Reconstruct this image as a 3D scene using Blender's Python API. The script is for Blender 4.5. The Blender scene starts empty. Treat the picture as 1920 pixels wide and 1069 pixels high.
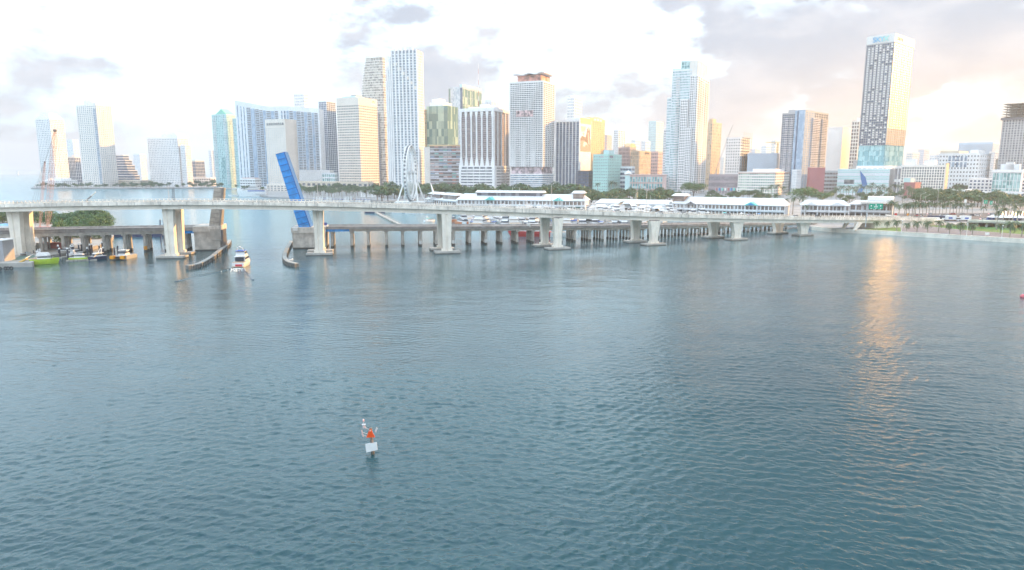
import bpy, bmesh, math, random
import numpy as np
from mathutils import Vector, Matrix
random.seed(7)
R = math.radians
SC = bpy.context.scene
COL = SC.collection

# ------------------------------------------------------------------ camera
F_PX, CX, CY, HC = 1280.0, 960.0, 534.5, 37.0
PITCH = R(9.6)
cam_d = bpy.data.cameras.new('camera')
cam = bpy.data.objects.new('camera', cam_d); COL.objects.link(cam)
cam_d.sensor_width = 36.0; cam_d.lens = 36.0 * F_PX / 1920.0
cam_d.clip_start = 0.5; cam_d.clip_end = 30000
cam.location = (0, 0, HC); cam.rotation_euler = (math.pi/2 - PITCH, 0, 0)
SC.camera = cam

# ------------------------------------------------------------------ sun + sky
SUN_AZ, SUN_EL = R(66), R(12.0)          # azimuth measured from +Y towards +X
sun_d = bpy.data.lights.new('sun', 'SUN')
sun = bpy.data.objects.new('sun', sun_d); COL.objects.link(sun)
sun_d.energy = 2.0; sun_d.angle = R(0.6); sun_d.color = (1.0, 0.52, 0.14)
sv = Vector((math.sin(SUN_AZ)*math.cos(SUN_EL), math.cos(SUN_AZ)*math.cos(SUN_EL), math.sin(SUN_EL)))
sun.rotation_euler = sv.to_track_quat('Z', 'Y').to_euler()

EXPO, SKY_STR = 2.15, 0.15
KS = 1.0/(SKY_STR*2**EXPO)               # sky and cloud colours below are given as they read at this exposure
W = bpy.data.worlds.new('World'); SC.world = W; W.use_nodes = True
nt = W.node_tree; nt.nodes.clear()
def N(t, kind, **kw):
    n = t.nodes.new(kind)
    for k, v in kw.items(): setattr(n, k, v)
    return n
def mth(t, op, a, b=None, clamp=False):
    n = N(t, 'ShaderNodeMath', operation=op, use_clamp=clamp)
    for i, v in enumerate((a, b)):
        if v is None: continue
        if isinstance(v, (int, float)): n.inputs[i].default_value = v
        else: t.links.new(v, n.inputs[i])
    return n.outputs[0]
def sstep(t, v, a, b):
    n = N(t, 'ShaderNodeMapRange', interpolation_type='SMOOTHSTEP')
    t.links.new(v, n.inputs[0]); n.inputs[1].default_value = a; n.inputs[2].default_value = b
    return n.outputs[0]
def mixc(t, f, a, b, blend='MIX'):
    n = N(t, 'ShaderNodeMix', data_type='RGBA', blend_type=blend)
    for i, v in ((0, f), (6, a), (7, b)):
        if isinstance(v, (int, float)): n.inputs[i].default_value = v
        elif isinstance(v, tuple): n.inputs[i].default_value = (*v, 1)
        else: t.links.new(v, n.inputs[i])
    return n.outputs[2]
def noise(t, vec, scale, detail=5, rough=0.55, offs=(0, 0, 0), sc=(1, 1, 1), rz=0.0):
    mp = N(t, 'ShaderNodeMapping'); t.links.new(vec, mp.inputs[0])
    mp.inputs[1].default_value = offs; mp.inputs[3].default_value = sc; mp.inputs[2].default_value = (0, 0, rz)
    n = N(t, 'ShaderNodeTexNoise'); t.links.new(mp.outputs[0], n.inputs['Vector'])
    n.inputs['Scale'].default_value = scale; n.inputs['Detail'].default_value = detail
    n.inputs['Roughness'].default_value = rough
    return n.outputs[0]
tc = N(nt, 'ShaderNodeTexCoord').outputs['Generated']
sky = N(nt, 'ShaderNodeTexSky', sky_type='NISHITA', sun_disc=False)
sky.sun_elevation = SUN_EL; sky.sun_rotation = SUN_AZ
sky.air_density = 1.0; sky.dust_density = 2.0; sky.ozone_density = 1.0
sep = N(nt, 'ShaderNodeSeparateXYZ'); nt.links.new(tc, sep.inputs[0])
az = mth(nt, 'ARCTAN2', sep.outputs[0], sep.outputs[1])
el = mth(nt, 'ABSOLUTE', sep.outputs[2])
# thin bright veil of high cloud over the clear sky
def ks(r, g, b): return (r*KS, g*KS, b*KS)
veil_c = mixc(nt, el, ks(1.02, 1.42, 1.70), ks(4.0, 4.7, 5.3))     # overcast-like; zenith out of view raised further to light the scene
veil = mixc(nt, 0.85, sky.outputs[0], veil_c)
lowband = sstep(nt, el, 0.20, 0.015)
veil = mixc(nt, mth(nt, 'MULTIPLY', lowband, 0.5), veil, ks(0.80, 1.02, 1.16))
n1 = noise(nt, tc, 6.5, 8, 0.60, (3.1, 0.4, 1.7), (1, 1, 2.0), 0.21)
n2 = noise(nt, tc, 2.2, 6, 0.55, (7.7, 2.2, 0.3), (1, 1, 1.6), 0.21)
n3 = noise(nt, tc, 14.0, 5, 0.6, (1.2, 5.0, 9.1), (1, 1, 1.5))
# scattered puffs everywhere
puff = mth(nt, 'ADD', mth(nt, 'MULTIPLY', n1, 0.62), mth(nt, 'MULTIPLY', n2, 0.38))
puff = mth(nt, 'ADD', puff, mth(nt, 'MULTIPLY', sstep(nt, el, 0.15, 0.03), 0.055))      # more cloud towards the horizon, as seen edge-on
puff_m = sstep(nt, puff, 0.475, 0.575)
# broad bank on the sunset side, ragged edge
edge = mth(nt, 'ADD', az, mth(nt, 'MULTIPLY', mth(nt, 'SUBTRACT', n1, 0.5), 0.75))
edge = mth(nt, 'ADD', edge, mth(nt, 'MULTIPLY', mth(nt, 'SUBTRACT', n3, 0.5), 0.10))
bank = mth(nt, 'MULTIPLY', sstep(nt, edge, 0.155, 0.27), sstep(nt, az, 2.9, 2.0))
holes = sstep(nt, n2, 0.60, 0.50)
bank = mth(nt, 'MULTIPLY', bank, mth(nt, 'ADD', mth(nt, 'MULTIPLY', holes, 0.75), 0.25))
cl_hi = noise(nt, tc, 9.0, 6, 0.6, (2.0, 8.0, 4.0), (1, 1, 2.2))
ccol = mixc(nt, sstep(nt, cl_hi, 0.38, 0.68), ks(0.56, 0.63, 0.76), ks(0.79, 0.815, 0.90))
# cloud takes up a little of the sunset colour of the sky behind it
glow = mth(nt, 'MULTIPLY', lowband, sstep(nt, az, 0.05, 0.6))
ccol = mixc(nt, mth(nt, 'MULTIPLY', glow, 0.85), ccol, ks(1.12, 0.83, 0.63))
fac = mth(nt, 'MAXIMUM', mth(nt, 'MULTIPLY', puff_m, 0.97), mth(nt, 'MULTIPLY', bank, 0.97))
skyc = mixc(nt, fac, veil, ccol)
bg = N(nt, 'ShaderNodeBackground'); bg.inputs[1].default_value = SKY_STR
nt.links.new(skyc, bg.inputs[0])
wo = N(nt, 'ShaderNodeOutputWorld'); nt.links.new(bg.outputs[0], wo.inputs[0])

vs = SC.view_settings
vs.view_transform = 'Standard'; vs.look = 'None'; vs.gamma = 1.0; vs.use_curve_mapping = False
vs.exposure = EXPO
SC.render.engine = 'CYCLES'
SC.cycles.use_denoising = True
SC.cycles.max_bounces = 6; SC.cycles.diffuse_bounces = 2; SC.cycles.glossy_bounces = 3
SC.cycles.volume_bounces = 0; SC.cycles.transmission_bounces = 3; SC.cycles.transparent_max_bounces = 8
SC.cycles.caustics_reflective = False; SC.cycles.caustics_refractive = False
SC.cycles.sample_clamp_indirect = 6

# ------------------------------------------------------------------ pixel -> place
CP, SP = math.cos(PITCH), math.sin(PITCH)
def ray(px, py):
    u, v = (px - CX)/F_PX, (CY - py)/F_PX
    return Vector((u, CP + v*SP, -SP + v*CP))
def ground(px, py, z=0.0):
    d = ray(px, py); t = (z - HC)/d.z
    return Vector((d.x*t, d.y*t, z))
def at(px, py, Y):
    d = ray(px, py); t = Y/d.y
    return Vector((d.x*t, Y, HC + d.z*t))
def zat(py, Y): return at(CX, py, Y).z
def wpx(px, Y, z):
    """x of image column px at depth Y and height z"""
    return (px - CX)/F_PX * (Y*CP - (z - HC)*SP)

# ------------------------------------------------------------------ materials
MATS = {}
def mat(name, col, rough=0.7, metal=0.0, var=0.0, vscale=0.3, spec=0.5, emit=None, estr=0.0, bump=0.0, bscale=1.0, coord='Object', streak=0.0):
    if name in MATS: return MATS[name]
    m = bpy.data.materials.new(name); m.use_nodes = True; t = m.node_tree
    b = t.nodes['Principled BSDF']
    b.inputs['Base Color'].default_value = (*col, 1); b.inputs['Roughness'].default_value = rough
    b.inputs['Metallic'].default_value = metal; b.inputs['Specular IOR Level'].default_value = spec
    if var or bump or streak:
        c = N(t, 'ShaderNodeTexCoord').outputs[coord]
    if var:
        n = noise(t, c, vscale, 4, 0.6)
        lo = tuple(x*(1-var) for x in col); hi = tuple(min(1, x*(1+var)) for x in col)
        out = mixc(t, sstep(t, n, 0.3, 0.7), lo, hi)
        if streak:
            s = noise(t, c, 1.0, 4, 0.6, (0, 0, 0), (0.9, 0.9, 0.10))
            out = mixc(t, mth(t, 'MULTIPLY', sstep(t, s, 0.52, 0.75), streak), out, tuple(x*0.45 for x in col))
        t.links.new(out, b.inputs['Base Color'])
    if bump:
        n = noise(t, c, bscale, 4, 0.6)
        bp = N(t, 'ShaderNodeBump'); bp.inputs['Strength'].default_value = bump; bp.inputs['Distance'].default_value = 0.1
        t.links.new(n, bp.inputs['Height']); t.links.new(bp.outputs[0], b.inputs['Normal'])
    if emit:
        b.inputs['Emission Color'].default_value = (*emit, 1); b.inputs['Emission Strength'].default_value = estr
    MATS[name] = m
    return m
def glass(name, dark, light, cell=(3.0, 3.4), share=0.35, rough=0.12, metal=0.0, spec=0.9):
    """window glass: each pane shows its own blind or curtain (cell-wise random colour of the thing itself)"""
    if name in MATS: return MATS[name]
    m = bpy.data.materials.new(name); m.use_nodes = True; t = m.node_tree
    b = t.nodes['Principled BSDF']
    c = N(t, 'ShaderNodeTexCoord').outputs['Object']
    dv = N(t, 'ShaderNodeVectorMath', operation='DIVIDE'); t.links.new(c, dv.inputs[0]); dv.inputs[1].default_value = (cell[0], cell[0]*1.07, cell[1])
    fl = N(t, 'ShaderNodeVectorMath', operation='FLOOR'); t.links.new(dv.outputs[0], fl.inputs[0])
    wn = N(t, 'ShaderNodeTexWhiteNoise'); t.links.new(fl.outputs[0], wn.inputs['Vector'])
    f = sstep(t, wn.outputs[0], 1-share-0.25, 1-share+0.25)
    t.links.new(mixc(t, f, dark, light), b.inputs['Base Color'])
    b.inputs['Roughness'].default_value = rough; b.inputs['Metallic'].default_value = metal
    b.inputs['Specular IOR Level'].default_value = spec
    MATS[name] = m
    return m

# ------------------------------------------------------------------ mesh builder
class MB:
    def __init__(s): s.v = []; s.f = []; s.m = []
    def add(s, vs, fs, mi=0):
        o = len(s.v); s.v.extend([tuple(p) for p in vs])
        s.f.extend([tuple(i+o for i in f) for f in fs]); s.m.extend([mi]*len(fs)); return s
    def hexa(s, p, mi=0):      # p: 8 points, bottom 4 ccw then top 4
        return s.add(p, [(3,2,1,0),(4,5,6,7),(0,1,5,4),(1,2,6,5),(2,3,7,6),(3,0,4,7)], mi)
    def box(s, x0, x1, y0, y1, z0, z1, mi=0):
        return s.hexa([(x0,y0,z0),(x1,y0,z0),(x1,y1,z0),(x0,y1,z0),(x0,y0,z1),(x1,y0,z1),(x1,y1,z1),(x0,y1,z1)], mi)
    def obox(s, o, u, n, l0, l1, d0, d1, z0, z1, mi=0):
        """box along horizontal u from l0..l1, along n from d0..d1"""
        P = lambda l, d, z: (o[0]+u[0]*l+n[0]*d, o[1]+u[1]*l+n[1]*d, z)
        q = [P(l0,d0,z0),P(l1,d0,z0),P(l1,d1,z0),P(l0,d1,z0),P(l0,d0,z1),P(l1,d0,z1),P(l1,d1,z1),P(l0,d1,z1)]
        if u[0]*n[1]-u[1]*n[0] < 0: q = [q[3],q[2],q[1],q[0],q[7],q[6],q[5],q[4]]
        return s.hexa(q, mi)
    def prism(s, pts, z0, z1, mi=0, cap=True):
        n = len(pts); a = sum(pts[i][0]*pts[(i+1)%n][1]-pts[(i+1)%n][0]*pts[i][1] for i in range(n))
        if a < 0: pts = pts[::-1]
        z0f = z0 if callable(z0) else (lambda p: z0); z1f = z1 if callable(z1) else (lambda p: z1)
        vs = [(p[0],p[1],z0f(p)) for p in pts] + [(p[0],p[1],z1f(p)) for p in pts]
        fs = [(i,(i+1)%n,(i+1)%n+n,i+n) for i in range(n)]
        if cap: fs += [tuple(range(n-1,-1,-1)), tuple(range(n,2*n))]
        return s.add(vs, fs, mi)
    def tube(s, a, b, r0, r1=None, n=6, mi=0, cap=True):
        a, b = Vector(a), Vector(b); r1 = r0 if r1 is None else r1
        d = (b-a); 
        if d.length < 1e-6: return s
        d.normalize(); x = d.orthogonal().normalized(); y = d.cross(x)
        vs = []
        for p, r in ((a, r0), (b, r1)):
            for i in range(n):
                t = 2*math.pi*i/n; vs.append(p + x*(r*math.cos(t)) + y*(r*math.sin(t)))
        fs = [(i,(i+1)%n,(i+1)%n+n,i+n) for i in range(n)]
        if cap: fs += [tuple(range(n-1,-1,-1)), tuple(range(n,2*n))]
        return s.add(vs, fs, mi)
    def lathe(s, c, prof, n=12, mi=0):
        vs = [(c[0]+r*math.cos(2*math.pi*i/n), c[1]+r*math.sin(2*math.pi*i/n), c[2]+z) for r, z in prof for i in range(n)]
        fs = [(k*n+i, k*n+(i+1)%n, (k+1)*n+(i+1)%n, (k+1)*n+i) for k in range(len(prof)-1) for i in range(n)]
        fs += [tuple(range(n-1,-1,-1)), tuple(range((len(prof)-1)*n, len(prof)*n))]
        return s.add(vs, fs, mi)
    def loft(s, secs, mi=0, cap=True):
        """secs: list of equal-length point rings (closed)"""
        n = len(secs[0]); vs = [p for r in secs for p in r]
        fs = [(k*n+i, k*n+(i+1)%n, (k+1)*n+(i+1)%n, (k+1)*n+i) for k in range(len(secs)-1) for i in range(n)]
        if cap: fs += [tuple(range(n-1,-1,-1)), tuple(range((len(secs)-1)*n, len(secs)*n))]
        return s.add(vs, fs, mi)
    def mesh(s, name, mats, smooth=False, recalc=False):
        me = bpy.data.meshes.new(name); me.from_pydata(s.v, [], s.f)
        mats = mats if isinstance(mats, (list, tuple)) else [mats]
        for m in mats: me.materials.append(m)
        if any(s.m): me.polygons.foreach_set('material_index', s.m)
        if smooth: me.polygons.foreach_set('use_smooth', [True]*len(me.polygons))
        if recalc:
            bm = bmesh.new(); bm.from_mesh(me); bmesh.ops.recalc_face_normals(bm, faces=bm.faces); bm.to_mesh(me); bm.free()
        me.update(); return me
    def build(s, name, mats, parent=None, smooth=False, recalc=False, kind=None):
        return link(name, s.mesh(name, mats, smooth, recalc), parent, kind)
def link(name, me, parent=None, kind=None):
    o = bpy.data.objects.new(name, me); COL.objects.link(o)
    if parent is not None:
        o.parent = parent
        o.matrix_parent_inverse = Matrix.Identity(4)
        if parent.type == 'EMPTY' and not parent.get('_local'):
            o.location = -Vector(parent.location)      # world-space mesh under an Empty placed at the base
    if kind: o['kind'] = kind
    return o
def tag(o, label, cat, group=None):
    o['label'] = label; o['category'] = cat
    if group: o['group'] = group
    return o
def thing(name, label, cat, loc=(0,0,0), group=None, local=False, rz=0.0):
    """Empty at the base; local=True: parts are modelled about the origin and move with it"""
    o = bpy.data.objects.new(name, None); COL.objects.link(o)
    o.empty_display_size = 0.5; o.location = loc; o.rotation_euler = (0, 0, rz)
    if local: o['_local'] = 1
    return tag(o, label, cat, group)
def struct(o): o['kind'] = 'structure'; return o
def dup(root, loc, rz=0.0, sc=1.0, label=None, group=None):
    r = root.copy(); COL.objects.link(r); r.location = loc; r.rotation_euler = (0, 0, rz)
    r.scale = (sc, sc, sc) if isinstance(sc, (int, float)) else sc
    if label: r['label'] = label
    if group: r['group'] = group
    for ch in root.children:
        c = ch.copy(); COL.objects.link(c); c.parent = r
        for g in ch.children:
            d = g.copy(); COL.objects.link(d); d.parent = c
    return r
# ================================================================== WATER: one sheet, finely rippled where it is near
def make_water():
    rng = np.random.default_rng(11)
    th = np.linspace(R(-50), R(50), 660)
    th = np.concatenate([np.linspace(R(-180), R(-50), 26)[1:-1], th, np.linspace(R(50), R(180), 26)[1:]])
    inv = np.linspace(1/38.0, 1/430.0, 1120)
    d = np.concatenate([1/inv, np.geomspace(445, 6500, 30)])
    D, T = np.meshgrid(d, th, indexing='ij')
    X = D*np.sin(T); Y = D*np.cos(T)
    X0, Y0 = X.copy(), Y.copy()
    Z = np.zeros_like(X)
    dd = np.gradient(d)[:, None]
    n = 96
    lam = np.exp(rng.uniform(np.log(0.5), np.log(2.4), n))
    lam[:7] = [16, 21, 13, 9, 7, 11, 6.5]
    base = np.where(rng.random(n) < 0.55, R(-118), R(-62))        # two crossing wind-wave trains
    ang = base + rng.normal(0, R(30), n)
    ph = rng.uniform(0, 2*np.pi, n)
    k = 2*np.pi/lam
    slope = 0.0235*np.where(lam > 6, 0.35, 1.0)
    # slow gusts: calmer and rougher patches
    gust = np.zeros_like(X)
    for i in range(9):
        L = rng.uniform(30, 120); a = rng.uniform(0, 2*np.pi)
        gust += np.sin(2*np.pi/L*(np.cos(a)*X0*0.7 + np.sin(a)*Y0*1.2) + rng.uniform(0, 6.28))
    gust = np.clip(1.0 + 0.15*gust/1.5, 0.65, 1.35)
    dx = np.zeros_like(X); dy = np.zeros_like(X)
    for i in range(n):
        kx, ky = k[i]*np.cos(ang[i]), k[i]*np.sin(ang[i])
        p = kx*X0 + ky*Y0 + ph[i]
        fade = np.clip((lam[i]/np.maximum(dd, 1e-3) - 1.4)/2.0, 0, 1)
        a = slope[i]/k[i]*fade*gust if lam[i] < 12 else slope[i]/k[i]*fade
        Z += a*np.cos(p); s = a*np.sin(p)*0.85
        dx -= np.cos(ang[i])*s; dy -= np.sin(ang[i])*s
    fan = (np.abs(T) < R(49.9))
    Z *= fan; X = X + dx*fan; Y = Y + dy*fan
    nr, nc = X.shape
    vs = np.stack([X, Y, Z], -1).reshape(-1, 3)
    vs = np.vstack([vs, [[0, 0, 0]]]).astype(np.float32)
    ii = np.arange(nr-1)[:, None]*nc; jj = np.arange(nc)[None, :]; j2 = (jj+1) % nc
    quads = np.stack([ii+jj, ii+nc+jj, ii+nc+j2, ii+j2], -1).reshape(-1, 4)
    # centre fan
    c = len(vs)-1
    tri = [(c, j, (j+1) % nc) for j in range(nc)]
    me = bpy.data.meshes.new('water')
    nq, ntv = len(quads), len(tri)
    me.vertices.add(len(vs)); me.vertices.foreach_set('co', vs.ravel())
    me.loops.add(nq*4 + ntv*3)
    me.loops.foreach_set('vertex_index', np.concatenate([quads[:, ::-1].ravel(), np.array(tri)[:, ::-1].ravel()]).astype(np.int32))
    me.polygons.add(nq+ntv)
    st = np.concatenate([np.arange(nq)*4, nq*4 + np.arange(ntv)*3]).astype(np.int32)
    me.polygons.foreach_set('loop_start', st)
    me.polygons.foreach_set('use_smooth', np.ones(nq+ntv, bool))
    me.update(calc_edges=True); me.validate()
    m = bpy.data.materials.new('bay_water'); m.use_nodes = True; t = m.node_tree
    b = t.nodes['Principled BSDF']
    co = N(t, 'ShaderNodeNewGeometry').outputs['Position']
    big = noise(t, co, 0.012, 4, 0.55, (5, 3, 0), (0.6, 1.3, 1))
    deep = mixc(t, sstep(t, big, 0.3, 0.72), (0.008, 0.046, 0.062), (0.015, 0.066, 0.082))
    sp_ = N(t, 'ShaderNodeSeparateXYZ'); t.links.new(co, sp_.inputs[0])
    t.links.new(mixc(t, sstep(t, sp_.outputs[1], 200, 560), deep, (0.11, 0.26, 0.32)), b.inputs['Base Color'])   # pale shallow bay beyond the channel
    # ripples too fine to mesh far out on the open bay are carried as roughness of the surface there
    sy = N(t, 'ShaderNodeSeparateXYZ'); t.links.new(co, sy.inputs[0])
    rg_ = N(t, 'ShaderNodeMapRange', interpolation_type='SMOOTHSTEP'); t.links.new(sy.outputs[1], rg_.inputs[0])
    for i_, v_ in ((1, 110), (2, 850), (3, 0.02), (4, 0.18)): rg_.inputs[i_].default_value = v_
    t.links.new(rg_.outputs[0], b.inputs['Roughness'])
    b.inputs['IOR'].default_value = 1.33
    w1 = noise(t, co, 1.15, 4, 0.62, (0, 0, 0), (0.75, 1.25, 1))
    w2 = noise(t, co, 0.30, 5, 0.60, (9, 4, 0), (0.7, 1.25, 1))
    w3 = noise(t, co, 3.2, 3, 0.6, (2, 7, 0), (0.75, 1.2, 1))
    h = mth(t, 'ADD', mth(t, 'ADD', mth(t, 'MULTIPLY', w1, 0.26), mth(t, 'MULTIPLY', w2, 0.75)), mth(t, 'MULTIPLY', w3, 0.07))
    bp = N(t, 'ShaderNodeBump'); bp.inputs['Strength'].default_value = 0.24; bp.inputs['Distance'].default_value = 1.0
    t.links.new(h, bp.inputs['Height']); t.links.new(bp.outputs[0], b.inputs['Normal'])
    me.materials.append(m)
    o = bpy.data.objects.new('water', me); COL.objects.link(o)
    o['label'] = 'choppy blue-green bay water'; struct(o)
make_water()
# ================================================================== LAND
concrete = mat('concrete', (0.44, 0.42, 0.39), 0.85, var=0.18, vscale=0.35, bump=0.15, bscale=3, streak=0.25)
paving = mat('paving', (0.29, 0.295, 0.30), 0.9, var=0.2, vscale=0.05)
asphalt = mat('asphalt', (0.095, 0.095, 0.105), 0.85, var=0.25, vscale=0.15)
path_grey = mat('path_asphalt', (0.16, 0.155, 0.175), 0.85, var=0.15, vscale=0.2)
lawn_m = mat('lawn_green', (0.065, 0.165, 0.03), 0.95, var=0.3, vscale=0.25, bump=0.4, bscale=4)
seawall_m = mat('seawall_concrete', (0.74, 0.69, 0.60), 0.8, var=0.14, vscale=0.25, streak=0.25)
sand_m = mat('dock_concrete', (0.36, 0.34, 0.31), 0.9, var=0.2, vscale=0.3)
def px_poly(pts, z=0.0): return [tuple(ground(a, b, z).xy) for a, b in pts]

shore = px_poly([(2150,470.5),(1920,456.5),(1640,439.5),(1560,435.5),(1520,431),(1492,419),(1440,406),(1290,398.5),(1100,396.5),(880,394),(800,387),(745,381),
                 (690,378.5),(600,376.5),(560,375),(505,372),(486,368.5),(478,362),(466,356),(452,349)])
land = shore + [(-620,2600),(-700,5200),(3800,5200),(3800,shore[0][1]-40)]
mb = MB().prism(land, -1.5, 2.0)
o = mb.build('mainland_ground', paving); o['label'] = 'paved city ground along the bay shore'; struct(o)
isl = px_poly([(58,354.5),(110,355),(300,354.5),(420,353.5),(440,350.5)])
isl += [(-560,2200),(-1500,2200)]
o = MB().prism(isl, -1.5, 2.0).build('island_ground', paving); o['label'] = 'low built-up island across the bay'; struct(o)
# far-off low coast behind the left island
# seawall cap along the right-hand park shore
sw = [Vector((*p, 0)) for p in px_poly([(2150,470.5),(1920,456.5),(1780,448),(1640,439.5),(1560,435.5),(1522,431.5)])]
root = thing('seawall', 'long pale concrete seawall edging the palm-lined waterfront path', 'seawall', sw[2])
for i in range(len(sw)-1):
    a, b = sw[i], sw[i+1]; L = (b-a).length; u = (b-a).normalized(); n = Vector((u.y, -u.x, 0)); 
    if n.y > 0: n = -n
    k = max(1, int(L/12))
    for j in range(k):
        MB().obox(a, u, n, L*j/k+0.03, L*(j+1)/k-0.03, -0.9, 0.35, -1.0, 2.45).build('seawall_panel', seawall_m, root)
# lawn, path, road sheets on the right shore (each a few mm above the one below)
def sheet(name, pts, z, m, label, th=0.02):
    o = MB().prism(px_poly(pts, z), z-th, z).build(name, m); o['label'] = label; struct(o); return o
sheet('lawn', [(1615,430.8),(1690,434.8),(1688,427),(1650,425.5)], 2.03, lawn_m, 'triangular green lawn beside the bridge abutment')
sheet('lawn', [(1745,424.5),(1800,430.5),(1920,439.5),(2100,451.5),(2100,430),(1930,427),(1800,422),(1740,423)], 2.03, lawn_m, 'long green lawn behind the waterfront path')
sheet('waterfront_path', [(1690,435.2),(1692,428),(1745,425),(1800,431),(1920,440),(2100,452),(2100,458.4),(1920,448.4),(1780,440.5)], 2.012, path_grey, 'grey asphalt path curving along the seawall')
sheet('boulevard', [(1480,408),(1700,416),(1950,415),(2300,420),(2300,398),(1950,398),(1740,400),(1600,402)], 2.012, asphalt, 'wide asphalt boulevard behind the palms')
# left dock island
dock = px_poly([(-260,506),(-30,503),(28,501),(62,499),(70,489),(108,483),(150,474),(168,470),(205,460),(214,446),(206,432),(150,421),(60,413),(-60,409),(-420,408)])
o = MB().prism(dock, -1.5, 1.5).build('dock_island_ground', sand_m); o['label'] = 'concrete work dock and wooded islet under the bridges'; struct(o)
# ================================================================== BRIDGES
hb_conc = mat('bridge_concrete', (0.87, 0.79, 0.69), 0.8, var=0.10, vscale=0.2, bump=0.1, bscale=2, streak=0.22)
hb_par = mat('parapet_concrete', (0.82, 0.755, 0.67), 0.85, var=0.22, vscale=0.25, streak=0.85)
hb_pier = mat('pier_concrete', (0.87, 0.80, 0.70), 0.8, var=0.08, vscale=0.25, streak=0.16)
old_conc = mat('weathered_concrete', (0.58, 0.545, 0.50), 0.9, var=0.22, vscale=0.35, streak=0.45, bump=0.2, bscale=2)
deck_old = mat('old_deck_concrete', (0.36, 0.34, 0.33), 0.9, var=0.22, vscale=0.3, streak=0.5)
old_dark = mat('grimy_concrete', (0.20, 0.19, 0.19), 0.9, var=0.25, vscale=0.3, streak=0.4)
blue_paint = mat('blue_bridge_paint', (0.018, 0.27, 0.70), 0.5, var=0.18, vscale=0.5, streak=0.25)
blue_dark = mat('dark_blue_paint', (0.010, 0.12, 0.42), 0.5, var=0.1, vscale=0.3)
galv = mat('galvanised_steel', (0.48, 0.49, 0.50), 0.45, metal=0.4)
grime = mat('tide_stain', (0.10, 0.095, 0.08), 0.8, var=0.2, vscale=1)
orange_p = mat('orange_marker', (0.85, 0.36, 0.02), 0.6)
white_p = mat('white_paint', (0.80, 0.80, 0.79), 0.5, var=0.03, vscale=0.5)

def smooth_fn(xs, ys, deg=4):
    c = np.polyfit(np.array(xs)/1000.0, ys, deg); return lambda p: float(np.polyval(c, p/1000.0))
hb_base = smooth_fn([-250,-100,50,324,600,840,1045,1225,1380,1505,1640,1750],[486,486,485.5,484,479,474,467,459,450,442,434,427.5], 4)
hb_top = smooth_fn([-250,0,200,400,600,840,1040,1230,1380,1500,1640,1750],[381,378.3,375.8,375,377,383.2,391,398,402,404,406,408], 5)
hb_bot = smooth_fn([-250,0,324,600,840,1040,1230,1380,1500,1640,1750],[399,397,392.3,394,401.5,408.5,413.5,416.8,418,418,418.3], 5)
def hb_pt(p):
    g = ground(p, hb_base(p)); Y = g.y
    return Vector((wpx(p, Y, 15), Y, 0))
stations = list(np.linspace(-250, 1750, 126))
pts = [hb_pt(p) for p in stations]
zt = [zat(hb_top(p), q.y) for p, q in zip(stations, pts)]
zb = [zat(hb_bot(p), q.y) for p, q in zip(stations, pts)]
def normals(pts):
    out = []
    for i in range(len(pts)):
        a, b = pts[max(0, i-1)], pts[min(len(pts)-1, i+1)]; u = (b-a).normalized(); out.append(Vector((u.y, -u.x, 0)))
    return out       # towards the camera side
nn = normals(pts)
def sweep(mb, prof, idx=None, mi=0):
    """prof: fn(i) -> list of (offset towards camera, z)"""
    secs = []
    for i in (idx or range(len(pts))):
        secs.append([pts[i] + nn[i]*d + Vector((0, 0, z)) for d, z in prof(i)])
    mb.loft(secs, mi); return mb
hb = thing('highway_bridge', 'long curving pale concrete highway bridge on flared twin piers across the bay', 'bridge', pts[60])
F0, WD = 3.2, 15.5           # front edge in front of the column line, deck width
fas = lambda i: zt[i] - (zt[i]-zb[i])*0.54
sweep(MB(), lambda i: [(F0, fas(i)), (F0, zt[i]-0.62), (F0-0.3, zt[i]-0.62), (F0-0.3, zt[i]-1.15), (F0-WD+0.3, zt[i]-1.15), (F0-WD+0.3, zt[i]-0.62), (F0-WD, zt[i]-0.62), (F0-WD, fas(i))]).build('deck', hb_par, hb, recalc=True)
sweep(MB(), lambda i: [(F0-1.1, zb[i]), (F0-1.1, fas(i)+0.02), (F0-WD+1.1, fas(i)+0.02), (F0-WD+1.1, zb[i])]).build('girder', hb_conc, hb, recalc=True)
road = mat('road_surface', (0.16, 0.155, 0.15), 0.9, var=0.15, vscale=0.2)
sweep(MB(), lambda i: [(F0-0.5, zt[i]-1.14), (F0-0.5, zt[i]-1.12), (F0-WD+0.5, zt[i]-1.12), (F0-WD+0.5, zt[i]-1.14)]).build('roadway', road, hb, recalc=True)
for side, nm in ((F0-0.28, 'rail'), (F0-WD+0.02, 'rail')):
    sweep(MB(), lambda i: [(side, zt[i]-0.16), (side, zt[i]), (side+0.26, zt[i]), (side+0.26, zt[i]-0.16)]).build(nm, hb_par, hb, recalc=True)
mb = MB(); acc = 0
for i in range(len(pts)-1):
    a, b = pts[i], pts[i+1]; L = (b-a).length; k = max(1, int(round(L/1.5)))
    for j in range(k):
        t = j/k; c = a.lerp(b, t); n = nn[i]; u = (b-a).normalized(); z = zt[i]*(1-t)+zt[i+1]*t
        for s in (F0-0.27, F0-WD+0.03): mb.obox(c, u, n, 0, 0.28, s, s+0.22, z-0.64, z-0.15)
mb.build('rail_posts', hb_par, hb, kind='stuff')
mb = MB()
for i in range(2, len(pts)-1, 3):        # deck joints and drain pipes on the outer face
    z0, z1 = fas(i), zt[i]-0.62
    u = (pts[i+1]-pts[i]).normalized()
    mb.obox(pts[i], u, nn[i], 0, 0.10, F0-0.05, F0+0.012, z0+0.02, z1-0.02)
mb.build('expansion_joints', grime, hb, kind='stuff')

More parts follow.
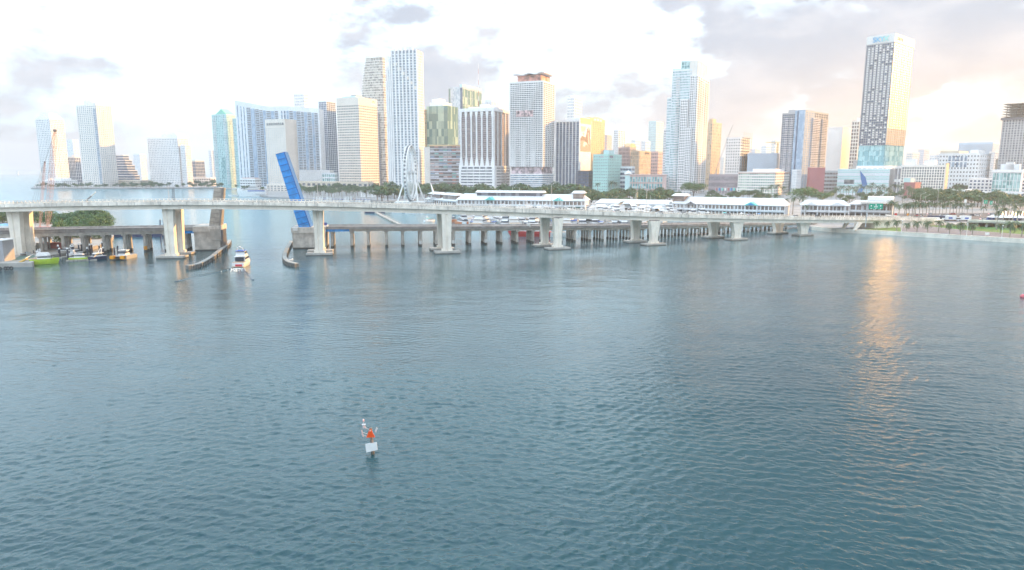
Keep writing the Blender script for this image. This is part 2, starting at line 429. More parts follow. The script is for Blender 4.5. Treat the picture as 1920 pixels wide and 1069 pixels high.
def hb_z(Y, i): return zb[i]
def pier(px_top, px_foot, base_py, w_top, w_bot, d_off=0.0, land=0.0, corrug=True):
    g = ground(px_foot, base_py, land)
    i = min(range(len(pts)), key=lambda k: (pts[k].xy-g.xy).length)
    u = (pts[min(i+1, len(pts)-1)]-pts[i-1]).normalized(); n = nn[i]
    z1 = zb[i] + 0.1
    secs = []
    d2 = 1.25
    for t in (0, 0.35, 0.6, 0.75, 0.87, 0.95, 1.0):
        z = 0.9*(1-t) + z1*t if not land else land*(1-t)+z1*t
        w = w_bot + (w_top-w_bot)*(t**2.0); h = w/2
        g3 = 0.22*w/2    # groove in the middle of the face
        ring = [(-h,-d2),(-h*0.28,-d2),(-h*0.16,-d2+0.35),(h*0.16,-d2+0.35),(h*0.28,-d2),(h,-d2),(h,d2),(-h,d2)]
        secs.append([g + u*a - n*b + Vector((0,0,z-g.z)) for a, b in ring])
    p = MB().loft(secs).build('pier', hb_pier, hb, recalc=True)
    cap = MB().obox(g, u, n, -w_top*0.42, w_top*0.42, -0.9, 0.9, z1-0.25, z1+0.3).build('bearing_cap', old_dark, p)
    if not land:
        f = MB(); f.obox(g, u, n, -5.6, 5.6, -2.9, 2.9, -1.2, 1.0); fo = f.build('footing', concrete, p); wb = MB(); wb.obox(g, u, n, -5.63, 5.63, -2.93, 2.93, -0.9, 0.28); wb.build('tide_band', grime, p)
        for s_ in (-2.4, 1.7): MB().obox(g, u, n, s_, s_+0.7, -1.2, 1.2, 1.0, 2.0).build('plinth', hb_pier, p)
    for ch in p.children: ch.location = (0, 0, 0)
    return g
PIERS = [((10,37,477.5,5.6,4.0,1.5)),((52,55,474,5.6,4.0,1.5)),
         (314,323.5,483.5,4.6,3.6,0),(331,339,476.5,4.6,3.6,0),
         (600,600,478,4.4,3.6,0),(600,601,472.5,4.4,3.6,0),
         (832,838,474.5,4.6,3.6,0),(826,829,468.5,4.6,3.6,0),
         (1045,1045,467.5,5.0,3.2,0),(1020,1021,461.8,5.0,3.2,0),
         (1225,1225,459.5,6.4,3.4,0),(1190,1191,454.5,6.4,3.4,0),
         (1380,1380,450,8.0,4.0,0),(1337,1337,446,8.0,4.0,0),
         (1505,1505,441.8,9.6,5.2,0),(1458,1458,438.3,9.6,5.2,0)]
for a, b, c, d, e, f in PIERS: pier(a, b, c, d, e, land=f)
# abutment where the highway bridge lands
ab = ground(1668, 431, 2.0)
i = min(range(len(pts)), key=lambda k: (pts[k].xy-ab.xy).length)
u = (pts[i+1]-pts[i]).normalized()
MB().obox(pts[i], u, nn[i], 0, 70, -WD+3.6, F0-1.3, 1.5, zb[i]-0.05).build('abutment', hb_conc, hb)
for k, off in enumerate((-9.0, -1.0)):
    g = ground(1604, 432, 2.0); w = nn[i]*(off+1)
    MB().hexa([g+w+u*-0.8, g+w+u*0.8, g+w+u*0.8-nn[i]*1.2, g+w+u*-0.8-nn[i]*1.2]+[q+Vector((0,0,zb[i-4]-2.0)) for q in (g+w+u*2.6, g+w+u*6.2, g+w+u*6.2-nn[i]*1.2, g+w+u*2.6-nn[i]*1.2)]).build('strut', hb_pier, hb, recalc=True)

# ------------------------------------------------------------------ low bridge with the raised bascule span
LBX = [-250,-150,150,270,345,400,600,660,755,850,940,1050,1160,1240,1318,1410,1474,1530]
LBY = [481,479.5,476,473.5,470,467,465.5,464,462,460,457,454.5,450.5,446,440.5,434,430.5,427]
lb_base = smooth_fn(LBX, LBY, 5)
lb_top = smooth_fn([-250,0,150,250,345,650,850,900,1100,1180,1250,1330,1400,1530],[435,431,428,427,426,423.5,423.2,423.5,423,422,420.5,418.5,418,417], 5)
lb_bot = smooth_fn([-250,0,150,250,345,650,850,900,1100,1180,1250,1330,1400,1530],[449,445,442,439.5,438,433,432.5,433,431.5,430.5,429,426.5,424.5,422], 5)
def lb_pt(p):
    g = ground(p, lb_base(p)); return Vector((wpx(p, g.y, 8), g.y, 0))
lb = thing('low_bridge', 'old weathered low concrete bridge on many columns behind the highway bridge', 'bridge', lb_pt(755))
LW = 12.5
def lb_section(p0, p1, k):
    global pts, nn
    st = list(np.linspace(p0, p1, k)); P = [lb_pt(p) for p in st]
    return st, P
def build_lb(p0, p1, k):
    global pts, nn
    st, P = lb_section(p0, p1, k)
    keep = (pts, nn); pts, nn = P, normals(P)
    Z1 = [zat(lb_top(p), q.y) for p, q in zip(st, P)]; Z0 = [zat(lb_bot(p), q.y) for p, q in zip(st, P)]
    mid = lambda i: Z1[i]-(Z1[i]-Z0[i])*0.55
    sweep(MB(), lambda i: [(1.5, mid(i)), (1.5, Z1[i]), (1.1, Z1[i]), (1.1, Z1[i]-0.8), (1.1-LW, Z1[i]-0.8), (1.1-LW, Z1[i]), (0.7-LW, Z1[i]), (0.7-LW, mid(i))]).build('deck', deck_old, lb, recalc=True)
    sweep(MB(), lambda i: [(0.8, Z0[i]), (0.8, mid(i)+0.02), (-LW+1.4, mid(i)+0.02), (-LW+1.4, Z0[i])]).build('beam', old_conc, lb, recalc=True)
    sweep(MB(), lambda i: [(1.56, Z1[i]-0.62), (1.56, Z1[i]-0.48), (1.5, Z1[i]-0.48), (1.5, Z1[i]-0.62)]).build('conduit', old_dark, lb, recalc=True)
    m = MB()
    for i in range(len(P)-1):
        L = (P[i+1]-P[i]).length; q = max(1, int(L/3)); u = (P[i+1]-P[i]).normalized()
        for j in range(q):
            c = P[i].lerp(P[i+1], j/q)
            m.obox(c, u, nn[i], 0, 0.12, 1.2, 1.32, Z1[i]-0.01, Z1[i]+0.9)
        for zz in (0.45, 0.85): 
            m.obox(P[i], u, nn[i], 0, L, 1.23, 1.28, Z1[i]+zz, Z1[i]+zz+0.05)
    m.build('handrail', galv, lb, kind='stuff')
    z0f = lambda p: zat(lb_bot(p), lb_pt(p).y)
    pts, nn = keep
build_lb(-250, 404, 22); build_lb(612, 1530, 46)
def lb_column(p, w=1.15, rows=3, stain=True, wrap=None, land=0.0):
    P = lb_pt(p); Q = lb_pt(p+4); u = (Q-P).normalized(); n = Vector((u.y, -u.x, 0))
    z0 = zat(lb_bot(p), P.y)
    cp = MB().obox(P, u, n, -w*0.75, w*0.75, -LW+2.0, 0.55, z0-0.7, z0+0.05).build('pier_cap', old_conc, lb)
    for r in range(rows):
        d = -0.35 - r*(LW-3.4)/(max(1, rows-1))
        c = P + n*d
        m = MB().tube((c.x, c.y, -1.0), (c.x, c.y, z0-0.68), w*0.62, w*0.56, 8).build('column', old_conc, lb)
        if stain:
            MB().tube((c.x, c.y, -0.9), (c.x, c.y, 0.75+0.3*random.random()), w*0.64, w*0.63, 8, cap=False).build('tide_band', grime, m).location = (0, 0, 0)
        if wrap and r == 0:
            MB().tube((c.x, c.y, 0.9), (c.x, c.y, 2.6), w*0.66, w*0.66, 8, cap=False).build('repair_sleeve', {'o': orange_p, 'w': white_p}[wrap], m).location = (0, 0, 0)
for p, wr in ((-60,None),(-15,None),(30,None),(75,None),(116,None),(153,None),(193,None),(232,None),(270,'o'),(309,'w'),(346,'w'),
              (622,None),(659,None),(690,None),(724,None),(755,None),(788,'w'),(818,None),(850,'w'),(881,None),(911,'w'),(940,None),(970,None),(1000,None),(1026,None),(1053,None),
              (1078,None),(1107,None),(1131,None),(1157,None),(1182,None),(1207,None),(1236,None),(1262,None),(1288,None),(1312,None),(1336,None),(1358,None),(1382,None),(1405,None),(1428,None),(1452,None),(1476,None)):
    lb_column(p, 1.2 if p < 900 else 1.05, 3 if p < 840 else 4, wrap=wr)
# blue drop spans beside the bascule piers
for p0, p1 in ((341, 385), (610, 655)):
    P, Q = lb_pt(p0), lb_pt(p1); u = (Q-P).normalized(); n = Vector((u.y, -u.x, 0)); z = zat(lb_bot(p0)-0.5, P.y)
    MB().obox(P, u, n, 0, (Q-P).length, 0.85, 1.25, z-0.15, z+1.0).build('blue_fascia_beam', blue_paint, lb)
# bascule piers (big concrete boxes)
def bascule_block(p0, p1, ytop, name='bascule_pier'):
    P, Q = lb_pt(p0), lb_pt(p1); u = (Q-P).normalized(); n = Vector((u.y, -u.x, 0)); L = (Q-P).length
    z1 = zat(ytop, P.y)
    b = MB().obox(P, u, n, 0, L, -LW-1.0, 2.4, -1.5, z1-2.6).build(name, old_conc, lb)
    MB().obox(P, u, n, -0.3, L+0.3, -LW-1.3, 2.8, z1-2.6, z1).build('pier_top', old_conc, b).location = (0,0,0)
    m = MB(); m.obox(P, u, n, -0.05, L+0.05, -LW-1.05, 2.45, -1.4, 0.6); m.build('tide_band', grime, b).location = (0,0,0)
    m = MB()
    for l in (0, L-0.1): m.tube(P+u*l+n*2.7+Vector((0,0,z1)), P+u*l+n*2.7+Vector((0,0,z1+1.1)), 0.05)
    m.obox(P, u, n, 0, L, 2.66, 2.72, z1+1.0, z1+1.06); m.obox(P, u, n, 0, L, 2.66, 2.72, z1+0.5, z1+0.55)
    m.build('guard_rail', galv, b).location = (0,0,0)
    return P, u, n, L, z1, b
BL = bascule_block(366, 413, 424); BR = bascule_block(549, 611, 426)
P, u, n, L, z1, b = BR
MB().obox(P, u, n, 0.3, 2.6, 2.81, 2.9, z1-1.5, z1-0.05).build('white_notice_board', white_p, b).location = (0,0,0)
P, u, n, L, z1, b = BL
MB().obox(P, u, n, L-3.6, L+0.8, 2.9, 3.6, z1-6.5, z1-1.2).build('fender_tower', concrete, b).location = (0,0,0)
m = MB()
for k in range(9): m.obox(P, u, n, L+0.4+0.12*(k%2), L+0.9, -9+k*1.2, -8.4+k*1.2, 0.2, z1-2)
m.build('timber_fender', old_dark, b, kind='stuff').location = (0,0,0)

def bascule_leaf(name, hinge, top, wid, dep0, dep1, m_side, m_edge, nseg, parent, lean_n):
    """leaf drawn as two plate girders with deck between; hinge/top are world points of the near girder's axis"""
    A, B = Vector(hinge), Vector(top); d = (B-A).normalized(); L = (B-A).length
    n = lean_n; w = d.cross(n).normalized()              # n: towards camera across the bridge; w: leaf depth direction
    g = MB()
    P = lambda l, dd, nn_: A + d*l + w*dd + n*nn_
    def slab(mb, l0, l1, a0, a1, b0, b1, n0, n1):
        mb.hexa([P(l0,a0,n0),P(l0,a0,n1),P(l0,b0,n1),P(l0,b0,n0),P(l1,a1,n0),P(l1,a1,n1),P(l1,b1,n1),P(l1,b1,n0)])
    leaf = None
    for k, (n0, n1) in enumerate(((-0.4, 0.0), (-wid, -wid+0.4))):
        mb = MB(); slab(mb, 0, L, -dep0/2, -dep1/2, dep0/2, dep1/2, n0, n1)
        o = mb.build('leaf_girder', m_side, parent, recalc=True)
        if k == 0: leaf = o
        for s in range(nseg+1):
            l = L*s/nseg; t = s/nseg; h = (dep0*(1-t)+dep1*t)/2
            mb = MB(); off = 0.02 if k == 0 else -0.42
            l2 = min(l+0.14, L)
            slab(mb, l-0.14, l2, -h, -h, h, h, (0.0 if k == 0 else -wid-0.2), (0.18 if k == 0 else -wid))
            mb.build('stiffener', m_edge, o, recalc=True).location = (0,0,0)
    mb = MB(); slab(mb, 0, L, dep0/2-0.05, dep1/2-0.05, dep0/2+0.35, dep1/2+0.35, -wid+0.1, 0.25); mb.build('leaf_deck', m_edge, parent, recalc=True)
    mb = MB()
    for s in range(nseg+1):
        l = L*s/nseg; slab(mb, l-0.15, min(l+0.15, L), -dep1*0.25, -dep1*0.25, dep1*0.25, dep1*0.25, -wid+0.4, -0.4)
        if s < nseg: mb.tube(P(l, 0, -0.4), P(l+L/nseg, 0, -wid+0.4), 0.14, n=4); mb.tube(P(l, 0, -wid+0.4), P(l+L/nseg, 0, -0.4), 0.14, n=4)
    mb.build('cross_bracing', m_side, parent, kind='stuff', recalc=True)
# raised blue leaf
Pc = lb_pt(574); zc = BR[4]-0.6; n = BR[2]
A = at(572, 430, Pc.y-1.0); T = at(524.5, 287, Pc.y-1.0); 
bascule_leaf('leaf', A, T, 10.5, 5.0, 3.9, blue_paint, blue_dark, 13, lb, n)
Pc = lb_pt(404); A = at(401, 424, Pc.y-0.5); T = at(408, 352, Pc.y-0.5)
leaf_grey = mat('grey_leaf_steel', (0.40, 0.37, 0.33), 0.8, var=0.2, vscale=0.6, streak=0.4)
leaf_grey2 = mat('grey_leaf_edge', (0.27, 0.25, 0.23), 0.8, var=0.2, vscale=0.6)
bascule_leaf('leaf', A, T, 9.0, 4.2, 3.0, leaf_grey, leaf_grey2, 9, lb, BL[2])

# lamp posts standing on the highway bridge
def lamp_post(px, ytop, ybase, label, arms=1, Ydep=None):
    i = min(range(len(stations)), key=lambda k: abs(stations[k]-px)); g = pts[i] - nn[i]*4
    Y = Ydep or g.y
    x = wpx(px, Y, 20); z0, z1 = (zt[i]-1.12 if Ydep is None else 2.0), zat(ytop, Y)
    r = thing('lamp_post', label, 'lamp post', (x, Y, z0))
    MB().tube((x, Y, z0), (x, Y, z1), 0.16, 0.09, 6).build('pole', galv, r)
    MB().tube((x, Y, z0), (x, Y, z0+0.5), 0.3, 0.25, 8).build('base_plate', galv, r)
    for s in ((1,) if arms == 1 else (-1, 1)):
        e = (x+s*2.6, Y, z1+1.2)
        a = MB().tube((x, Y, z1-0.1), e, 0.08, 0.06, 5).build('arm', galv, r)
        MB().box(e[0]-0.35, e[0]+0.35, Y-0.18, Y+0.18, e[2]-0.08, e[2]+0.10).build('lamp_head', white_p, a).location = (0,0,0)
lamp_post(318.5, 347, 376, 'white lamp post on the bridge above the left channel pier')
lamp_post(597, 338, 378, 'slim lamp post on the bridge deck beside the blue raised leaf')
lamp_post(1212, 358, 397, 'double-armed lamp post on the bridge in front of the pink low-rise', 2)
lamp_post(1034, 346, 391, 'double-armed lamp post on the bridge in front of the white marina arcade', 2)
lamp_post(1483, 372, 404, 'plain lamp post on the bridge in front of the big palms')
# ================================================================== CITY
WM = {}
def wallm(key, col, rough=0.75, var=0.05):
    return mat('wall_'+key, col, rough, var=var, vscale=0.06, streak=0.12)
white_w = wallm('white', (0.85, 0.84, 0.84)); warmw = wallm('warm_white', (0.84, 0.80, 0.75)); mint = wallm('mint', (0.42, 0.66, 0.62))
teal_w = wallm('pale_teal', (0.52, 0.71, 0.71)); stone = wallm('travertine', (0.78, 0.71, 0.64)); beige = wallm('beige', (0.60, 0.53, 0.43)); pink_w = wallm('pink', (0.62, 0.45, 0.42))
grey_w = wallm('grey', (0.45, 0.46, 0.48)); blue_w = wallm('pale_blue', (0.55, 0.66, 0.78)); dark_w = wallm('charcoal', (0.10, 0.095, 0.11)); brown_w = wallm('brown', (0.30, 0.22, 0.20))
tan_w = wallm('tan', (0.60, 0.46, 0.32)); red_w = wallm('red', (0.43, 0.16, 0.17)); orange_w = wallm('apricot', (0.72, 0.52, 0.30)); mauve_w = wallm('mauve', (0.42, 0.35, 0.37))
white2 = wallm('cool_white', (0.79, 0.83, 0.87)); lilac = wallm('lilac_white', (0.66, 0.65, 0.70)); green_roof = mat('copper_green', (0.22, 0.58, 0.46), 0.6, var=0.1, vscale=0.2)
g_dark = glass('glass_dark', (0.05, 0.065, 0.09), (0.22, 0.24, 0.26)); g_blue = glass('glass_blue', (0.09, 0.16, 0.27), (0.34, 0.45, 0.58), share=0.4)
g_teal = glass('glass_teal', (0.10, 0.28, 0.30), (0.42, 0.62, 0.62), share=0.4); g_grey = glass('glass_grey', (0.09, 0.10, 0.125), (0.26, 0.27, 0.30), share=0.35)
g_green = glass('glass_green', (0.10, 0.22, 0.20), (0.45, 0.58, 0.46), cell=(6, 14), share=0.35, rough=0.08); g_gold = glass('glass_bronze', (0.16, 0.12, 0.11), (0.30, 0.24, 0.21), share=0.3, rough=0.2)
g_pale = glass('glass_pale', (0.40, 0.47, 0.54), (0.62, 0.66, 0.70), share=0.5); g_navy = glass('glass_navy', (0.05, 0.08, 0.15), (0.13, 0.18, 0.28), share=0.3, rough=0.15)
g_soft = glass('glass_soft', (0.17, 0.19, 0.23), (0.40, 0.42, 0.46), share=0.4)
g_slate = glass('glass_slate', (0.14, 0.19, 0.25), (0.30, 0.36, 0.42), cell=(5, 4.2), share=0.4)
g_check = glass('glass_curtains', (0.07, 0.08, 0.11), (0.66, 0.67, 0.66), cell=(3.4, 4.1), share=0.48)
g_lit = glass('glass_sunny', (0.22, 0.20, 0.18), (0.60, 0.56, 0.50), cell=(2.6, 3.8), share=0.6, rough=0.15)  # warm pale tones put sunlight into the glass colour

class Foot:
    """rectangular footprint from three image columns at roof height"""
    def __init__(s, xL, xC, xR, yt, Y, a=None, depth=None):
        uC = (xC-CX)/F_PX
        if a is None:
            a = max(R(24), math.atan(uC)+R(20)) if xR > xC else max(R(3), math.atan(uC)-R(3)) if uC < 0.05 else R(3)
            if xR <= xC: a = min(a, math.atan(max(0.02, uC))*0.6)
        s.z1 = zat(yt, Y); k = CP*1.0; c = (s.z1-HC)*SP
        s.C = Vector((wpx(xC, Y, s.z1), Y, 0))
        s.uL = Vector((-math.cos(a), math.sin(a), 0)); s.uR = Vector((math.sin(a), math.cos(a), 0))
        def solve(u, px):
            t = (px-CX)/F_PX
            den = u.x - t*CP*u.y
            return (t*(Y*CP - c) - s.C.x)/den
        s.LL = abs(solve(s.uL, xL))
        s.LR = abs(solve(s.uR, xR)) if xR > xC else (depth or min(40, max(18, s.LL*0.8)))
        if depth: s.LR = depth
        s.LR = min(s.LR, 90)
        s.nF = Vector((-s.uR.x, -s.uR.y, 0)); s.nR = Vector((-s.uL.x, -s.uL.y, 0))   # outward normals: left-visible face, right-visible face
    def P(s, l, r, z): return Vector((s.C.x + s.uL.x*l + s.uR.x*r, s.C.y + s.uL.y*l + s.uR.y*r, z))
    def box(s, mb, l0, l1, r0, r1, z0, z1, mi=0):
        q = [s.P(l1,r0,z0), s.P(l0,r0,z0), s.P(l0,r1,z0), s.P(l1,r1,z0)]
        return mb.hexa(q + [v + Vector((0,0,z1-z0)) for v in q], mi)
    def base(s): return s.P(s.LL/2, s.LR/2, 2.0)

def vol(root, f, nf, nl, nr, wall, gl, sp=0.4, pf=0.3, dep=0.35, z0=2.0, z1=None, parapet=1.6, l0=0, l1=None, r0=0, r1=None, band_w=None, skip_p=False):
    """one block of a building: glazed core, floor bands, wall piers, parapet"""
    l1 = f.LL if l1 is None else l1; r1 = f.LR if r1 is None else r1; z1 = f.z1 if z1 is None else z1
    core = MB(); f.box(core, l0, l1, r0, r1, z0, z1-0.3); core.build('glazing', gl, root)
    fh = (z1-parapet-z0)/nf
    if sp > 0:
        m = MB()
        for k in range(nf+1):
            z = z0 + k*fh
            h = fh*sp
            f.box(m, l0-dep, l1+dep, r0-dep, r1+dep, z-h*0.5 if k else z, z+h*0.5)
        m.build('floor_bands', wall, root, kind='stuff')
    if pf > 0 and not skip_p:
        m = MB(); d = dep*0.92
        for (n_, a0, a1, ax) in ((nl, l0, l1, 0), (nr, r0, r1, 1)):
            if n_ <= 0: continue
            bw = (a1-a0)/n_; w = bw*pf/2
            for k in range(n_+1):
                c = a0 + k*bw; p0, p1 = max(a0-d, c-w), min(a1+d, c+w)
                if ax == 0:
                    f.box(m, p0, p1, r0-d, r0, z0, z1-parapet); f.box(m, p0, p1, r1, r1+d, z0, z1-parapet)
                else:
                    f.box(m, l0-d, l0, p0, p1, z0, z1-parapet); f.box(m, l1, l1+d, p0, p1, z0, z1-parapet)
        m.build('wall_piers', wall, root, kind='stuff')
    m = MB(); f.box(m, l0-dep*1.05, l1+dep*1.05, r0-dep*1.05, r1+dep*1.05, z1-parapet, z1); m.build('parapet', band_w or wall, root)
    return fh
def roofbox(root, f, l0, l1, r0, r1, h, m, name='roof_plant', z=None):
    b = MB(); z = f.z1 if z is None else z
    f.box(b, f.LL*l0, f.LL*l1, f.LR*r0, f.LR*r1, z-0.2, z+h); return b.build(name, m, root)
def balconies(root, f, face, spans, z0, z1, nf, m, out=1.4, th=0.9):
    b = MB(); fh = (z1-z0)/nf
    for (s0, s1) in spans:
        for k in range(nf):
            z = z0 + k*fh
            if face == 'L': f.box(b, f.LL*s0, f.LL*s1, -out, 0.05, z, z+th)
            else: f.box(b, -out, 0.05, f.LR*s0, f.LR*s1, z, z+th)
    b.build('balconies', m, root, kind='stuff')
def panel(root, f, face, s0, s1, z0, z1, m, name, out=0.3):
    b = MB()
    if face == 'L': f.box(b, f.LL*s0, f.LL*s1, -out, 0.0, z0, z1)
    else: f.box(b, -out, 0.0, f.LR*s0, f.LR*s1, z0, z1)
    return b.build(name, m, root)
def bld(name, label, f, cat='building', group=None):
    return thing(name, label, cat, f.base(), group)

# ---- far left island -------------------------------------------------------------------------------------------------
def simple(name, label, xs, yt, Y, nf, nl, nr, wall, gl, sp=0.4, pf=0.3, dep=0.35, a=None, depth=None, roof=None, z0=2.0, parapet=1.6, group=None, cat='building'):
    f = Foot(*xs, yt, Y, a, depth); r = bld(name, label, f, cat, group)
    vol(r, f, nf, nl, nr, wall, gl, sp, pf, dep, z0=z0, parapet=parapet)
    for rb in (roof or []): roofbox(r, f, *rb)
    return r, f
r, f = simple('apartment_tower', 'white apartment tower with a rounded crown, farthest left on the island', (66,93,119), 222, 1450, 36, 9, 9, white_w, g_soft, 0.46, 0.48)
b = MB()
for k in range(5):
    t = k/5; f.box(b, f.LL*(0.04+0.22*t), f.LL*(0.96-0.22*t), f.LR*(0.04+0.22*t), f.LR*(0.96-0.22*t), f.z1-0.1+2.2*k, f.z1+2.2*(k+1))
b.build('rounded_crown', white_w, r)
r, f = simple('apartment_tower', 'tallest cream apartment tower on the left island with stepped crown', (143,180,208), 196, 1400, 44, 10, 8, warmw, g_soft, 0.46, 0.48)
roofbox(r, f, 0.35, 0.75, 0.2, 0.8, 9.5, white_w, 'crown_block'); roofbox(r, f, 0.05, 0.62, 0.05, 0.7, 5.0, warmw, 'crown_step')
balconies(r, f, 'L', [(0.02, 0.2)], 8, f.z1-6, 44, white_w); balconies(r, f, 'R', [(0.35, 0.65)], 8, f.z1-6, 44, white_w)
panel(r, f, 'L', 0.05, 0.17, 8, f.z1-8, g_blue, 'blue_glass_bay', 0.6)
r, f = simple('office_block', 'small dark glass office with white frame between the two left towers', (127,140,150), 294, 1500, 9, 5, 3, white_w, g_navy, 0.12, 0.25)
roofbox(r, f, 0.1, 0.6, 0.2, 0.9, 4, white_w)
simple('apartment_tower', 'hazy pale tower far behind the gap between the left towers', (122,136,146), 262, 2300, 26, 6, 4, white2, g_pale, 0.4, 0.4)
# stepped dark glass office
f = Foot(216, 236, 250, 291, 1520); r = bld('stepped_office', 'dark glass office with white-edged steps running down its side', f)
for k in range(6):
    t = k/6; vol(r, f, 2, 5, 3, white_w, g_navy, 0.22, 0.0, 0.5, z0=2+(f.z1-2)*t, z1=2+(f.z1-2)*(t+1/6)+0.4, r1=f.LR*(1.5-0.9*t), l0=f.LL*0.45*t*t-8*(1-t), parapet=0.7)
simple('apartment_tower', 'pale narrow tower behind the stepped dark office', (250,262,273), 289, 1900, 20, 6, 5, white2, g_pale, 0.4, 0.4)
r, f = simple('apartment_block', 'broad white apartment block with dense window grid on the left island', (276,333,352), 258, 1420, 27, 19, 7, white_w, g_soft, 0.48, 0.48)
roofbox(r, f, 0.02, 0.55, 0.1, 0.9, 6, white_w, 'crown_block'); roofbox(r, f, 0.1, 0.45, 0.2, 0.8, 8.5, white_w, 'crown_step')
f2 = Foot(338, 347, 357, 272, 1412); vol(r, f2, 24, 4, 4, white_w, g_soft, 0.48, 0.48)
simple('office_block', 'small teal glass office right of the broad white block', (354,366,383), 302, 1550, 8, 5, 6, grey_w, g_navy, 0.15, 0.1, roof=[(0,1,0,1,2,teal_w)])
simple('apartment_tower', 'sliver of pale tower left of the green-roofed condo', (391,396,402), 282, 1800, 18, 3, 3, white2, g_pale)
# low island buildings
simple('villa_block', 'white terraced low building at the left tip of the island', (78,118,144), 338, 1395, 4, 12, 7, white_w, g_grey, 0.45, 0.45, roof=[(0.2,0.6,0.2,0.9,4,white_w),(0.75,0.9,0.2,0.6,3,white_w)])
simple('villa_block', 'small white waterfront house on the island beside the red crane boom', (66,84,92), 345, 1385, 2, 6, 3, white_w, g_grey, 0.5, 0.5)
simple('parking_garage', 'beige terraced garage on the island behind shoreline trees', (215,262,282), 338, 1410, 4, 12, 4, beige, g_gold, 0.55, 0.12)
simple('low_block', 'long low white pavilion on the island shore left of the green-roofed condo', (352,395,408), 333, 1500, 3, 10, 3, white_w, g_grey, 0.5, 0.3)

# ---- river mouth and south downtown ---------------------------------------------------------------------------------
f = Foot(397, 424, 441, 214, 1330); r = bld('condo_tower', 'pale teal condo tower with peaked green roof beside the river mouth', f)
vol(r, f, 42, 8, 6, teal_w, g_teal, 0.38, 0.35)
balconies(r, f, 'L', [(0.02,0.2),(0.75,0.95)], 10, f.z1-6, 42, white_w); balconies(r, f, 'R', [(0.3,0.7)], 10, f.z1-6, 42, white_w)
b = MB(); q = [f.P(0,0,f.z1), f.P(f.LL*0.75,0,f.z1), f.P(f.LL*0.75,f.LR,f.z1), f.P(0,f.LR,f.z1)]; t = f.P(f.LL*0.35, f.LR*0.4, f.z1+10)
b.add(q+[t+f.uR*(-8), t+f.uR*8], [(0,1,4),(1,2,5,4),(2,3,5),(3,0,4,5)]); b.build('peaked_roof', green_roof, r)
panel(r, f, 'L', 0.25, 0.55, 20, 60, g_teal, 'glass_entrance_bay', 0.6)
f2 = Foot(436, 443, 450, 222, 1325); vol(r, f2, 40, 3, 3, teal_w, g_teal, 0.4, 0.3)

# the great white-framed blue slab with the sweeping roofline
f = Foot(441, 598, 598, 203, 1290, a=R(2), depth=26)
r = bld('condo_slab', 'huge white-framed condo slab of blue glass with a sweeping concave roofline', f)
def sweep_z(px):
    y = np.interp(px, [441,455,470,490,505,520,540,560,598], [188,190.5,193.5,197.5,199.8,199.5,199.2,200.5,204]); return zat(y, 1290)
L = f.LL
def px_l(px): return L*(598-px)/(598-441)
n = 40
secs = [[f.P(px_l(441+157*k/n), 0, 2), f.P(px_l(441+157*k/n), 26, 2), f.P(px_l(441+157*k/n), 26, sweep_z(441+157*k/n)), f.P(px_l(441+157*k/n), 0, sweep_z(441+157*k/n))] for k in range(n+1)]
MB().loft(secs).build('frame_wall', white2, r, recalc=True)
nfl = 45
def colbay(p0, p1, kind):
    l1, l0 = px_l(p0), px_l(p1); zt_ = min(sweep_z(p0), sweep_z(p1))-8
    m = MB()
    if kind == 'g':
        f.box(m, l0, l1, -0.8, 0.05, 6, zt_); m.build('blue_glass_strip', MATS['glass_skyblue'], r)
    elif kind == 'w':
        f.box(m, l0, l1, -0.2, 0.05, 6, zt_); m.build('window_strip', g_blue, r)
    else:
        f.box(m, l0, l1, -0.1, 0.05, 6, zt_); m.build('recessed_glazing', g_grey, r)
        m = MB(); fh = (zt_-6)/nfl
        for k in range(nfl): f.box(m, l0, l1, -1.3, 0.0, 6+k*fh, 6+k*fh+1.15)
        m.build('balconies', blue_w, r, kind='stuff')
glass('glass_skyblue', (0.27, 0.39, 0.54), (0.40, 0.52, 0.66), cell=(4, 4), share=0.4)
for a_, b_, k_ in ((444.5,446,'w'),(451,452.5,'w'),(456.5,458,'w'),(462,469,'b'),(470,477,'g'),(478,485,'b'),(486,492,'b'),(493,498,'g'),(499,507,'b'),(508,514,'g'),(515,521,'b'),
                   (527,529,'w'),(532,535,'w'),(537,541,'g'),(542,549,'b'),(550,555,'g'),(556,563,'b'),(564,569,'b'),(570,575,'g'),(576,583,'b'),(584,588,'g'),(589,595,'b')): colbay(a_, b_, k_)

# travertine hotel
f = Foot(497, 533.5, 555, 223, 1170); r = bld('hotel_tower', 'blank travertine hotel slab with a row of dark top windows behind the blue leaf', f)
vol(r, f, 36, 10, 1, stone, g_pale, 0.62, 0.55, 0.35, parapet=14)
m = MB()
for k in range(9): f.box(m, f.LL*(0.06+0.1*k), f.LL*(0.12+0.1*k), -0.75, 0.2, f.z1-10, f.z1-6)
m.build('top_windows', g_dark, r, kind='stuff')
m = MB(); f.box(m, -0.7, 0.0, -0.3, f.LR*0.82, 2, f.z1-3); m.build('stone_side', stone, r)
balconies(r, f, 'R', [(0.84, 1.0)], 8, f.z1-6, 36, stone)
simple('apartment_tower', 'distant white tower rising behind the concave blue slab', (551,570,578), 175, 1900, 30, 6, 3, white_w, g_pale, 0.45, 0.25, roof=[(0.3,0.6,0.3,0.6,9,white_w)])
r, f = simple('condo_tower', 'dark blue glass tower between the concave slab and the tan logo tower', (597,612,629), 189, 1340, 44, 5, 5, white2, g_navy, 0.16, 0.12)
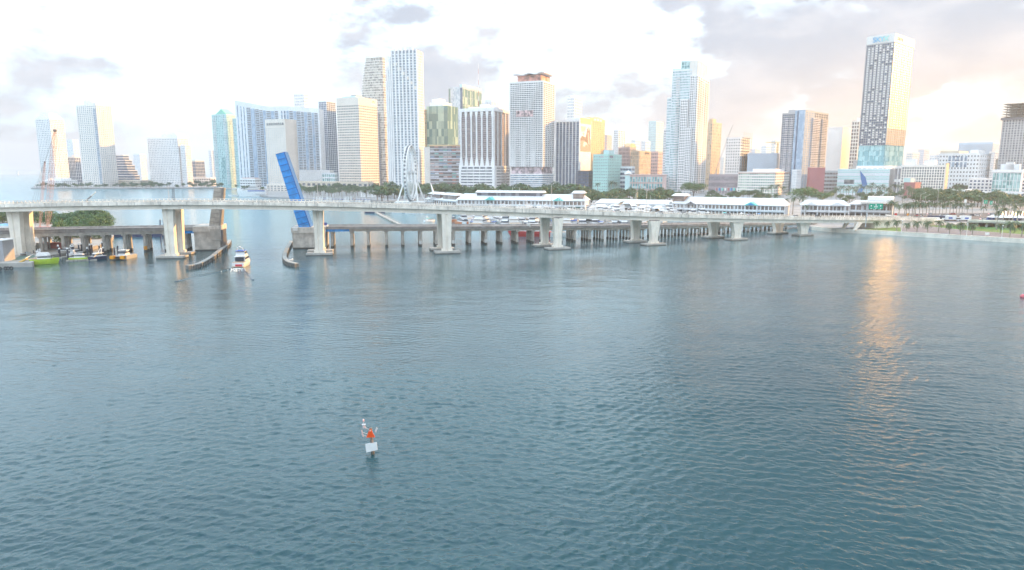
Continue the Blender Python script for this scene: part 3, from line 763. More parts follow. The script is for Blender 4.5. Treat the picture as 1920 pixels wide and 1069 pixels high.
# hotel podium and low buildings by the shore
simple('hotel_podium', 'low stone hotel podium by the water left of the blue leaf', (500,545,560), 346, 1120, 3, 7, 2, stone, g_grey, 0.5, 0.3)
simple('terminal_block', 'white striped low building with red roof line behind the white ferry', (450,478,489), 335, 1180, 4, 6, 3, white_w, g_grey, 0.55, 0.2, roof=[(0.1,0.9,0.1,0.9,1.5,pink_w)])
simple('conference_hall', 'broad blank white hall at the foot of the concave slab', (556,618,625), 319, 1230, 1, 3, 2, white_w, white_w, 0.1, 0.05)
simple('low_block', 'long low beige park building right of the blue leaf', (556,690,700), 341, 1090, 2, 14, 2, beige, g_grey, 0.45, 0.4)
simple('low_block', 'pale teal glazed annex behind the long beige park building', (604,628,632), 324, 1200, 4, 6, 2, white2, g_teal, 0.35, 0.2)

# tan logo tower
f = Foot(631, 672, 706, 182, 1180); r = bld('bank_tower', 'peach stone office tower with regular small dark windows and round red logo', f)
vol(r, f, 33, 13, 10, stone, g_dark, 0.55, 0.28, 0.4, parapet=12)
roofbox(r, f, 0.3, 0.9, 0.2, 0.7, 3.0, teal_w); roofbox(r, f, 0.35, 0.6, 0.3, 0.6, 6.0, grey_w)
zc = f.z1-7
m = MB()
for k in range(10):
    t0, t1 = math.pi*k/10, math.pi*(k+1)/10
    pt = lambda t, rr: f.P(-0.5, f.LR*0.80 - rr*math.cos(t), zc + rr*math.sin(t))
    m.add([pt(t0,2.6), pt(t1,2.6), pt(t1,3.8), pt(t0,3.8)], [(0,1,2,3)])
m.build('red_logo_arc', mat('logo_red', (0.70, 0.06, 0.05), 0.5), r)
m = MB(); f.box(m, -0.55, -0.4, f.LR*0.68, f.LR*0.92, zc-2.6, zc-0.2); m.build('logo_lettering', white_p, r)

# curved tower behind
f = Foot(672, 716, 724, 107, 1330); r = bld('curved_tower', 'tall bronze glass tower with bulging curved flank and top cornice', f)
nfl = 52; core, sl = [], MB()
cx0 = f.P(f.LL*0.5, f.LR*0.5, 0); H = f.z1
def cring(z, grow=0.0):
    t = (z-2)/(H-2); 
    lw = np.interp(t, [0,0.4,0.62,0.75,0.86,0.94,1.0], [1.08,1.12,1.04,0.92,0.76,0.60,0.46])
    out = []
    for k in range(20):
        a_ = 2*math.pi*k/20; ca, sa = math.cos(a_), math.sin(a_)
        ex = 0.55; x_ = math.copysign(abs(ca)**ex, ca); y_ = math.copysign(abs(sa)**ex, sa)
        l = f.LL*0.5*x_*(lw if x_ > 0 else 1.0)
        out.append(cx0 + f.uL*(l + grow*x_) + f.uR*((f.LR*0.5 + grow)*y_) + Vector((0,0,z)))
    return out
MB().loft([cring(2+(H-2)*k/26) for k in range(27)]).build('glazing', g_lit, r, recalc=True)
for k in range(nfl):
    z = 2+(H-4)*k/nfl; sl.loft([cring(z, 0.8), cring(z+1.1, 0.8)])
sl.build('floor_bands', warmw, r, kind='stuff', recalc=True)
MB().loft([cring(H-0.5, 1.2), cring(H+4, 0.6)]).build('cornice', warmw, r, recalc=True)

# the tall stepped finned tower
f = Foot(723, 781, 792, 96, 1120, a=R(14)); r = bld('finned_skyscraper', 'tallest pale stepped skyscraper with vertical fins behind the Ferris wheel', f)
def fin_vol(l0, l1, r0, r1, z1):
    core = MB(); f.box(core, l0, l1, r0, r1, 2, z1-0.3); core.build('glazing', g_slate, r)
    m = MB(); nf = int((z1-2)/4.2)
    for k in range(nf): f.box(m, l0-0.28, l1+0.28, r0-0.28, r1+0.28, 2+k*4.2, 2+k*4.2+1.35)
    m.build('floor_bands', white2, r, kind='stuff')
    m = MB(); n_ = max(1, int((l1-l0)/5.6))
    for k in range(n_+1):
        c = l0+(l1-l0)*k/n_; f.box(m, c-1.25, c+1.25, r0-1.4, r0, 2, z1)
    n_ = max(2, int((r1-r0)/5.6))
    for k in range(n_+1):
        c = r0+(r1-r0)*k/n_; f.box(m, l0-0.5, l0, c-1.2, c+1.2, 2, z1); f.box(m, l1, l1+0.5, c-1.2, c+1.2, 2, z1)
    m.build('fins', white_w, r, kind='stuff')
LL = f.LL
px2l = lambda px: LL*(781-px)/(781-723)
zz = lambda y: zat(y, 1120)
fin_vol(0, px2l(734), 0, f.LR, zz(93)); fin_vol(px2l(734), px2l(729.5), 1.5, f.LR-2, zz(105)); fin_vol(px2l(729.5), px2l(725), 3, f.LR-3, zz(128)); fin_vol(px2l(725), px2l(721), 4.5, f.LR-3, zz(150))
for k in range(6):      # sloping cut-back panels near the top of the long face
    l = px2l(741+k*7); panel(r, f, 'L', (l-3.0)/LL, (l+3.0)/LL, zz(122+k*9), zz(116+k*9), stone, 'sloped_inset', 1.1)
for s0, h in ((0.2, 5), (0.45, 6), (0.6, 4), (0.75, 5)): roofbox(r, f, s0, s0+0.05, 0.4, 0.5, h, white_w, 'roof_mast', z=zz(93))
simple('office_tower', 'slim grey office tower wedged between the logo tower and the finned skyscraper', (704,709,724), 212, 1330, 33, 2, 5, grey_w, g_grey, 0.4, 0.4)
simple('apartment_tower', 'sunlit ochre tower just right of the finned skyscraper', (788,795,816), 205, 1310, 34, 3, 7, orange_w, g_lit, 0.4, 0.3)
r, f = simple('apartment_tower', 'dark green glass tower with white stepped top behind the striped garage', (800,839,858), 198, 1300, 32, 9, 5, g_green, g_green, 0.05, 0.08)
roofbox(r, f, 0.25, 0.9, 0.1, 0.9, 7, white_w); roofbox(r, f, 0.5, 0.85, 0.2, 0.8, 14, white_w, 'roof_tower')
f = Foot(841, 867, 903, 163, 1420); r = bld('mirror_tower', 'faceted mirror-glass tower with green and gold reflections', f)
vol(r, f, 12, 3, 4, g_pale, g_green, 0.03, 0.05, 0.2, parapet=3)
panel(r, f, 'L', 0.0, 0.16, 30, f.z1-2, g_navy, 'dark_glass_strip', 0.5); roofbox(r, f, 0.0, 0.2, 0.0, 1.0, 5, teal_w, 'roof_fin')
m = MB(); f.box(m, f.LL*0.16, f.LL*0.86, -0.55, 0, 40, f.z1-1.5); m.build('pale_glass_panel', g_pale, r)
# broadcast mast
p = at(897.5, 200, 1030)
r = thing('antenna_mast', 'slim red and white antenna mast on the roof of the black-and-white finned office', 'antenna', p)
zb_, zt_ = p.z, zat(119, 1030)
for k in range(8):
    z0_, z1_ = zb_+(zt_-zb_)*k/8, zb_+(zt_-zb_)*(k+1)/8
    MB().tube((p.x, p.y, z0_), (p.x, p.y, z1_), 0.45-0.04*k, 0.41-0.04*k, 6).build('mast_section', mat('mast_red', (0.55, 0.20, 0.14), 0.6) if k % 2 == 0 else white_p, r)

# striped colourful garage block
f = Foot(806, 863, 866, 273, 1090, a=R(4), depth=40); r = bld('parking_garage', 'low wide garage block of coloured horizontal louvres', f)
core = MB(); f.box(core, 0, f.LL, 0, f.LR, 2, f.z1-1); core.build('glazing', g_gold, r)
stripe = [mauve_w, wallm('rust', (0.45,0.20,0.15)), grey_w, wallm('sea_green', (0.22,0.45,0.42)), pink_w, lilac, wallm('slate_blue', (0.25,0.33,0.45))]
fh = (f.z1-2)/14
for k in range(14):
    m = MB(); f.box(m, -0.5, f.LL+0.5, -0.6, f.LR+0.5, 2+k*fh, 2+k*fh+fh*0.30); m.build('louvre_band', grey_w if k % 2 else lilac, r)
    for j in range(7):
        m = MB(); w = f.LL/7; f.box(m, w*j+0.3, w*(j+1)-0.3, -0.42, 0, 2+k*fh+fh*0.42, 2+k*fh+fh*0.8)
        if random.random() < 0.62: m.build('coloured_panel', random.choice(stripe), r)
m = MB(); f.box(m, -0.6, f.LL+0.6, -0.8, f.LR+0.6, f.z1-1, f.z1+1.2); m.build('parapet', orange_w, r)  # apricot colour stands in for low sun on the top edge
m = MB(); f.box(m, f.LL, f.LL+10, 2, f.LR, 2, f.z1-2); m.build('stair_tower', stone, r)

# black and white finned office with flared arches
f = Foot(863, 925, 953, 204, 1030, a=R(22)); r = bld('finned_office', 'dark bronze glass office with white fins flaring to arches over a white podium', f)
zp = zat(311, 1030); za = zat(303, 1030)
core = MB(); f.box(core, 0, f.LL, 0, f.LR, 2, f.z1-4); core.build('glazing', g_gold, r)
m = MB(); fhh = (f.z1-4-zp)/27
for k in range(27): f.box(m, -0.12, f.LL+0.12, -0.12, f.LR+0.12, zp+k*fhh, zp+k*fhh+0.9)
m.build('spandrel_lines', mauve_w, r, kind='stuff')
for k in range(7):
    l = f.LL*(0.02+0.96*k/6); m = MB(); f.box(m, l-1.0, l+1.0, -1.5, 0, zp+14, f.z1-3)
    q = lambda l_, d_, z_: f.P(l_, d_, z_)
    m.hexa([q(l+3.4,-1.5,zp),q(l-3.4,-1.5,zp),q(l-3.4,0.1,zp),q(l+3.4,0.1,zp), q(l+1.0,-1.5,zp+14),q(l-1.0,-1.5,zp+14),q(l-1.0,0.1,zp+14),q(l+1.0,0.1,zp+14)])
    m.hexa([q(l+1.0,-1.5,f.z1-13),q(l-1.0,-1.5,f.z1-13),q(l-1.0,0.05,f.z1-13),q(l+1.0,0.05,f.z1-13), q(l+2.4,-1.6,f.z1-3.2),q(l-2.4,-1.6,f.z1-3.2),q(l-2.4,0.05,f.z1-3.2),q(l+2.4,0.05,f.z1-3.2)])
    m.build('flared_fin', white_w, r)
for k in range(5):
    s = f.LR*(0.02+0.96*k/4); m = MB(); f.box(m, -1.4, 0, s-0.9, s+0.9, zp, f.z1-3); m.build('side_fin', white_w, r)
m = MB(); f.box(m, -1.7, f.LL+1.7, -1.8, f.LR+1.7, f.z1-3.2, f.z1+1.5); m.build('parapet', white_w, r)
roofbox(r, f, 0.05, 0.85, 0.2, 0.8, 4.5, white_w); roofbox(r, f, 0.4, 0.6, 0.4, 0.7, 9, white_w, 'mast_base')
m = MB(); f.box(m, -2.4, f.LL+2.4, -2.4, f.LR+2.4, 2, zp); m.build('podium', white_w, r)
m = MB(); ph = (zp-4)/9
for k in range(9):
    for j in range(5):
        if k == 8: f.box(m, f.LL*(0.04+j*0.19), f.LL*(0.19+j*0.19), -2.7, -2.3, 4+k*ph, 4+k*ph+ph*0.6)
        else: f.box(m, f.LL*(0.03+j*0.192), f.LL*(0.205+j*0.192), -2.7, -2.3, 4+k*ph, 4+k*ph+ph*0.42)
    for j in range(3): f.box(m, -2.7, -2.3, f.LR*(0.1+j*0.3), f.LR*(0.36+j*0.3), 4+k*ph, 4+k*ph+ph*0.42)
m.build('podium_louvres', g_grey, r, kind='stuff')

# white banded condo with wavy crown
f = Foot(957, 1018, 1039, 151, 1010, a=R(24)); r = bld('banded_condo', 'white banded condo tower with wavy roof crown and sunlit peach side', f)
zp1, zp2 = zat(326, 1010), zat(313, 1010)
vol(r, f, 10, 14, 5, white_w, g_blue, 0.52, 0.0, 1.0, z1=zp1, parapet=1.2)
vol(r, f, 44, 14, 5, white_w, g_grey, 0.46, 0.10, 1.3, z0=zp2, parapet=2.0)
m = MB(); f.box(m, 1, f.LL-1, 1, f.LR-1, zp1-0.1, zp2); m.build('mural_band', mat('mural_band', (0.45, 0.36, 0.38), 0.7, var=0.8, vscale=0.18), r)
balconies(r, f, 'L', [(0.2,0.34),(0.52,0.66),(0.82,0.98)], zp2+1, f.z1-3, 44, white_w, 2.0, 1.0)
zm0, zm1 = zat(218, 1010), zat(206, 1010)
panel(r, f, 'L', 0.28, 0.80, zm0, zm1, mat('mural_panel', (0.50, 0.36, 0.36), 0.7, var=0.9, vscale=0.25), 'mural_panel', 2.2)
m = MB(); f.box(m, f.LL*0.1, f.LL*0.82, f.LR*0.1, f.LR*0.9, f.z1, f.z1+9); m.build('penthouse', mat('penthouse_mural', (0.62, 0.30, 0.24), 0.7, var=0.6, vscale=0.15), r)
secs = []
for k in range(25):
    t = k/24; l = f.LL*(0.92-0.98*t); z = f.z1+9.2+1.1*math.sin(t*math.pi*5)+1.2*t
    secs.append([f.P(l, -2, z), f.P(l, f.LR+2, z), f.P(l, f.LR+2, z+1.6), f.P(l, -2, z+1.6)])
MB().loft(secs).build('wavy_roof', white_w, r, recalc=True)

# ---- centre right ----------------------------------------------------------------------------------------------------
simple('apartment_tower', 'distant white tower with a sunlit yellow side above the dark finned tower', (1064,1077,1091), 182, 1700, 30, 4, 4, white_w, g_pale, 0.4, 0.3, roof=[(0.2,0.8,0.2,0.8,5,white_w)])
f = Foot(1043, 1087, 1108, 224, 1040, a=R(30)); r = bld('dark_finned_tower', 'dark grey glass tower with white vertical fins and a painted billboard on its side', f)
core = MB(); f.box(core, 0, f.LL, 0, f.LR, 2, f.z1-3); core.build('glazing', g_navy, r)
m = MB(); fhh = (f.z1-6)/34
for k in range(34): f.box(m, -0.1, f.LL+0.1, -0.14, f.LR+0.1, 4+k*fhh, 4+k*fhh+0.8)
m.build('spandrel_lines', grey_w, r, kind='stuff')
for k in range(8):
    l = f.LL*(0.0+k/7); m = MB(); f.box(m, l-0.55, l+0.55, -1.1, 0, 2, f.z1-2); m.build('fin', white_w, r)
m = MB(); f.box(m, -0.5, f.LL+1.2, -1.3, f.LR+1, f.z1-3.2, f.z1); m.build('parapet', white2, r); roofbox(r, f, 0.0, 0.7, 0.2, 0.9, 4, white2)
m = MB(); f.box(m, -0.7, 0.0, -0.2, f.LR+0.3, 2, f.z1-3.3); m.build('blank_side_wall', white2, r)
# billboard: a flat print (sky, dark hills, seated figure in a dark robe, pale patches)
bz0, bz1 = zat(284, 1040), zat(236, 1040)
rr = lambda s0, s1, t0, t1, m_, nm, out: panel(r, f, 'R', s0, s1, bz0+(bz1-bz0)*t0, bz0+(bz1-bz0)*t1, m_, nm, out)
B_ = rr(0.04, 0.97, 0, 1, mat('print_sky', (0.36, 0.58, 0.74), 0.6), 'billboard', 0.95)
def blob(pts_, m_, nm, out=1.0):
    bb = MB(); v = [f.P(-out, f.LR*(0.04+0.93*a_), bz0+(bz1-bz0)*b_) for a_, b_ in pts_]
    bb.add(v, [tuple(range(len(v)))]); o = bb.build(nm, m_, B_); o.location = (0,0,0)
p_dark = mat('print_dark', (0.13, 0.09, 0.09), 0.6); p_br = mat('print_earth', (0.32, 0.24, 0.20), 0.6, var=0.3, vscale=0.5); p_pk = mat('print_pink', (0.62, 0.40, 0.38), 0.6); p_wh = mat('print_white', (0.7,0.62,0.62), 0.6); p_y = mat('print_yellow', (0.85,0.62,0.22), 0.6)
blob([(0,0),(1,0),(1,0.5),(0.8,0.6),(0.4,0.58),(0,0.52)], p_br, 'print_hill', 0.97)
blob([(0,0.5),(0.15,0.62),(0.4,0.58),(0.5,0.45),(0,0.42)], p_dark, 'print_ridge', 0.98); blob([(0,1),(0.5,1),(0.4,0.8),(0.1,0.78)], p_pk, 'print_cloud', 0.98)
blob([(0.62,0.9),(0.74,0.98),(0.9,0.9),(0.92,0.62),(0.8,0.35),(0.95,0.2),(0.6,0.38),(0.4,0.42),(0.55,0.68)], p_dark, 'print_robe', 0.99)
blob([(0.7,0.96),(0.82,0.97),(0.84,0.86),(0.74,0.84)], p_pk, 'print_face', 1.0); blob([(0.68,0.78),(0.78,0.76),(0.86,0.3),(0.74,0.3)], p_pk, 'print_arm', 1.0)
blob([(0.25,0.22),(0.32,0.4),(0.6,0.36),(0.7,0.22),(0.55,0.3),(0.4,0.2)], p_wh, 'print_shell', 1.0); blob([(0.2,0.68),(0.26,0.76),(0.34,0.7),(0.27,0.62)], p_y, 'print_star', 1.0)
rr(0.04, 0.97, 1.10, 1.32, mat('print_yellow_board', (0.85, 0.66, 0.22), 0.6), 'yellow_sign_board', 0.95)
f = Foot(1090, 1107, 1134, 220, 1130); r = bld('apartment_tower', 'sunlit apricot tower with framed top sign bays behind the billboard', f)
vol(r, f, 34, 6, 8, orange_w, g_lit, 0.5, 0.62, 0.4, parapet=5)
for s in (0.22, 0.42, 0.62): panel(r, f, 'R', s, s+0.14, f.z1-4, f.z1-1, white_p, 'sign_panel', 0.8)
panel(r, f, 'R', 0.2, 0.8, f.z1-0.8, f.z1+2.2, pink_w, 'roof_sign', 0.6)
simple('office_block', 'dark brown low office at the foot of the billboard tower', (1084,1104,1113), 320, 1020, 7, 5, 2, dark_w, g_navy, 0.3, 0.15)
r, f = simple('office_block', 'mint green block with small square windows', (1113,1140,1165), 289, 1000, 13, 8, 8, mint, g_grey, 0.68, 0.62, 0.5)
roofbox(r, f, 0.05, 0.4, 0.1, 0.5, 6, teal_w)
m = MB(); f.box(m, f.LL*0.3, f.LL*0.5, -0.6, 0, f.z1-5, f.z1-2.5); m.build('wall_sign', grey_w, r); m = MB(); f.box(m, -0.6, 0, f.LR*0.1, f.LR*0.35, f.z1-5.5, f.z1-2); m.build('wall_sign', g_navy, r)
simple('apartment_tower', 'thin pale tower right of the apricot tower', (1131,1138,1147), 253, 1500, 22, 3, 4, pink_w, g_pale, 0.4, 0.4)
simple('apartment_tower', 'distant narrow pale tower with dark window strips above the tan blocks', (1151,1160,1173), 243, 1700, 26, 4, 4, white2, g_grey, 0.3, 0.5)
r, f = simple('office_block', 'mauve stone office with half-round gable beside the sunlit gold block', (1160,1181,1192), 276, 1200, 12, 8, 4, mauve_w, g_grey, 0.35, 0.5)
m = MB(); 
arc = [f.P(-0.3, f.LR*(0.5-0.5*math.cos(math.pi*k/10)), f.z1+7*math.sin(math.pi*k/10)) for k in range(11)]
m.loft([arc, [q + f.uL*f.LL*0.5 for q in arc]]); m.build('half_round_gable', orange_w, r, recalc=True)
r, f = simple('office_block', 'sunlit gold office block with vertical ribs', (1183,1187,1221), 282, 1150, 10, 1, 14, tan_w, g_lit, 0.2, 0.5)
m = MB(); f.box(m, -0.9, 0, f.LR*0.65, f.LR*0.88, f.z1-5, f.z1-2); m.build('wall_sign', dark_w, r)
simple('office_block', 'grey banded office right of the mint block', (1163,1184,1190), 312, 1040, 6, 4, 2, white2, g_navy, 0.5, 0.05)
f = Foot(1172, 1250, 1256, 329, 985, a=R(12), depth=30); r = bld('low_rise', 'pink low-rise with two rows of large teal windows', f)
m = MB(); f.box(m, 0, f.LL, 0, f.LR, 2, f.z1); m.build('wall', pink_w, r)
for row in range(2):
    for k in range(13):
        l = f.LL*(0.10+0.066*k); z = 2+(f.z1-2)*(0.28+0.36*row)
        m = MB(); f.box(m, l, l+f.LL*0.048, -0.1, 0.3, z, z+(f.z1-2)*0.28); w_ = m.build('window', g_teal, r)
        m = MB(); f.box(m, l-0.4, l+f.LL*0.048+0.4, -0.7, 0, z-0.6, z-0.05); m.build('sill', pink_w, w_).location = (0,0,0)
m = MB(); f.box(m, -1, f.LL+1, -1, f.LR+1, f.z1, f.z1+1.2); m.build('parapet', pink_w, r)
m = MB(); f.box(m, f.LL*0.88, f.LL*1.0, -0.9, 8, 2, f.z1+2); m.build('glazed_stair', teal_w, r)
q = f.P(f.LL*0.93, 3, f.z1+2); MB().lathe(q, [(6,0),(5.5,1.5),(2.5,3.2),(0.2,5.5)], 8).build('tent_canopy', white_p, r)
simple('apartment_tower', 'hazy pale aqua tower left of the tall white stepped tower', (1217,1231,1244), 227, 2000, 26, 6, 5, teal_w, g_pale, 0.3, 0.35)
simple('apartment_block', 'pinkish white block below the hazy aqua tower', (1215,1234,1243), 284, 1250, 11, 6, 3, pink_w, g_grey, 0.5, 0.5)
# tall white stepped tower
f = Foot(1253, 1309, 1330, 137, 1000, a=R(27)); r = bld('stepped_condo', 'tall white and aqua condo tower with stepped flanks and glass crown', f)
zz = lambda y: zat(y, 1000)
vol(r, f, 48, 13, 5, white2, g_teal, 0.36, 0.30, 0.4, l0=f.LL*0.22, l1=f.LL*0.86, r0=2, z1=zz(128))
vol(r, f, 34, 5, 4, white2, g_teal, 0.36, 0.35, 0.4, l0=f.LL*0.80, l1=f.LL*1.02, r0=4, z1=zz(180)); vol(r, f, 26, 4, 4, white_w, g_grey, 0.4, 0.4, 0.4, l0=f.LL*0.96, l1=f.LL*1.12, r0=7, z1=zz(240))
vol(r, f, 50, 4, 5, white_w, g_grey, 0.36, 0.4, 0.4, l0=f.LL*0.0, l1=f.LL*0.24, r0=0, z1=zz(140)); vol(r, f, 36, 4, 3, white_w, g_grey, 0.36, 0.4, 0.4, l0=f.LL*0.28, l1=f.LL*0.52, r0=-3, r1=6, z1=zz(185))
vol(r, f, 26, 3, 3, white_w, g_grey, 0.36, 0.4, 0.4, l0=f.LL*0.12, l1=f.LL*0.3, r0=-4, r1=6, z1=zz(240)); vol(r, f, 4, 3, 3, teal_w, g_teal, 0.12, 0.15, 0.4, l0=f.LL*0.30, l1=f.LL*0.58, r0=3, r1=f.LR*0.7, z0=zz(140), z1=zz(112))
vol(r, f, 3, 3, 3, warmw, warmw, 0.1, 0.15, 0.4, l0=f.LL*0.02, l1=f.LL*0.28, r0=2, r1=f.LR*0.8, z0=zz(142), z1=zz(112)); vol(r, f, 3, 5, 3, teal_w, g_teal, 0.15, 0.2, 0.4, l0=f.LL*0.62, l1=f.LL*0.86, r0=2.5, z0=zz(135), z1=zz(126))
balconies(r, f, 'R', [(0.15,0.5),(0.62,0.95)], 12, zz(145), 48, white_w, 1.8, 1.1)
b = MB(); nfl = 46; fh = (zz(140)-12)/nfl
for k in range(nfl): f.box(b, f.LL*0.60, f.LL*0.72, 0.4, 2.0, 12+k*fh, 12+k*fh+1.1); f.box(b, f.LL*0.04, f.LL*0.10, -1.4, 0.0, 12+k*fh, 12+k*fh+1.1)
b.build('balconies', white_w, r, kind='stuff')
r, f = simple('apartment_tower', 'sunlit orange tower peeking out right of the tall stepped condo', (1326,1336,1353), 229, 1200, 22, 3, 5, tan_w, g_lit, 0.35, 0.5, roof=[(0.2,0.8,0.1,0.5,6,tan_w)])
f = Foot(1362, 1389, 1406, 257, 1150); r = bld('unfinished_tower', 'white tower with punched windows and scaffolded side under construction', f)
vol(r, f, 18, 6, 5, white_w, g_dark, 0.55, 0.6, 0.4)
m = MB()
for k in range(20):
    z = 6+(f.z1-2)*k/20; f.box(m, -3.5, -0.6, f.LR*0.1, f.LR*1.05, z, z+0.4)
m.build('scaffold_decks', galv, r, kind='stuff')
for k in range(5):
    m = MB(); c = f.P(-3.4, f.LR*(0.12+0.22*k), 0); m.tube((c.x,c.y,2),(c.x,c.y,f.z1+8),0.22,n=4); m.build('scaffold_pole', orange_p, r)
r, f = simple('parking_garage', 'mauve brown garage with vertical slots behind the white arcade', (1330,1386,1389), 327, 985, 3, 26, 2, mauve_w, g_grey, 0.35, 0.5, 0.4)
r, f = simple('big_box', 'plain pale blue box building behind the cream office', (1402,1457,1464), 287, 1120, 1, 2, 1, blue_w, blue_w, 0.02, 0.0, a=R(26)); panel(r, f, 'R', 0, 1, 2, f.z1, grey_w, 'grey_side', 0.4)
r, f = simple('office_block', 'cream six-storey office with green ribbon windows and red roof line', (1385,1453,1486), 322, 950, 8, 16, 9, warmw, g_green, 0.48, 0.35, 0.4, a=R(34), roof=[(0.1,0.7,0.2,0.8,4,white_w)])
m = MB(); f.box(m, -0.6, f.LL+0.6, -0.6, f.LR+0.6, f.z1-2.4, f.z1-1.6); m.build('red_roof_line', mat('brick_red', (0.45,0.14,0.10), 0.7), r)
# dark three-part tower
f = Foot(1467, 1511, 1553, 210, 1010, a=R(44)); r = bld('dark_condo', 'dark grey condo tower of three slabs with balconied side', f)
vol(r, f, 36, 7, 1, grey_w, g_navy, 0.30, 0.2, 0.5, l0=f.LL*0.42, l1=f.LL*0.98); balconies(r, f, 'L', [(0.5,0.62),(0.72,0.84)], 20, f.z1-6, 36, lilac)
m = MB(); f.box(m, f.LL*0.0, f.LL*0.42, -2.5, f.LR*0.4, 2, f.z1+3); m.build('glass_slab', MATS['glass_skyblue'], r)
m = MB(); f.box(m, f.LL*0.26, f.LL*0.32, -2.9, 0, 2, f.z1+2); m.build('dark_seam', g_navy, r)
vol(r, f, 36, 1, 9, grey_w, g_grey, 0.28, 0.25, 0.5, l0=0.3, l1=f.LL*0.4, r0=1, z1=f.z1+2.5); balconies(r, f, 'R', [(0.28,0.6),(0.7,0.98)], 30, f.z1-6, 33, lilac, 2.2, 1.2)
roofbox(r, f, 0.55, 0.85, 0.1, 0.5, 5, grey_w)
simple('low_block', 'dusky red louvred block at the foot of the dark condo tower', (1519,1547,1551), 314, 960, 8, 2, 2, red_w, red_w, 0.5, 0.05, a=R(10))
r, f = simple('office_tower', 'pale plain slab tower with glaring sunlit edge left of the tall lettered tower', (1550,1581,1599), 238, 1150, 1, 8, 1, white_w, white_w, 0.0, 0.0, a=R(42))
simple('parking_garage', 'grey banded garage between the red block and the striped white podium', (1545,1573,1577), 320, 990, 6, 5, 1, grey_w, g_gold, 0.5, 0.1, a=R(8))
simple('unfinished_tower', 'stepped tower under construction tucked behind the tall lettered tower', (1598,1612,1632), 226, 1120, 20, 3, 3, warmw, g_gold, 0.35, 0.35, a=R(44), roof=[(0.1,0.7,0.2,0.8,5,white_w),(0.2,0.4,0.3,0.6,9,red_w)])
# lettered tower
f = Foot(1626, 1677, 1712, 78, 960, a=R(48)); r = bld('lettered_tower', 'tallest right-hand tower with curtained grid and blue SKYX lettering at its top', f, 'tower')
zg1, zg0 = zat(272, 960), zat(312, 960)
vol(r, f, 4, 5, 4, g_teal, glass('glass_aqua', (0.18,0.42,0.47), (0.40,0.66,0.68), cell=(5,7), share=0.5), 0.06, 0.10, 0.2, z0=zg0, z1=zg1, parapet=0.5)
vol(r, f, 2, 5, 5, white_w, g_grey, 0.2, 0.25, 0.5, z1=zg0, parapet=1.0)
fh = vol(r, f, 42, 12, 12, grey_w, g_navy, 0.20, 0.07, 0.9, z0=zg1, parapet=1.0)
m = MB()
for k in range(42):
    z = zg1+k*fh+fh*0.12
    for j in range(7):
        if random.random() < (0.86 if k > 12 else 0.5):
            l = f.LL*(0.03+0.14*j); f.box(m, l, l+f.LL*0.075, -0.55, 0, z, z+fh*0.58)
m.build('curtained_panes', white_p, r, kind='stuff')
m = MB()
m2 = MB()
for k in range(42):
    z = zg1+k*fh+fh*0.14
    for j in range(9): s_ = f.LR*(0.01+0.11*j); f.box(m if k >= 7 else m2, -0.6, 0, s_, s_+f.LR*0.095, z, z+fh*0.70)
m2.build('unlit_panes', tan_w, r, kind='stuff'); m.build('sunlit_mirror_panes', mat('sun_gold_mirror', (0.74, 0.64, 0.46), 0.50, metal=0.75), r, kind='stuff')  # gold mirror above, tan below: edge of the sunlight put into the panes

m = MB(); f.box(m, -0.8, f.LL+0.8, -0.8, f.LR+0.8, f.z1, f.z1+10.5); m.build('sign_crown', mat('crown_white', (0.70,0.71,0.70), 0.5), r)
cols = [(0.10,0.38,0.66),(0.16,0.50,0.74),(0.22,0.66,0.80),(0.35,0.78,0.74)]
def font_mesh(name, cu, m_):
    t_ = bpy.data.objects.new('font', cu); COL.objects.link(t_); dg = bpy.context.evaluated_depsgraph_get(); dg.update()
    me = bpy.data.meshes.new_from_object(t_.evaluated_get(dg)); bpy.data.objects.remove(t_); bpy.data.curves.remove(cu)
    me.materials.clear(); me.materials.append(m_); me.name = name
    o = bpy.data.objects.new(name, me); COL.objects.link(o); return o
def letters(txt, face, s0, s1, z, h, mats_, out):
    for k, ch in enumerate(txt):
        cu = bpy.data.curves.new('letter', 'FONT'); cu.body = ch; cu.size = h*1.35; cu.extrude = 0.25; cu.align_x = 'CENTER'; cu.offset = 0.02*h
        t = s0 + (s1-s0)*(k+0.5)/len(txt)
        o = font_mesh('letter', cu, mats_[k % len(mats_)])
        if face == 'L': p_ = f.P(f.LL*t, -out, z); ang = math.atan2(-f.uL.y, -f.uL.x)
        else: p_ = f.P(-out, f.LR*t, z); ang = math.atan2(f.uR.y, f.uR.x)
        o.parent = r; o.location = p_ - Vector(r.location); o.rotation_euler = (math.pi/2, 0, ang)
letters('SKYX', 'L', 0.80, 0.22, f.z1+2.0, 6.8, [mat('sign_blue_%d' % i, c_, 0.5) for i, c_ in enumerate(cols)], 1.3)
letters('SKYX', 'R', 0.10, 0.42, f.z1+3.2, 4.2, [mat('sign_tan', (0.62,0.45,0.33), 0.6)], 1.3)
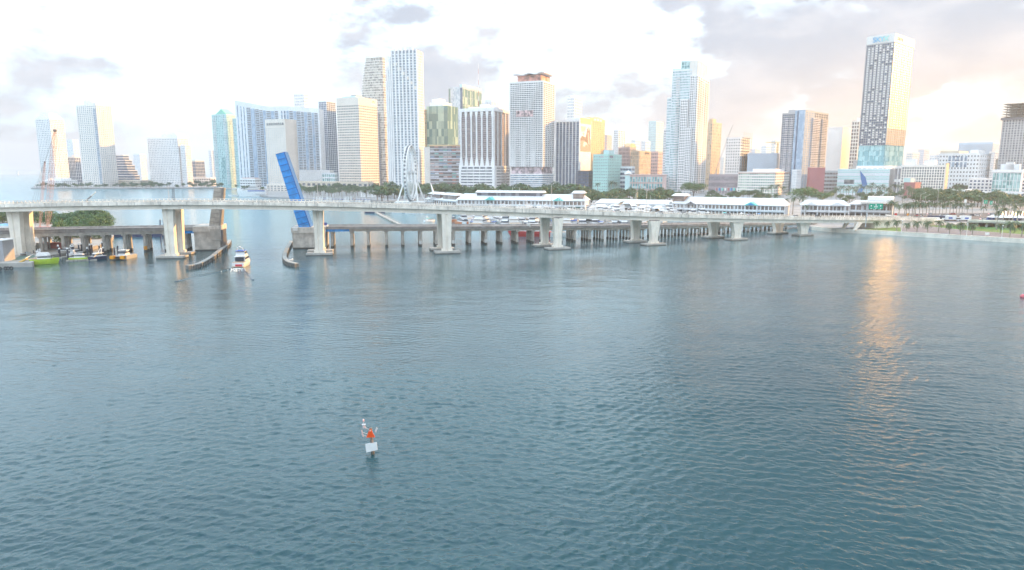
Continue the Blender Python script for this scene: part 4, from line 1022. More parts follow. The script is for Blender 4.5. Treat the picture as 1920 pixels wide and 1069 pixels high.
# striped white podium with blue chevron
f = Foot(1572, 1668, 1692, 316, 935, a=R(36), depth=50); r = bld('striped_podium', 'white striped podium with a folded blue glass chevron under the lettered tower', f)
m = MB(); f.box(m, 0, f.LL, 0, f.LR, 2, f.z1-0.5); m.build('core', white2, r)
fh = (f.z1-2)/12
for k in range(12):
    m = MB(); f.box(m, -0.4, f.LL+0.5, -0.7, 0, 2+k*fh, 2+k*fh+fh*0.62); m.build('louvre_band', teal_w if k % 3 else white2, r)
panel(r, f, 'R', 0.1, 1.0, 2, f.z1-1, grey_w, 'grey_side', 0.5)
H_ = f.z1-2
for sgn, (a0, a1), (b0, b1) in ((1, (0.56, 0.40), (0.50, 0.95)), (-1, (0.40, 0.58), (0.05, 0.50))):
    lx = lambda t: f.LL*t
    if sgn > 0: q = [(0.56,0.92),(0.44,0.66),(0.40,0.40),(0.50,0.40),(0.53,0.62)]
    else: q = [(0.40,0.40),(0.50,0.40),(0.60,0.04),(0.53,0.02)]
    mb_ = MB(); v0 = [f.P(lx(a_), -0.75, 2+H_*b_) for a_, b_ in q]; v1 = [p_ + f.uR*(-0.8) for p_ in v0]
    mb_.loft([v0, v1]); mb_.build('blue_chevron_facet', mat('chevron_blue', (0.04,0.16,0.42), 0.25) if sgn > 0 else mat('chevron_light_blue', (0.10,0.27,0.55), 0.25), r, recalc=True)
panel(r, f, 'L', 0.66, 0.86, 2+H_*0.42, 2+H_*0.58, g_dark, 'dark_opening', 0.9)
# beige gridded hotel
f = Foot(1692, 1773, 1786, 309, 900, a=R(40), depth=22); r = bld('gridded_hotel', 'beige slab hotel of deep square window boxes with brown end wall', f)
vol(r, f, 11, 17, 1, warmw, g_dark, 0.34, 0.34, 1.0, parapet=2.5)
panel(r, f, 'R', 0, 1, 2, f.z1+2, tan_w, 'brown_end_wall', 1.2); roofbox(r, f, 0.72, 0.95, 0.1, 0.9, 8, white_w); roofbox(r, f, 0.25, 0.5, 0.1, 0.9, 6, white_w)
simple('small_shop', 'small brick red building with a grey-green roof among the palms', (1696,1716,1727), 342, 850, 1, 2, 2, red_w, red_w, 0.05, 0.0, roof=[(0.45,1.1,0.0,0.7,5,teal_w)])
# right-hand white complex
r, f = simple('medical_block', 'white stepped institutional block with grouped tall windows', (1762,1838,1858), 287, 1000, 10, 13, 5, white2, g_grey, 0.6, 0.55, 0.5, a=R(44), roof=[(0.55,1.02,0.1,0.9,4,beige),(0.1,0.3,0.2,0.8,5,white_w)])
for k in range(5):
    for j in range(2): panel(r, f, 'L', 0.30+0.1*k, 0.36+0.1*k, f.z1-11-j*9, f.z1-4-j*9, g_blue, 'tall_window', 0.8)
simple('courthouse', 'large grey-blue ribbed building behind the white institutional block', (1799,1862,1885), 266, 1250, 1, 30, 10, blue_w, grey_w, 0.0, 0.6, 0.6, a=R(44), parapet=4)
f = Foot(1884, 1936, 1960, 196, 1000, a=R(48)); r = bld('unfinished_tower', 'concrete tower still under construction at the right edge with bare top floors', f)
zz_ = zat(222, 1000)
vol(r, f, 30, 9, 5, grey_w, g_grey, 0.35, 0.4, 0.5, z1=zz_, parapet=0.8)
m = MB()
for k in range(7): f.box(m, -2, f.LL+2, -2, f.LR+2, zz_+k*3.6, zz_+k*3.6+0.4)
m.build('bare_floor_slabs', concrete, r, kind='stuff')
for k in range(6):
    for j in (0.1, 0.9):
        c = f.P(f.LL*(0.05+0.18*k), f.LR*j, 0); m = MB(); m.tube((c.x,c.y,zz_),(c.x,c.y,f.z1+4),0.5,n=4); m.build('bare_column', concrete, r)
m = MB(); f.box(m, -2.6, f.LL+2.6, -2.6, f.LR+2.6, zz_-1, zz_+2.2); m.build('safety_screen', mat('dark_netting', (0.16,0.16,0.18), 0.9), r)
f = Foot(1818, 1925, 1945, 335, 900, a=R(40), depth=30); r = bld('low_block', 'low white building with rows of square blue windows at the right edge', f)
vol(r, f, 5, 14, 3, white_w, g_navy, 0.45, 0.42, 0.6)
f2 = Foot(1862, 1917, 1935, 318, 880, a=R(40), depth=24)
r2 = bld('glass_hall', 'aqua glass hall with white frame in front of the low white building', f2)
m = MB(); f2.box(m, 0, f2.LL, 0, f2.LR, 2, f2.z1); m.build('core', white_w, r2)
for k in range(8):
    for j in range(3):
        m = MB(); f2.box(m, f2.LL*(0.02+0.122*k), f2.LL*(0.122+0.122*k), -0.25, 0, 3+j*(f2.z1-7)/3, 3+(j+0.94)*(f2.z1-7)/3); m.build('glass_panel', g_teal, r2)
m = MB(); f2.box(m, -0.8, f2.LL+0.8, -1, f2.LR, f2.z1-3.6, f2.z1); m.build('parapet', white_w, r2); roofbox(r2, f2, 0.1, 0.75, 0.1, 0.8, 7, white2); roofbox(r2, f2, 0.3, 0.6, 0.1, 0.5, 9, white_w)
far_list = [((1556,1566,1578),286,1500,white2,'pale block behind the glaring slab tower foot'),((1700,1712,1724),286,1350,warmw,'pale office rising behind the left end of the gridded hotel'),((1722,1733,1742),280,1500,lilac,'lilac mid-rise behind the gridded hotel roof boxes'),((1744,1756,1766),290,1300,white_w,'white mid-rise between the hotel and the institutional block'),((1856,1866,1880),284,1150,white_w,'white block between the institutional block and the bare-topped tower'),((1868,1878,1890),298,1050,beige,'beige block above the aqua glass hall roof'),((1600,1610,1622),300,1050,white_w,'white block at the foot of the stepped unfinished tower'),((1486,1494,1503),318,940,white_w,'small white block at the foot of the dark three-slab condo'),
    ((1203,1211,1219),264,1750,white2,'faint pale tower just left of the hazy aqua tower'),((1244,1251,1258),250,1900,teal_w,'faint aqua tower hidden behind the left flank of the stepped condo'),((1352,1358,1365),294,1600,warmw,'low hazy block between the orange tower and the scaffolded tower'),
    ((1407,1416,1426),280,1800,lilac,'small hazy block right of the scaffolded white tower'),((1428,1437,1447),273,1900,white2,'hazy mid-rise above the plain pale blue box'),((1447,1454,1462),262,1700,warmw,'slim hazy tower left of the dark three-slab condo'),
    ((1716,1728,1738),294,1700,white2,'faint low block behind the roof of the gridded hotel'),((1742,1752,1763),298,1600,warmw,'faint pale block left of the institutional block'),((1100,1108,1116),262,1900,lilac,'faint tower top behind the apricot tower'),((1184,1192,1199),262,1800,white2,'faint tower behind the half-round gable'),
    ((910,922,934),188,1900,white2,'faint tall tower far behind the bronze finned office'),((1036,1042,1050),290,1500,warmw,'sliver of beige block between banded condo and dark finned tower')]
for xs_, y_, Y_, w_, l_ in far_list: simple('distant_tower', l_, xs_, y_, Y_, 16, 4, 4, w_, g_pale, 0.42, 0.35)
# city that goes on to the right of the frame: blocks that shade the lower city from the low sun
simple('office_tower', 'grey office tower just outside the right edge', (2010,2060,2100), 255, 1150, 22, 8, 6, grey_w, g_grey, a=R(50))
simple('office_tower', 'white office tower further right of the edge', (2150,2230,2280), 250, 1250, 24, 9, 6, white_w, g_grey, a=R(55))
# ================================================================== TREES AND PALMS
def leafmat(name, c0, c1):
    m = bpy.data.materials.new(name); m.use_nodes = True; t = m.node_tree; b = t.nodes['Principled BSDF']
    oi = N(t, 'ShaderNodeObjectInfo').outputs['Random']; g = N(t, 'ShaderNodeNewGeometry').outputs['Random Per Island']
    f_ = mth(t, 'ADD', mth(t, 'MULTIPLY', oi, 0.55), mth(t, 'MULTIPLY', g, 0.45))
    t.links.new(mixc(t, f_, c0, c1), b.inputs['Base Color']); b.inputs['Roughness'].default_value = 0.6
    MATS[name] = m; return m
leaf_m = leafmat('tree_leaves', (0.026, 0.075, 0.026), (0.075, 0.15, 0.05))
leaf_b = leafmat('bright_leaves', (0.045, 0.12, 0.03), (0.10, 0.19, 0.06))
palm_m = leafmat('palm_leaves', (0.035, 0.085, 0.035), (0.095, 0.155, 0.07))
bark = mat('tree_bark', (0.16, 0.125, 0.09), 0.9, var=0.3, vscale=1.5); palmbark = mat('palm_bark', (0.34, 0.31, 0.27), 0.9, var=0.2, vscale=1.5)
def crown_mesh(name, rx, ry, rz, zc, nclump, nleaf, leaf, seed, flat=0.35):
    rg = random.Random(seed); mb = MB()
    clumps = []
    for k in range(nclump):
        while True:
            p = Vector((rg.uniform(-1,1), rg.uniform(-1,1), rg.uniform(-flat,1)))
            if 0.25 < p.length < 1: break
        clumps.append((Vector((p.x*rx*0.78, p.y*ry*0.78, zc+p.z*rz*0.75)), rg.uniform(0.24,0.46)))
    for i in range(nleaf):
        c, s = rg.choice(clumps)
        d = Vector((rg.gauss(0,1), rg.gauss(0,1), rg.gauss(0.25,1))).normalized()
        q = c + Vector((d.x*rx*s, d.y*ry*s, d.z*rz*s*0.85))*rg.uniform(0.72,1.12)
        n = (d + Vector((rg.gauss(0,0.5), rg.gauss(0,0.5), rg.gauss(0.2,0.5)))).normalized()
        x = n.orthogonal().normalized(); y = n.cross(x); a = rg.uniform(0,6.28); x, y = x*math.cos(a)+y*math.sin(a), y*math.cos(a)-x*math.sin(a)
        l = leaf*rg.uniform(0.6,1.4)
        mb.add([q-x*l, q-y*l*0.55, q+x*l, q+y*l*0.55], [(0,1,2,3)])
    return mb.mesh(name, leaf_m)
def tree_proto(seed, h, w, nleaf, leaf, label, m=None, nclump=16, low=False):
    rg = random.Random(seed)
    r = thing('broadleaf_tree', label, 'tree', (0,0,-500), local=True)
    t = MB(); t.tube((0,0,0),(0.1*w*rg.uniform(-1,1)*0.2,0,h*0.34), 0.035*h, 0.026*h, 7); top = Vector((0,0,h*0.33))
    for k in range(6):
        a = k*1.05+rg.random(); e = Vector((math.cos(a)*w*0.32, math.sin(a)*w*0.32, h*rg.uniform(0.52,0.74))); t.tube(top, e, 0.018*h, 0.007*h, 5)
    link('trunk', t.mesh('trunk', bark), r)
    me = crown_mesh('crown', w/2, w/2, h*(0.5 if low else 0.36), h*(0.46 if low else 0.62), nclump, nleaf, leaf, seed, 1.0 if low else 0.35)
    if m: me.materials[0] = m
    link('crown', me, r); return r
def palm_proto(seed, h, fr, nfr, label, droop=1.0, trunk_r=0.22, leanx=0.0):
    rg = random.Random(seed); r = thing('palm_tree', label, 'palm', (0,0,-500), local=True)
    t = MB(); prev = Vector((0,0,0)); n = 6
    for k in range(n):
        u_ = (k+1)/n; q = Vector((leanx*h*u_*u_, 0, h*u_)); t.tube(prev, q, trunk_r*(1.25-0.35*(k/n)), trunk_r*(1.25-0.35*u_), 6, cap=(k == 0)); prev = q
    link('trunk', t.mesh('trunk', palmbark), r)
    c = prev; mb = MB()
    for k in range(nfr):
        a = 2*math.pi*k/nfr*1.618*1.0 + rg.uniform(-0.3,0.3); el = rg.uniform(-0.35, 1.25); L = fr*rg.uniform(0.8,1.1)
        d = Vector((math.cos(a), math.sin(a), 0)); side = Vector((-d.y, d.x, 0)); p = c.copy(); ns = 7; e = el
        for s in range(ns):
            stp = L/ns; q = p + (d*math.cos(e) + Vector((0,0,math.sin(e))))*stp
            w = fr*0.17*math.sin(math.pi*(0.12+0.86*(s+0.5)/ns))
            for sg in (-1, 1):
                for j in range(2):
                    b0 = p.lerp(q, j*0.5); b1 = p.lerp(q, j*0.5+0.42)
                    tip = p.lerp(q, j*0.5+0.65) + side*sg*w*rg.uniform(0.8,1.1) - Vector((0,0,w*rg.uniform(0.35,0.8)*droop))
                    mb.add([b0, b1, tip], [(0,1,2)] if sg > 0 else [(1,0,2)])
            p = q; e -= rg.uniform(0.22,0.36)*droop
        mb.tube(c, c+(d*math.cos(el)+Vector((0,0,math.sin(el))))*L*0.3, 0.06, 0.03, 3, cap=False)
    link('crown', mb.mesh('crown', palm_m), r); return r
T_far = [tree_proto(s, 15, 17, 520, 1.0, 'green park tree') for s in (1,2,3)]
T_big = tree_proto(9, 20, 30, 1500, 0.9, 'big spreading tree', leaf_b, 30)
T_near = [tree_proto(s, 13, 15, 4200, 0.45, 'dense mangrove tree', leaf_b, 34, True) for s in (21,22)]
P_tall = [palm_proto(s, 11, 4.5, 22, 'tall palm', 0.9, 0.24) for s in (4,5)]
P_coco = [palm_proto(s, 5.2, 4.2, 22, 'short palm', 1.25, 0.2, 0.06) for s in (6,7)]
PROTOS = T_far + [T_big] + T_near + P_tall + P_coco
VEG = random.Random(5)
ORD = ['first','second','third','fourth','fifth','sixth','seventh','eighth','ninth','tenth','eleventh','twelfth','thirteenth','fourteenth','fifteenth','sixteenth']
def nth(k): return ORD[k] + ' from the left'
def plant(proto, px, py, label, group, sc=1.0, z=2.0, Y=None):
    g = ground(px, py, z) if Y is None else Vector((wpx(px, Y, z), Y, z))
    return dup(proto, g, VEG.uniform(0, 6.28), sc*VEG.uniform(0.9, 1.12), label, group)
# park belt behind the wheel and marina
def belt(n, x0, x1, y0, y1, label, group, protos=T_far, s0=0.8, s1=1.2):
    for k in range(n):
        px = x0 + (x1-x0)*(k+VEG.random())/n; plant(VEG.choice(protos), px, VEG.uniform(y0, y1), label + (', ' + nth(k) if n <= 16 else ''), group, VEG.uniform(s0, s1))
belt(34, 700, 862, 364, 379, 'dense green tree in the park behind the Ferris wheel', 'park trees behind the wheel', s0=0.95, s1=1.25)
belt(44, 858, 1100, 366, 384, 'green tree behind the long white marina arcade', 'trees behind the arcade', s0=1.0, s1=1.3)
belt(24, 556, 705, 361, 370, 'low green tree in the waterfront park right of the blue leaf', 'park trees by the blue leaf', s0=0.75, s1=1.0)
belt(44, 556, 735, 367, 376.5, 'slender palm in the row along the park shore', 'palms along the park shore', P_tall, 0.8, 1.05)
belt(36, 1092, 1268, 371, 388, 'rounded green tree behind the open market stalls', 'trees behind the market', s0=0.75, s1=1.02)
belt(7, 1105, 1180, 360, 366, 'palm beside the mint green block', 'palms by the mint block', P_tall, 1.3, 1.6)
plant(T_big, 1300, 372, 'broad umbrella-shaped green tree behind the right arcade', None, 1.02)
belt(16, 1325, 1440, 370, 384, 'small green tree behind the right arcade roof', 'trees behind right arcade', s0=0.6, s1=0.8)
belt(5, 1425, 1470, 372, 378, 'palm rising behind the right arcade roof', 'palms behind right arcade', P_tall, 1.2, 1.4)
for px, py, s in ((1505,384,0.9),(1540,384,0.8)): plant(T_big, px, py, 'large spreading dark tree left of the white stepped shops' if px < 1520 else 'large spreading tree above the white stepped shops', None, s)
for px, py, s in ((1452,402,1.35),(1470,404,0.95),(1486,404,1.2),(1502,405,1.3),(1518,404,0.9),(1534,403,1.25),(1558,403,1.0),(1437,402,0.8),(1462,406,0.7),(1510,408,0.75)):
    plant(VEG.choice(P_tall), px, py, 'palm in the cluster in front of the right arcade gable', 'palms by the arcade gable', s)
belt(20, 1560, 1720, 368, 384, 'leafy tree behind the white stepped shops', 'trees behind the shops', s0=0.45, s1=0.65)
belt(30, 1562, 1725, 366, 380, 'palm behind the white stepped shops', 'palms behind the shops', P_tall, 1.1, 1.35)
belt(8, 1690, 1760, 374, 384, 'palm in front of the small red building', 'palms by the red building', P_tall, 0.9, 1.1)
belt(26, 1715, 1800, 372, 388, 'green street tree in front of the gridded hotel', 'trees before the hotel', s0=0.75, s1=1.05)
belt(26, 1790, 1885, 374, 392, 'green street tree in front of the low white building', 'trees before the low white building', s0=0.7, s1=1.0)
belt(8, 1795, 1815, 360, 366, 'tree in the gap beside the white institutional block', 'trees in the gap', s0=0.8, s1=1.0)
belt(12, 1868, 1940, 380, 392, 'green tree in front of the aqua glass hall', 'trees before the glass hall', s0=0.6, s1=0.85)
belt(12, 1868, 1930, 392, 402, 'palm below the trees of the aqua glass hall', 'palms at the right edge', P_tall, 0.6, 0.8)
# tall royal palms between the road and the lawn
for k, px in enumerate((1669,1674,1684,1695,1698,1703,1709,1712,1715,1722,1728,1735)): plant(P_tall[k % 2], px, 417+VEG.uniform(-4,2), 'tall pale-trunked palm in the clump by the road ramp, '+nth(k), 'royal palms by the ramp', 1.0)
for k, px in enumerate((1741,1748,1753,1761,1766,1773,1780,1786,1792,1797,1803,1812,1822)): plant(P_tall[k % 2], px, 408+VEG.uniform(-4,4), 'palm in the row behind the parked coach and trucks, '+nth(k), 'palms behind the coach', 0.85)
for px, py, s in ((1842,413,0.85),(1866,420,1.0),(1880,424,0.9),(1898,419,0.95),(1905,428,0.95),(1868,432,0.85)): plant(VEG.choice(P_tall), px, py, 'palm standing beside the overpass on the right', 'palms by the overpass', s)
# short coconut palms along the seawall
SW_P = ((1644,431,0.75),(1663,430,0.85),(1681,434,1.0),(1699,436,0.95),(1719,436.5,1.05),(1739,438,1.15),(1759,436,1.05),(1780,440,1.1),(1801,441.5,1.2),(1823,441,1.15),(1893,447,1.3),(1915,444,1.2),(1960,452,1.2))
for k, (px, py, s) in enumerate(SW_P): plant(P_coco[k % 2], px, py, 'short drooping palm in the row along the seawall path, '+nth(k), 'palms along the seawall', s)
plant(P_coco[0], 1875, 439, 'lone short palm between lawn and path near the right edge', None, 1.0)
# mangrove trees on the left islet
for k, (px, py, s) in enumerate(((5,418,0.9),(28,416,0.8),(52,416,0.85),(70,418,0.8),(95,420,0.8),(112,426,0.6),(126,426,0.72),(140,427,0.85),(155,428,0.95),(168,428,1.0),(181,430,1.02),(194,432,0.85),(120,432,0.8),(150,434,0.85),(178,436,0.8),(200,440,0.55),(138,438,0.8),(165,440,0.75),(112,445,0.62),(134,446,0.6),(152,446,0.6),(170,448,0.55),(186,448,0.5),(-15,420,1.0))):
    plant(T_near[k % 2], px, py, 'dense round mangrove tree on the islet behind the low bridge' if py < 440 else 'bushy tree under the low bridge deck on the islet, ' + {112:'nearest the containers',200:'at the islet tip'}.get(px, 'at image column %d of the row' % px).replace('at image column %d of the row' % px, {165:'smallest gap from the tip',134:'second from the containers',152:'third from the containers',170:'fourth from the containers',186:'fifth from the containers'}.get(px, 'in the row')), 'mangroves on the islet' if py < 440 else 'bushes under the low bridge', s, z=1.5)
t = plant(T_near[0], 117, 462, 'thin sparse tree growing up past the low bridge rail', None, 0.9, z=1.5); t.scale = (0.7, 0.7, 1.05)
# shoreline trees of the far left island and river mouth
belt(26, 213, 400, 347, 352.5, 'small shoreline tree on the far left island', 'island shoreline trees', s0=0.6, s1=0.9)
belt(48, 64, 445, 350.5, 354, 'bushy tree right at the waterline of the far left island', 'island waterline trees', s0=0.4, s1=0.75)
belt(5, 80, 150, 348, 351, 'small tree at the tip of the far left island', 'island tip trees', s0=0.5, s1=0.7)
belt(9, 352, 400, 342, 349, 'tree behind the island pavilion', 'island pavilion trees', s0=0.8, s1=1.1)
belt(9, 448, 560, 350, 364, 'small tree on the hotel quay', 'quay trees', s0=0.45, s1=0.7)
for o_ in PROTOS:
    for c_ in list(o_.children): bpy.data.objects.remove(c_)
    bpy.data.objects.remove(o_)
# ================================================================== WATERFRONT ARCADES, WHEEL, MARINA
roof_w = mat('white_metal_roof', (0.72, 0.74, 0.76), 0.5, var=0.06, vscale=0.3)
turq = mat('turquoise_roof', (0.16, 0.62, 0.56), 0.5); awn_blue = mat('blue_awning', (0.05, 0.25, 0.55), 0.7); awn_green = mat('dark_green_awning', (0.03,0.10,0.07), 0.8)
shop_in = mat('dim_shopfront', (0.10, 0.085, 0.08), 0.4, var=0.6, vscale=0.6); warm_l = mat('lamp_glow', (1,0.8,0.5), 0.5, emit=(1.0,0.72,0.35), estr=2.5)
white_arc = wallm('arcade_white', (0.76, 0.76, 0.77))
class Ax:
    """frame along a straight front: l to the right, d away from the camera"""
    def __init__(s, p0, p1):
        s.o = Vector((p0.x, p0.y, 0)); v = Vector((p1.x-p0.x, p1.y-p0.y, 0)); s.L = v.length; s.u = v.normalized(); s.n = Vector((-s.u.y, s.u.x, 0))
    def P(s, l, d, z): return s.o + s.u*l + s.n*d + Vector((0,0,z))
    def box(s, mb, l0, l1, d0, d1, z0, z1, mi=0): return mb.obox(s.o, s.u, s.n, l0, l1, d0, d1, z0, z1, mi)
    def gable(s, mb, l0, l1, d0, d1, z0, zr, hip=0.0):
        dm = (d0+d1)/2
        v = [s.P(l0,d0,z0), s.P(l1,d0,z0), s.P(l1,d1,z0), s.P(l0,d1,z0), s.P(l0+hip,dm,zr), s.P(l1-hip,dm,zr)]
        mb.add(v, [(0,1,5,4),(1,2,5),(2,3,4,5),(3,0,4),(3,2,1,0)]); return mb
    def cross_gable(s, mb, lc, w, d0, d1, z0, zr):
        v = [s.P(lc-w/2,d0,z0), s.P(lc+w/2,d0,z0), s.P(lc,d0,zr), s.P(lc-w/2,d1,z0), s.P(lc+w/2,d1,z0), s.P(lc,d1,zr)]
        mb.add(v, [(0,1,2),(4,3,5),(1,4,5,2),(3,0,2,5),(0,3,4,1)]); return mb
def arcade(name, label, px0, y0, px1, y1, floors, zw, zr, depth, nwin, gables, cat='building', end_tower=None, clerestory=None):
    ax = Ax(ground(px0, y0, 2), ground(px1, y1, 2)); r = thing(name, label, cat, ax.P(ax.L/2, depth/2, 2)); L = ax.L
    m = MB(); ax.box(m, 0, L, 0.0, depth, 2, zw); m.build('wall', white_arc, r)
    m = MB(); ax.gable(m, -1.2, L+1.2, -2.0, depth+2, zw, zr, hip=4); m.build('roof', roof_w, r, recalc=True)
    fh = (zw-2)/floors
    for k in range(nwin):
        l = L*(k+0.5)/nwin; w = L/nwin
        wide = VEG.random() < 0.7
        hw = w*(0.36 if wide else 0.17)
        m = MB(); ax.box(m, l-hw, l+hw, -0.06, 0.4, 2+fh*(floors-1)+fh*0.22, 2+fh*(floors-1)+fh*0.82); wn = m.build('window', g_gold, r)
        m = MB(); ax.box(m, l-0.08, l+0.08, -0.12, 0.0, 2+fh*(floors-1)+fh*0.22, 2+fh*(floors-1)+fh*0.82); m.build('mullion', white_arc, wn).location = (0,0,0)
        m = MB(); ax.box(m, l-w*0.40, l+w*0.40, -0.05, 0.4, 2.3, 2+fh*0.72); m.build('shopfront', shop_in, r)
        m = MB(); ax.box(m, l-w*0.5-0.2, l-w*0.5+0.2, -2.6, -2.2, 2, zw-0.05); m.build('post', white_arc, r)
    m = MB(); ax.box(m, 0, L, -2.7, 0.0, 2+fh*(floors-1)-0.35, 2+fh*(floors-1)-0.02); m.build('balcony_floor', white_arc, r)
    m = MB(); ax.box(m, 0, L, -2.72, -2.6, 2+fh*(floors-1), 2+fh*(floors-1)+0.95); m.build('balcony_front', white_arc, r)
    for lc, w, mt in gables:
        m = MB(); ax.cross_gable(m, L*lc, w, -5.0, depth*0.5, zw, zw+2.6); m.build('gable_roof', mt, r, recalc=True)
        for s in (-1, 1):
            m = MB(); ax.box(m, L*lc+s*w*0.44-0.3, L*lc+s*w*0.44+0.3, -4.8, -4.2, 2, zw); m.build('porch_column', white_arc, r)
        m = MB(); ax.box(m, L*lc-w*0.45, L*lc+w*0.45, -4.9, -2.7, 2+fh*(floors-1)-0.3, 2+fh*(floors-1)+0.9); m.build('porch_balcony', white_arc, r)
    if clerestory:
        a, b, h = clerestory; m = MB(); ax.box(m, L*a, L*b, depth*0.30, depth*0.75, zw, zr+h*0.4); m.build('clerestory_wall', g_grey, r)
        m = MB(); ax.gable(m, L*a-1.5, L*b+1.5, depth*0.25, depth*0.8, zr+h*0.4, zr+h); m.build('clerestory_roof', roof_w, r, recalc=True)
    for (a, b, h) in (end_tower or []):
        m = MB(); ax.box(m, L*a+0.6, L*b-0.6, depth*0.1, depth*0.6, zw, zr+h); m.build('turret', g_gold, r)
        m = MB(); ax.gable(m, L*a-1, L*b+1, depth*0.1-1.2, depth*0.6+1.2, zr+h, zr+h+2.0, hip=1.5); m.build('turret_roof', roof_w, r, recalc=True)
    return r, ax
r, A1 = arcade('marina_arcade', 'long two-storey white arcade with turquoise porch gables behind the bridge', 858, 393.5, 1097, 397, 2, 11.0, 16.0, 24, 34, [(0.27, 9, turq), (0.80, 9, turq)], end_tower=[(0.90, 0.985, 1.2)], clerestory=(0.14, 0.66, 2.8))
m = MB(); A1.box(m, A1.L*0.70, A1.L*0.80, -4.5, -2.8, 5.0, 5.5); m.build('blue_awning', awn_blue, r); m = MB(); A1.box(m, A1.L*0.88, A1.L*0.97, -4.5, -2.8, 5.3, 5.9); m.build('green_awning', awn_green, r)
r, A3 = arcade('marina_arcade', 'white arcade with gabled porches right of the market stalls', 1262, 401, 1470, 407.5, 2, 10.4, 15.4, 26, 30, [(0.18, 10, white_arc), (0.72, 10, turq)], end_tower=[(-0.02, 0.10, 0.8)])
for lc, mt in ((0.72, awn_blue), (0.18, dark_w)):
    m = MB(); v = [A3.P(A3.L*lc-2.6,-5.05,10.6), A3.P(A3.L*lc+2.6,-5.05,10.6), A3.P(A3.L*lc,-5.05,12.2)]; v2 = [p_ - A3.n*0.12 for p_ in v]; m.loft([v, v2]); m.build('gable_panel', mt, r, recalc=True)
r, A4 = arcade('market_shops', 'white stepped shop buildings with dark porch behind the big palms', 1502, 407, 1590, 409, 2, 11, 14.5, 22, 12, [(0.2, 10, white_arc), (0.75, 12, white_arc)])
r, A5 = arcade('market_shops', 'white flat-fronted shop building left of the green road sign', 1592, 408.5, 1672, 411, 2, 12, 14.5, 26, 7, [])
m = MB(); A5.box(m, A5.L*0.25, A5.L*1.1, -7, 2, 13, 14.2); m.build('canopy_beam', stone, r); m = MB(); A5.box(m, A5.L*0.4, A5.L*1.0, 3, 20, 14.2, 17.5); m.build('roof_block', white_arc, r)
r, A6 = arcade('market_pavilion', 'small white pavilions with grey roofs left of the long arcade', 800, 385, 856, 391, 1, 8.5, 12.0, 18, 7, [], end_tower=[(0.02, 0.42, 1.5), (0.5, 0.95, 1.5)])
# open market in the middle
ax = Ax(ground(1108, 395, 2), ground(1252, 399, 2)); r = thing('market_hall', 'low white open market canopies between the two arcades', 'market', ax.P(ax.L/2, 12, 2))
m = MB(); ax.box(m, 0, ax.L, 14, 26, 2, 8); m.build('back_wall', white_arc, r); m = MB(); ax.gable(m, -1, ax.L+1, 12, 28, 8, 11.5, 3); m.build('roof', roof_w, r, recalc=True)
for k in range(5):
    a, b = ax.L*(0.02+0.195*k), ax.L*(0.19+0.195*k); m = MB(); ax.gable(m, a, b, 0, 11, 5.2, 7.6, 2); m.build('canopy', roof_w, r, recalc=True)
    for s in (a+0.6, b-0.6): m = MB(); ax.box(m, s-0.15, s+0.15, 0.5, 0.8, 2, 5.2); m.build('post', white_arc, r)
    m = MB(); ax.box(m, a+1, b-1, 6, 8, 2, 4.6); m.build('stall', shop_in, r)
secs = []
for k in range(11):
    t = math.pi*k/10; secs.append([ax.P(ax.L*0.45-8*math.cos(t), d, 2+9*math.sin(t)) for d in (-2, 10)] + [ax.P(ax.L*0.45-7.6*math.cos(t), d, 2+8.6*math.sin(t)) for d in (10, -2)])
MB().loft(secs).build('arched_tent', white_p, r, recalc=True)
for k in range(6):
    c = ax.P(ax.L*(0.1+0.16*k), -1.2, 4.4); g = thing('lit_lantern', 'small glowing lantern on the market front, '+nth(k), 'lamp', (c.x, c.y, 2), 'lanterns along the market front')
    MB().tube((c.x,c.y,2),(c.x,c.y,4.3),0.07,n=5).build('post', galv, g); MB().lathe(c, [(0.05,-0.2),(0.32,0),(0.32,0.3),(0.05,0.5)], 8).build('globe', warm_l, g)
for k in range(14):
    q = A1.P(A1.L*(0.04+0.066*k), -7.5, 2) if k < 8 else A3.P(A3.L*(0.05+0.15*(k-8)), -7.5, 2)
    um = thing('cafe_parasol', '%s cafe parasol on the quay before the %s arcade, %s' % (('white','blue','white','green')[k%4], 'long' if k < 8 else 'right-hand', nth(k if k < 8 else k-8)), 'parasol', q, 'quay parasols')
    MB().tube(q, q+Vector((0,0,2.4)), 0.06, n=5).build('pole', galv, um); MB().lathe(q+Vector((0,0,2.2)), [(1.8,0),(1.7,0.12),(0.1,0.9)], 8).build('canopy', [white_p, awn_blue, white_p, turq][k%4], um)
# small white park pavilion
simple('park_pavilion', 'small blank white pavilion among the park trees', (676,704,720), 357, 880, 1, 2, 2, white_w, white_w, 0.05, 0.0, roof=[(0.1,0.9,0.1,0.9,1.5,roof_w)])

# ---- Ferris wheel
base = ground(771, 381.5, 2.0); r = thing('ferris_wheel', 'tall white Ferris wheel seen nearly edge-on before the finned skyscraper', 'ferris wheel', base)
RW = 28.0; hub = base + Vector((0,0,31.5)); ang = R(86)
wu = Vector((math.cos(ang), math.sin(ang), 0)); wn = Vector((math.sin(ang), -math.cos(ang), 0))
WP = lambda t, rr, off: hub + wu*(rr*math.cos(t)) + Vector((0,0,rr*math.sin(t))) + wn*off
for off in (-1.6, 1.6):
    for rr, th in ((RW, 0.42), (RW-2.4, 0.3)):
        n = 60; secs = []
        for k in range(n+1):
            t = 2*math.pi*k/n; c = WP(t, rr, off); o_ = WP(t, rr+1, off)-c
            secs.append([c+o_*th+wn*th, c+o_*th-wn*th, c-o_*th-wn*th, c-o_*th+wn*th])
        MB().loft(secs, cap=False).build('rim', white_p, r, recalc=True)
m = MB()
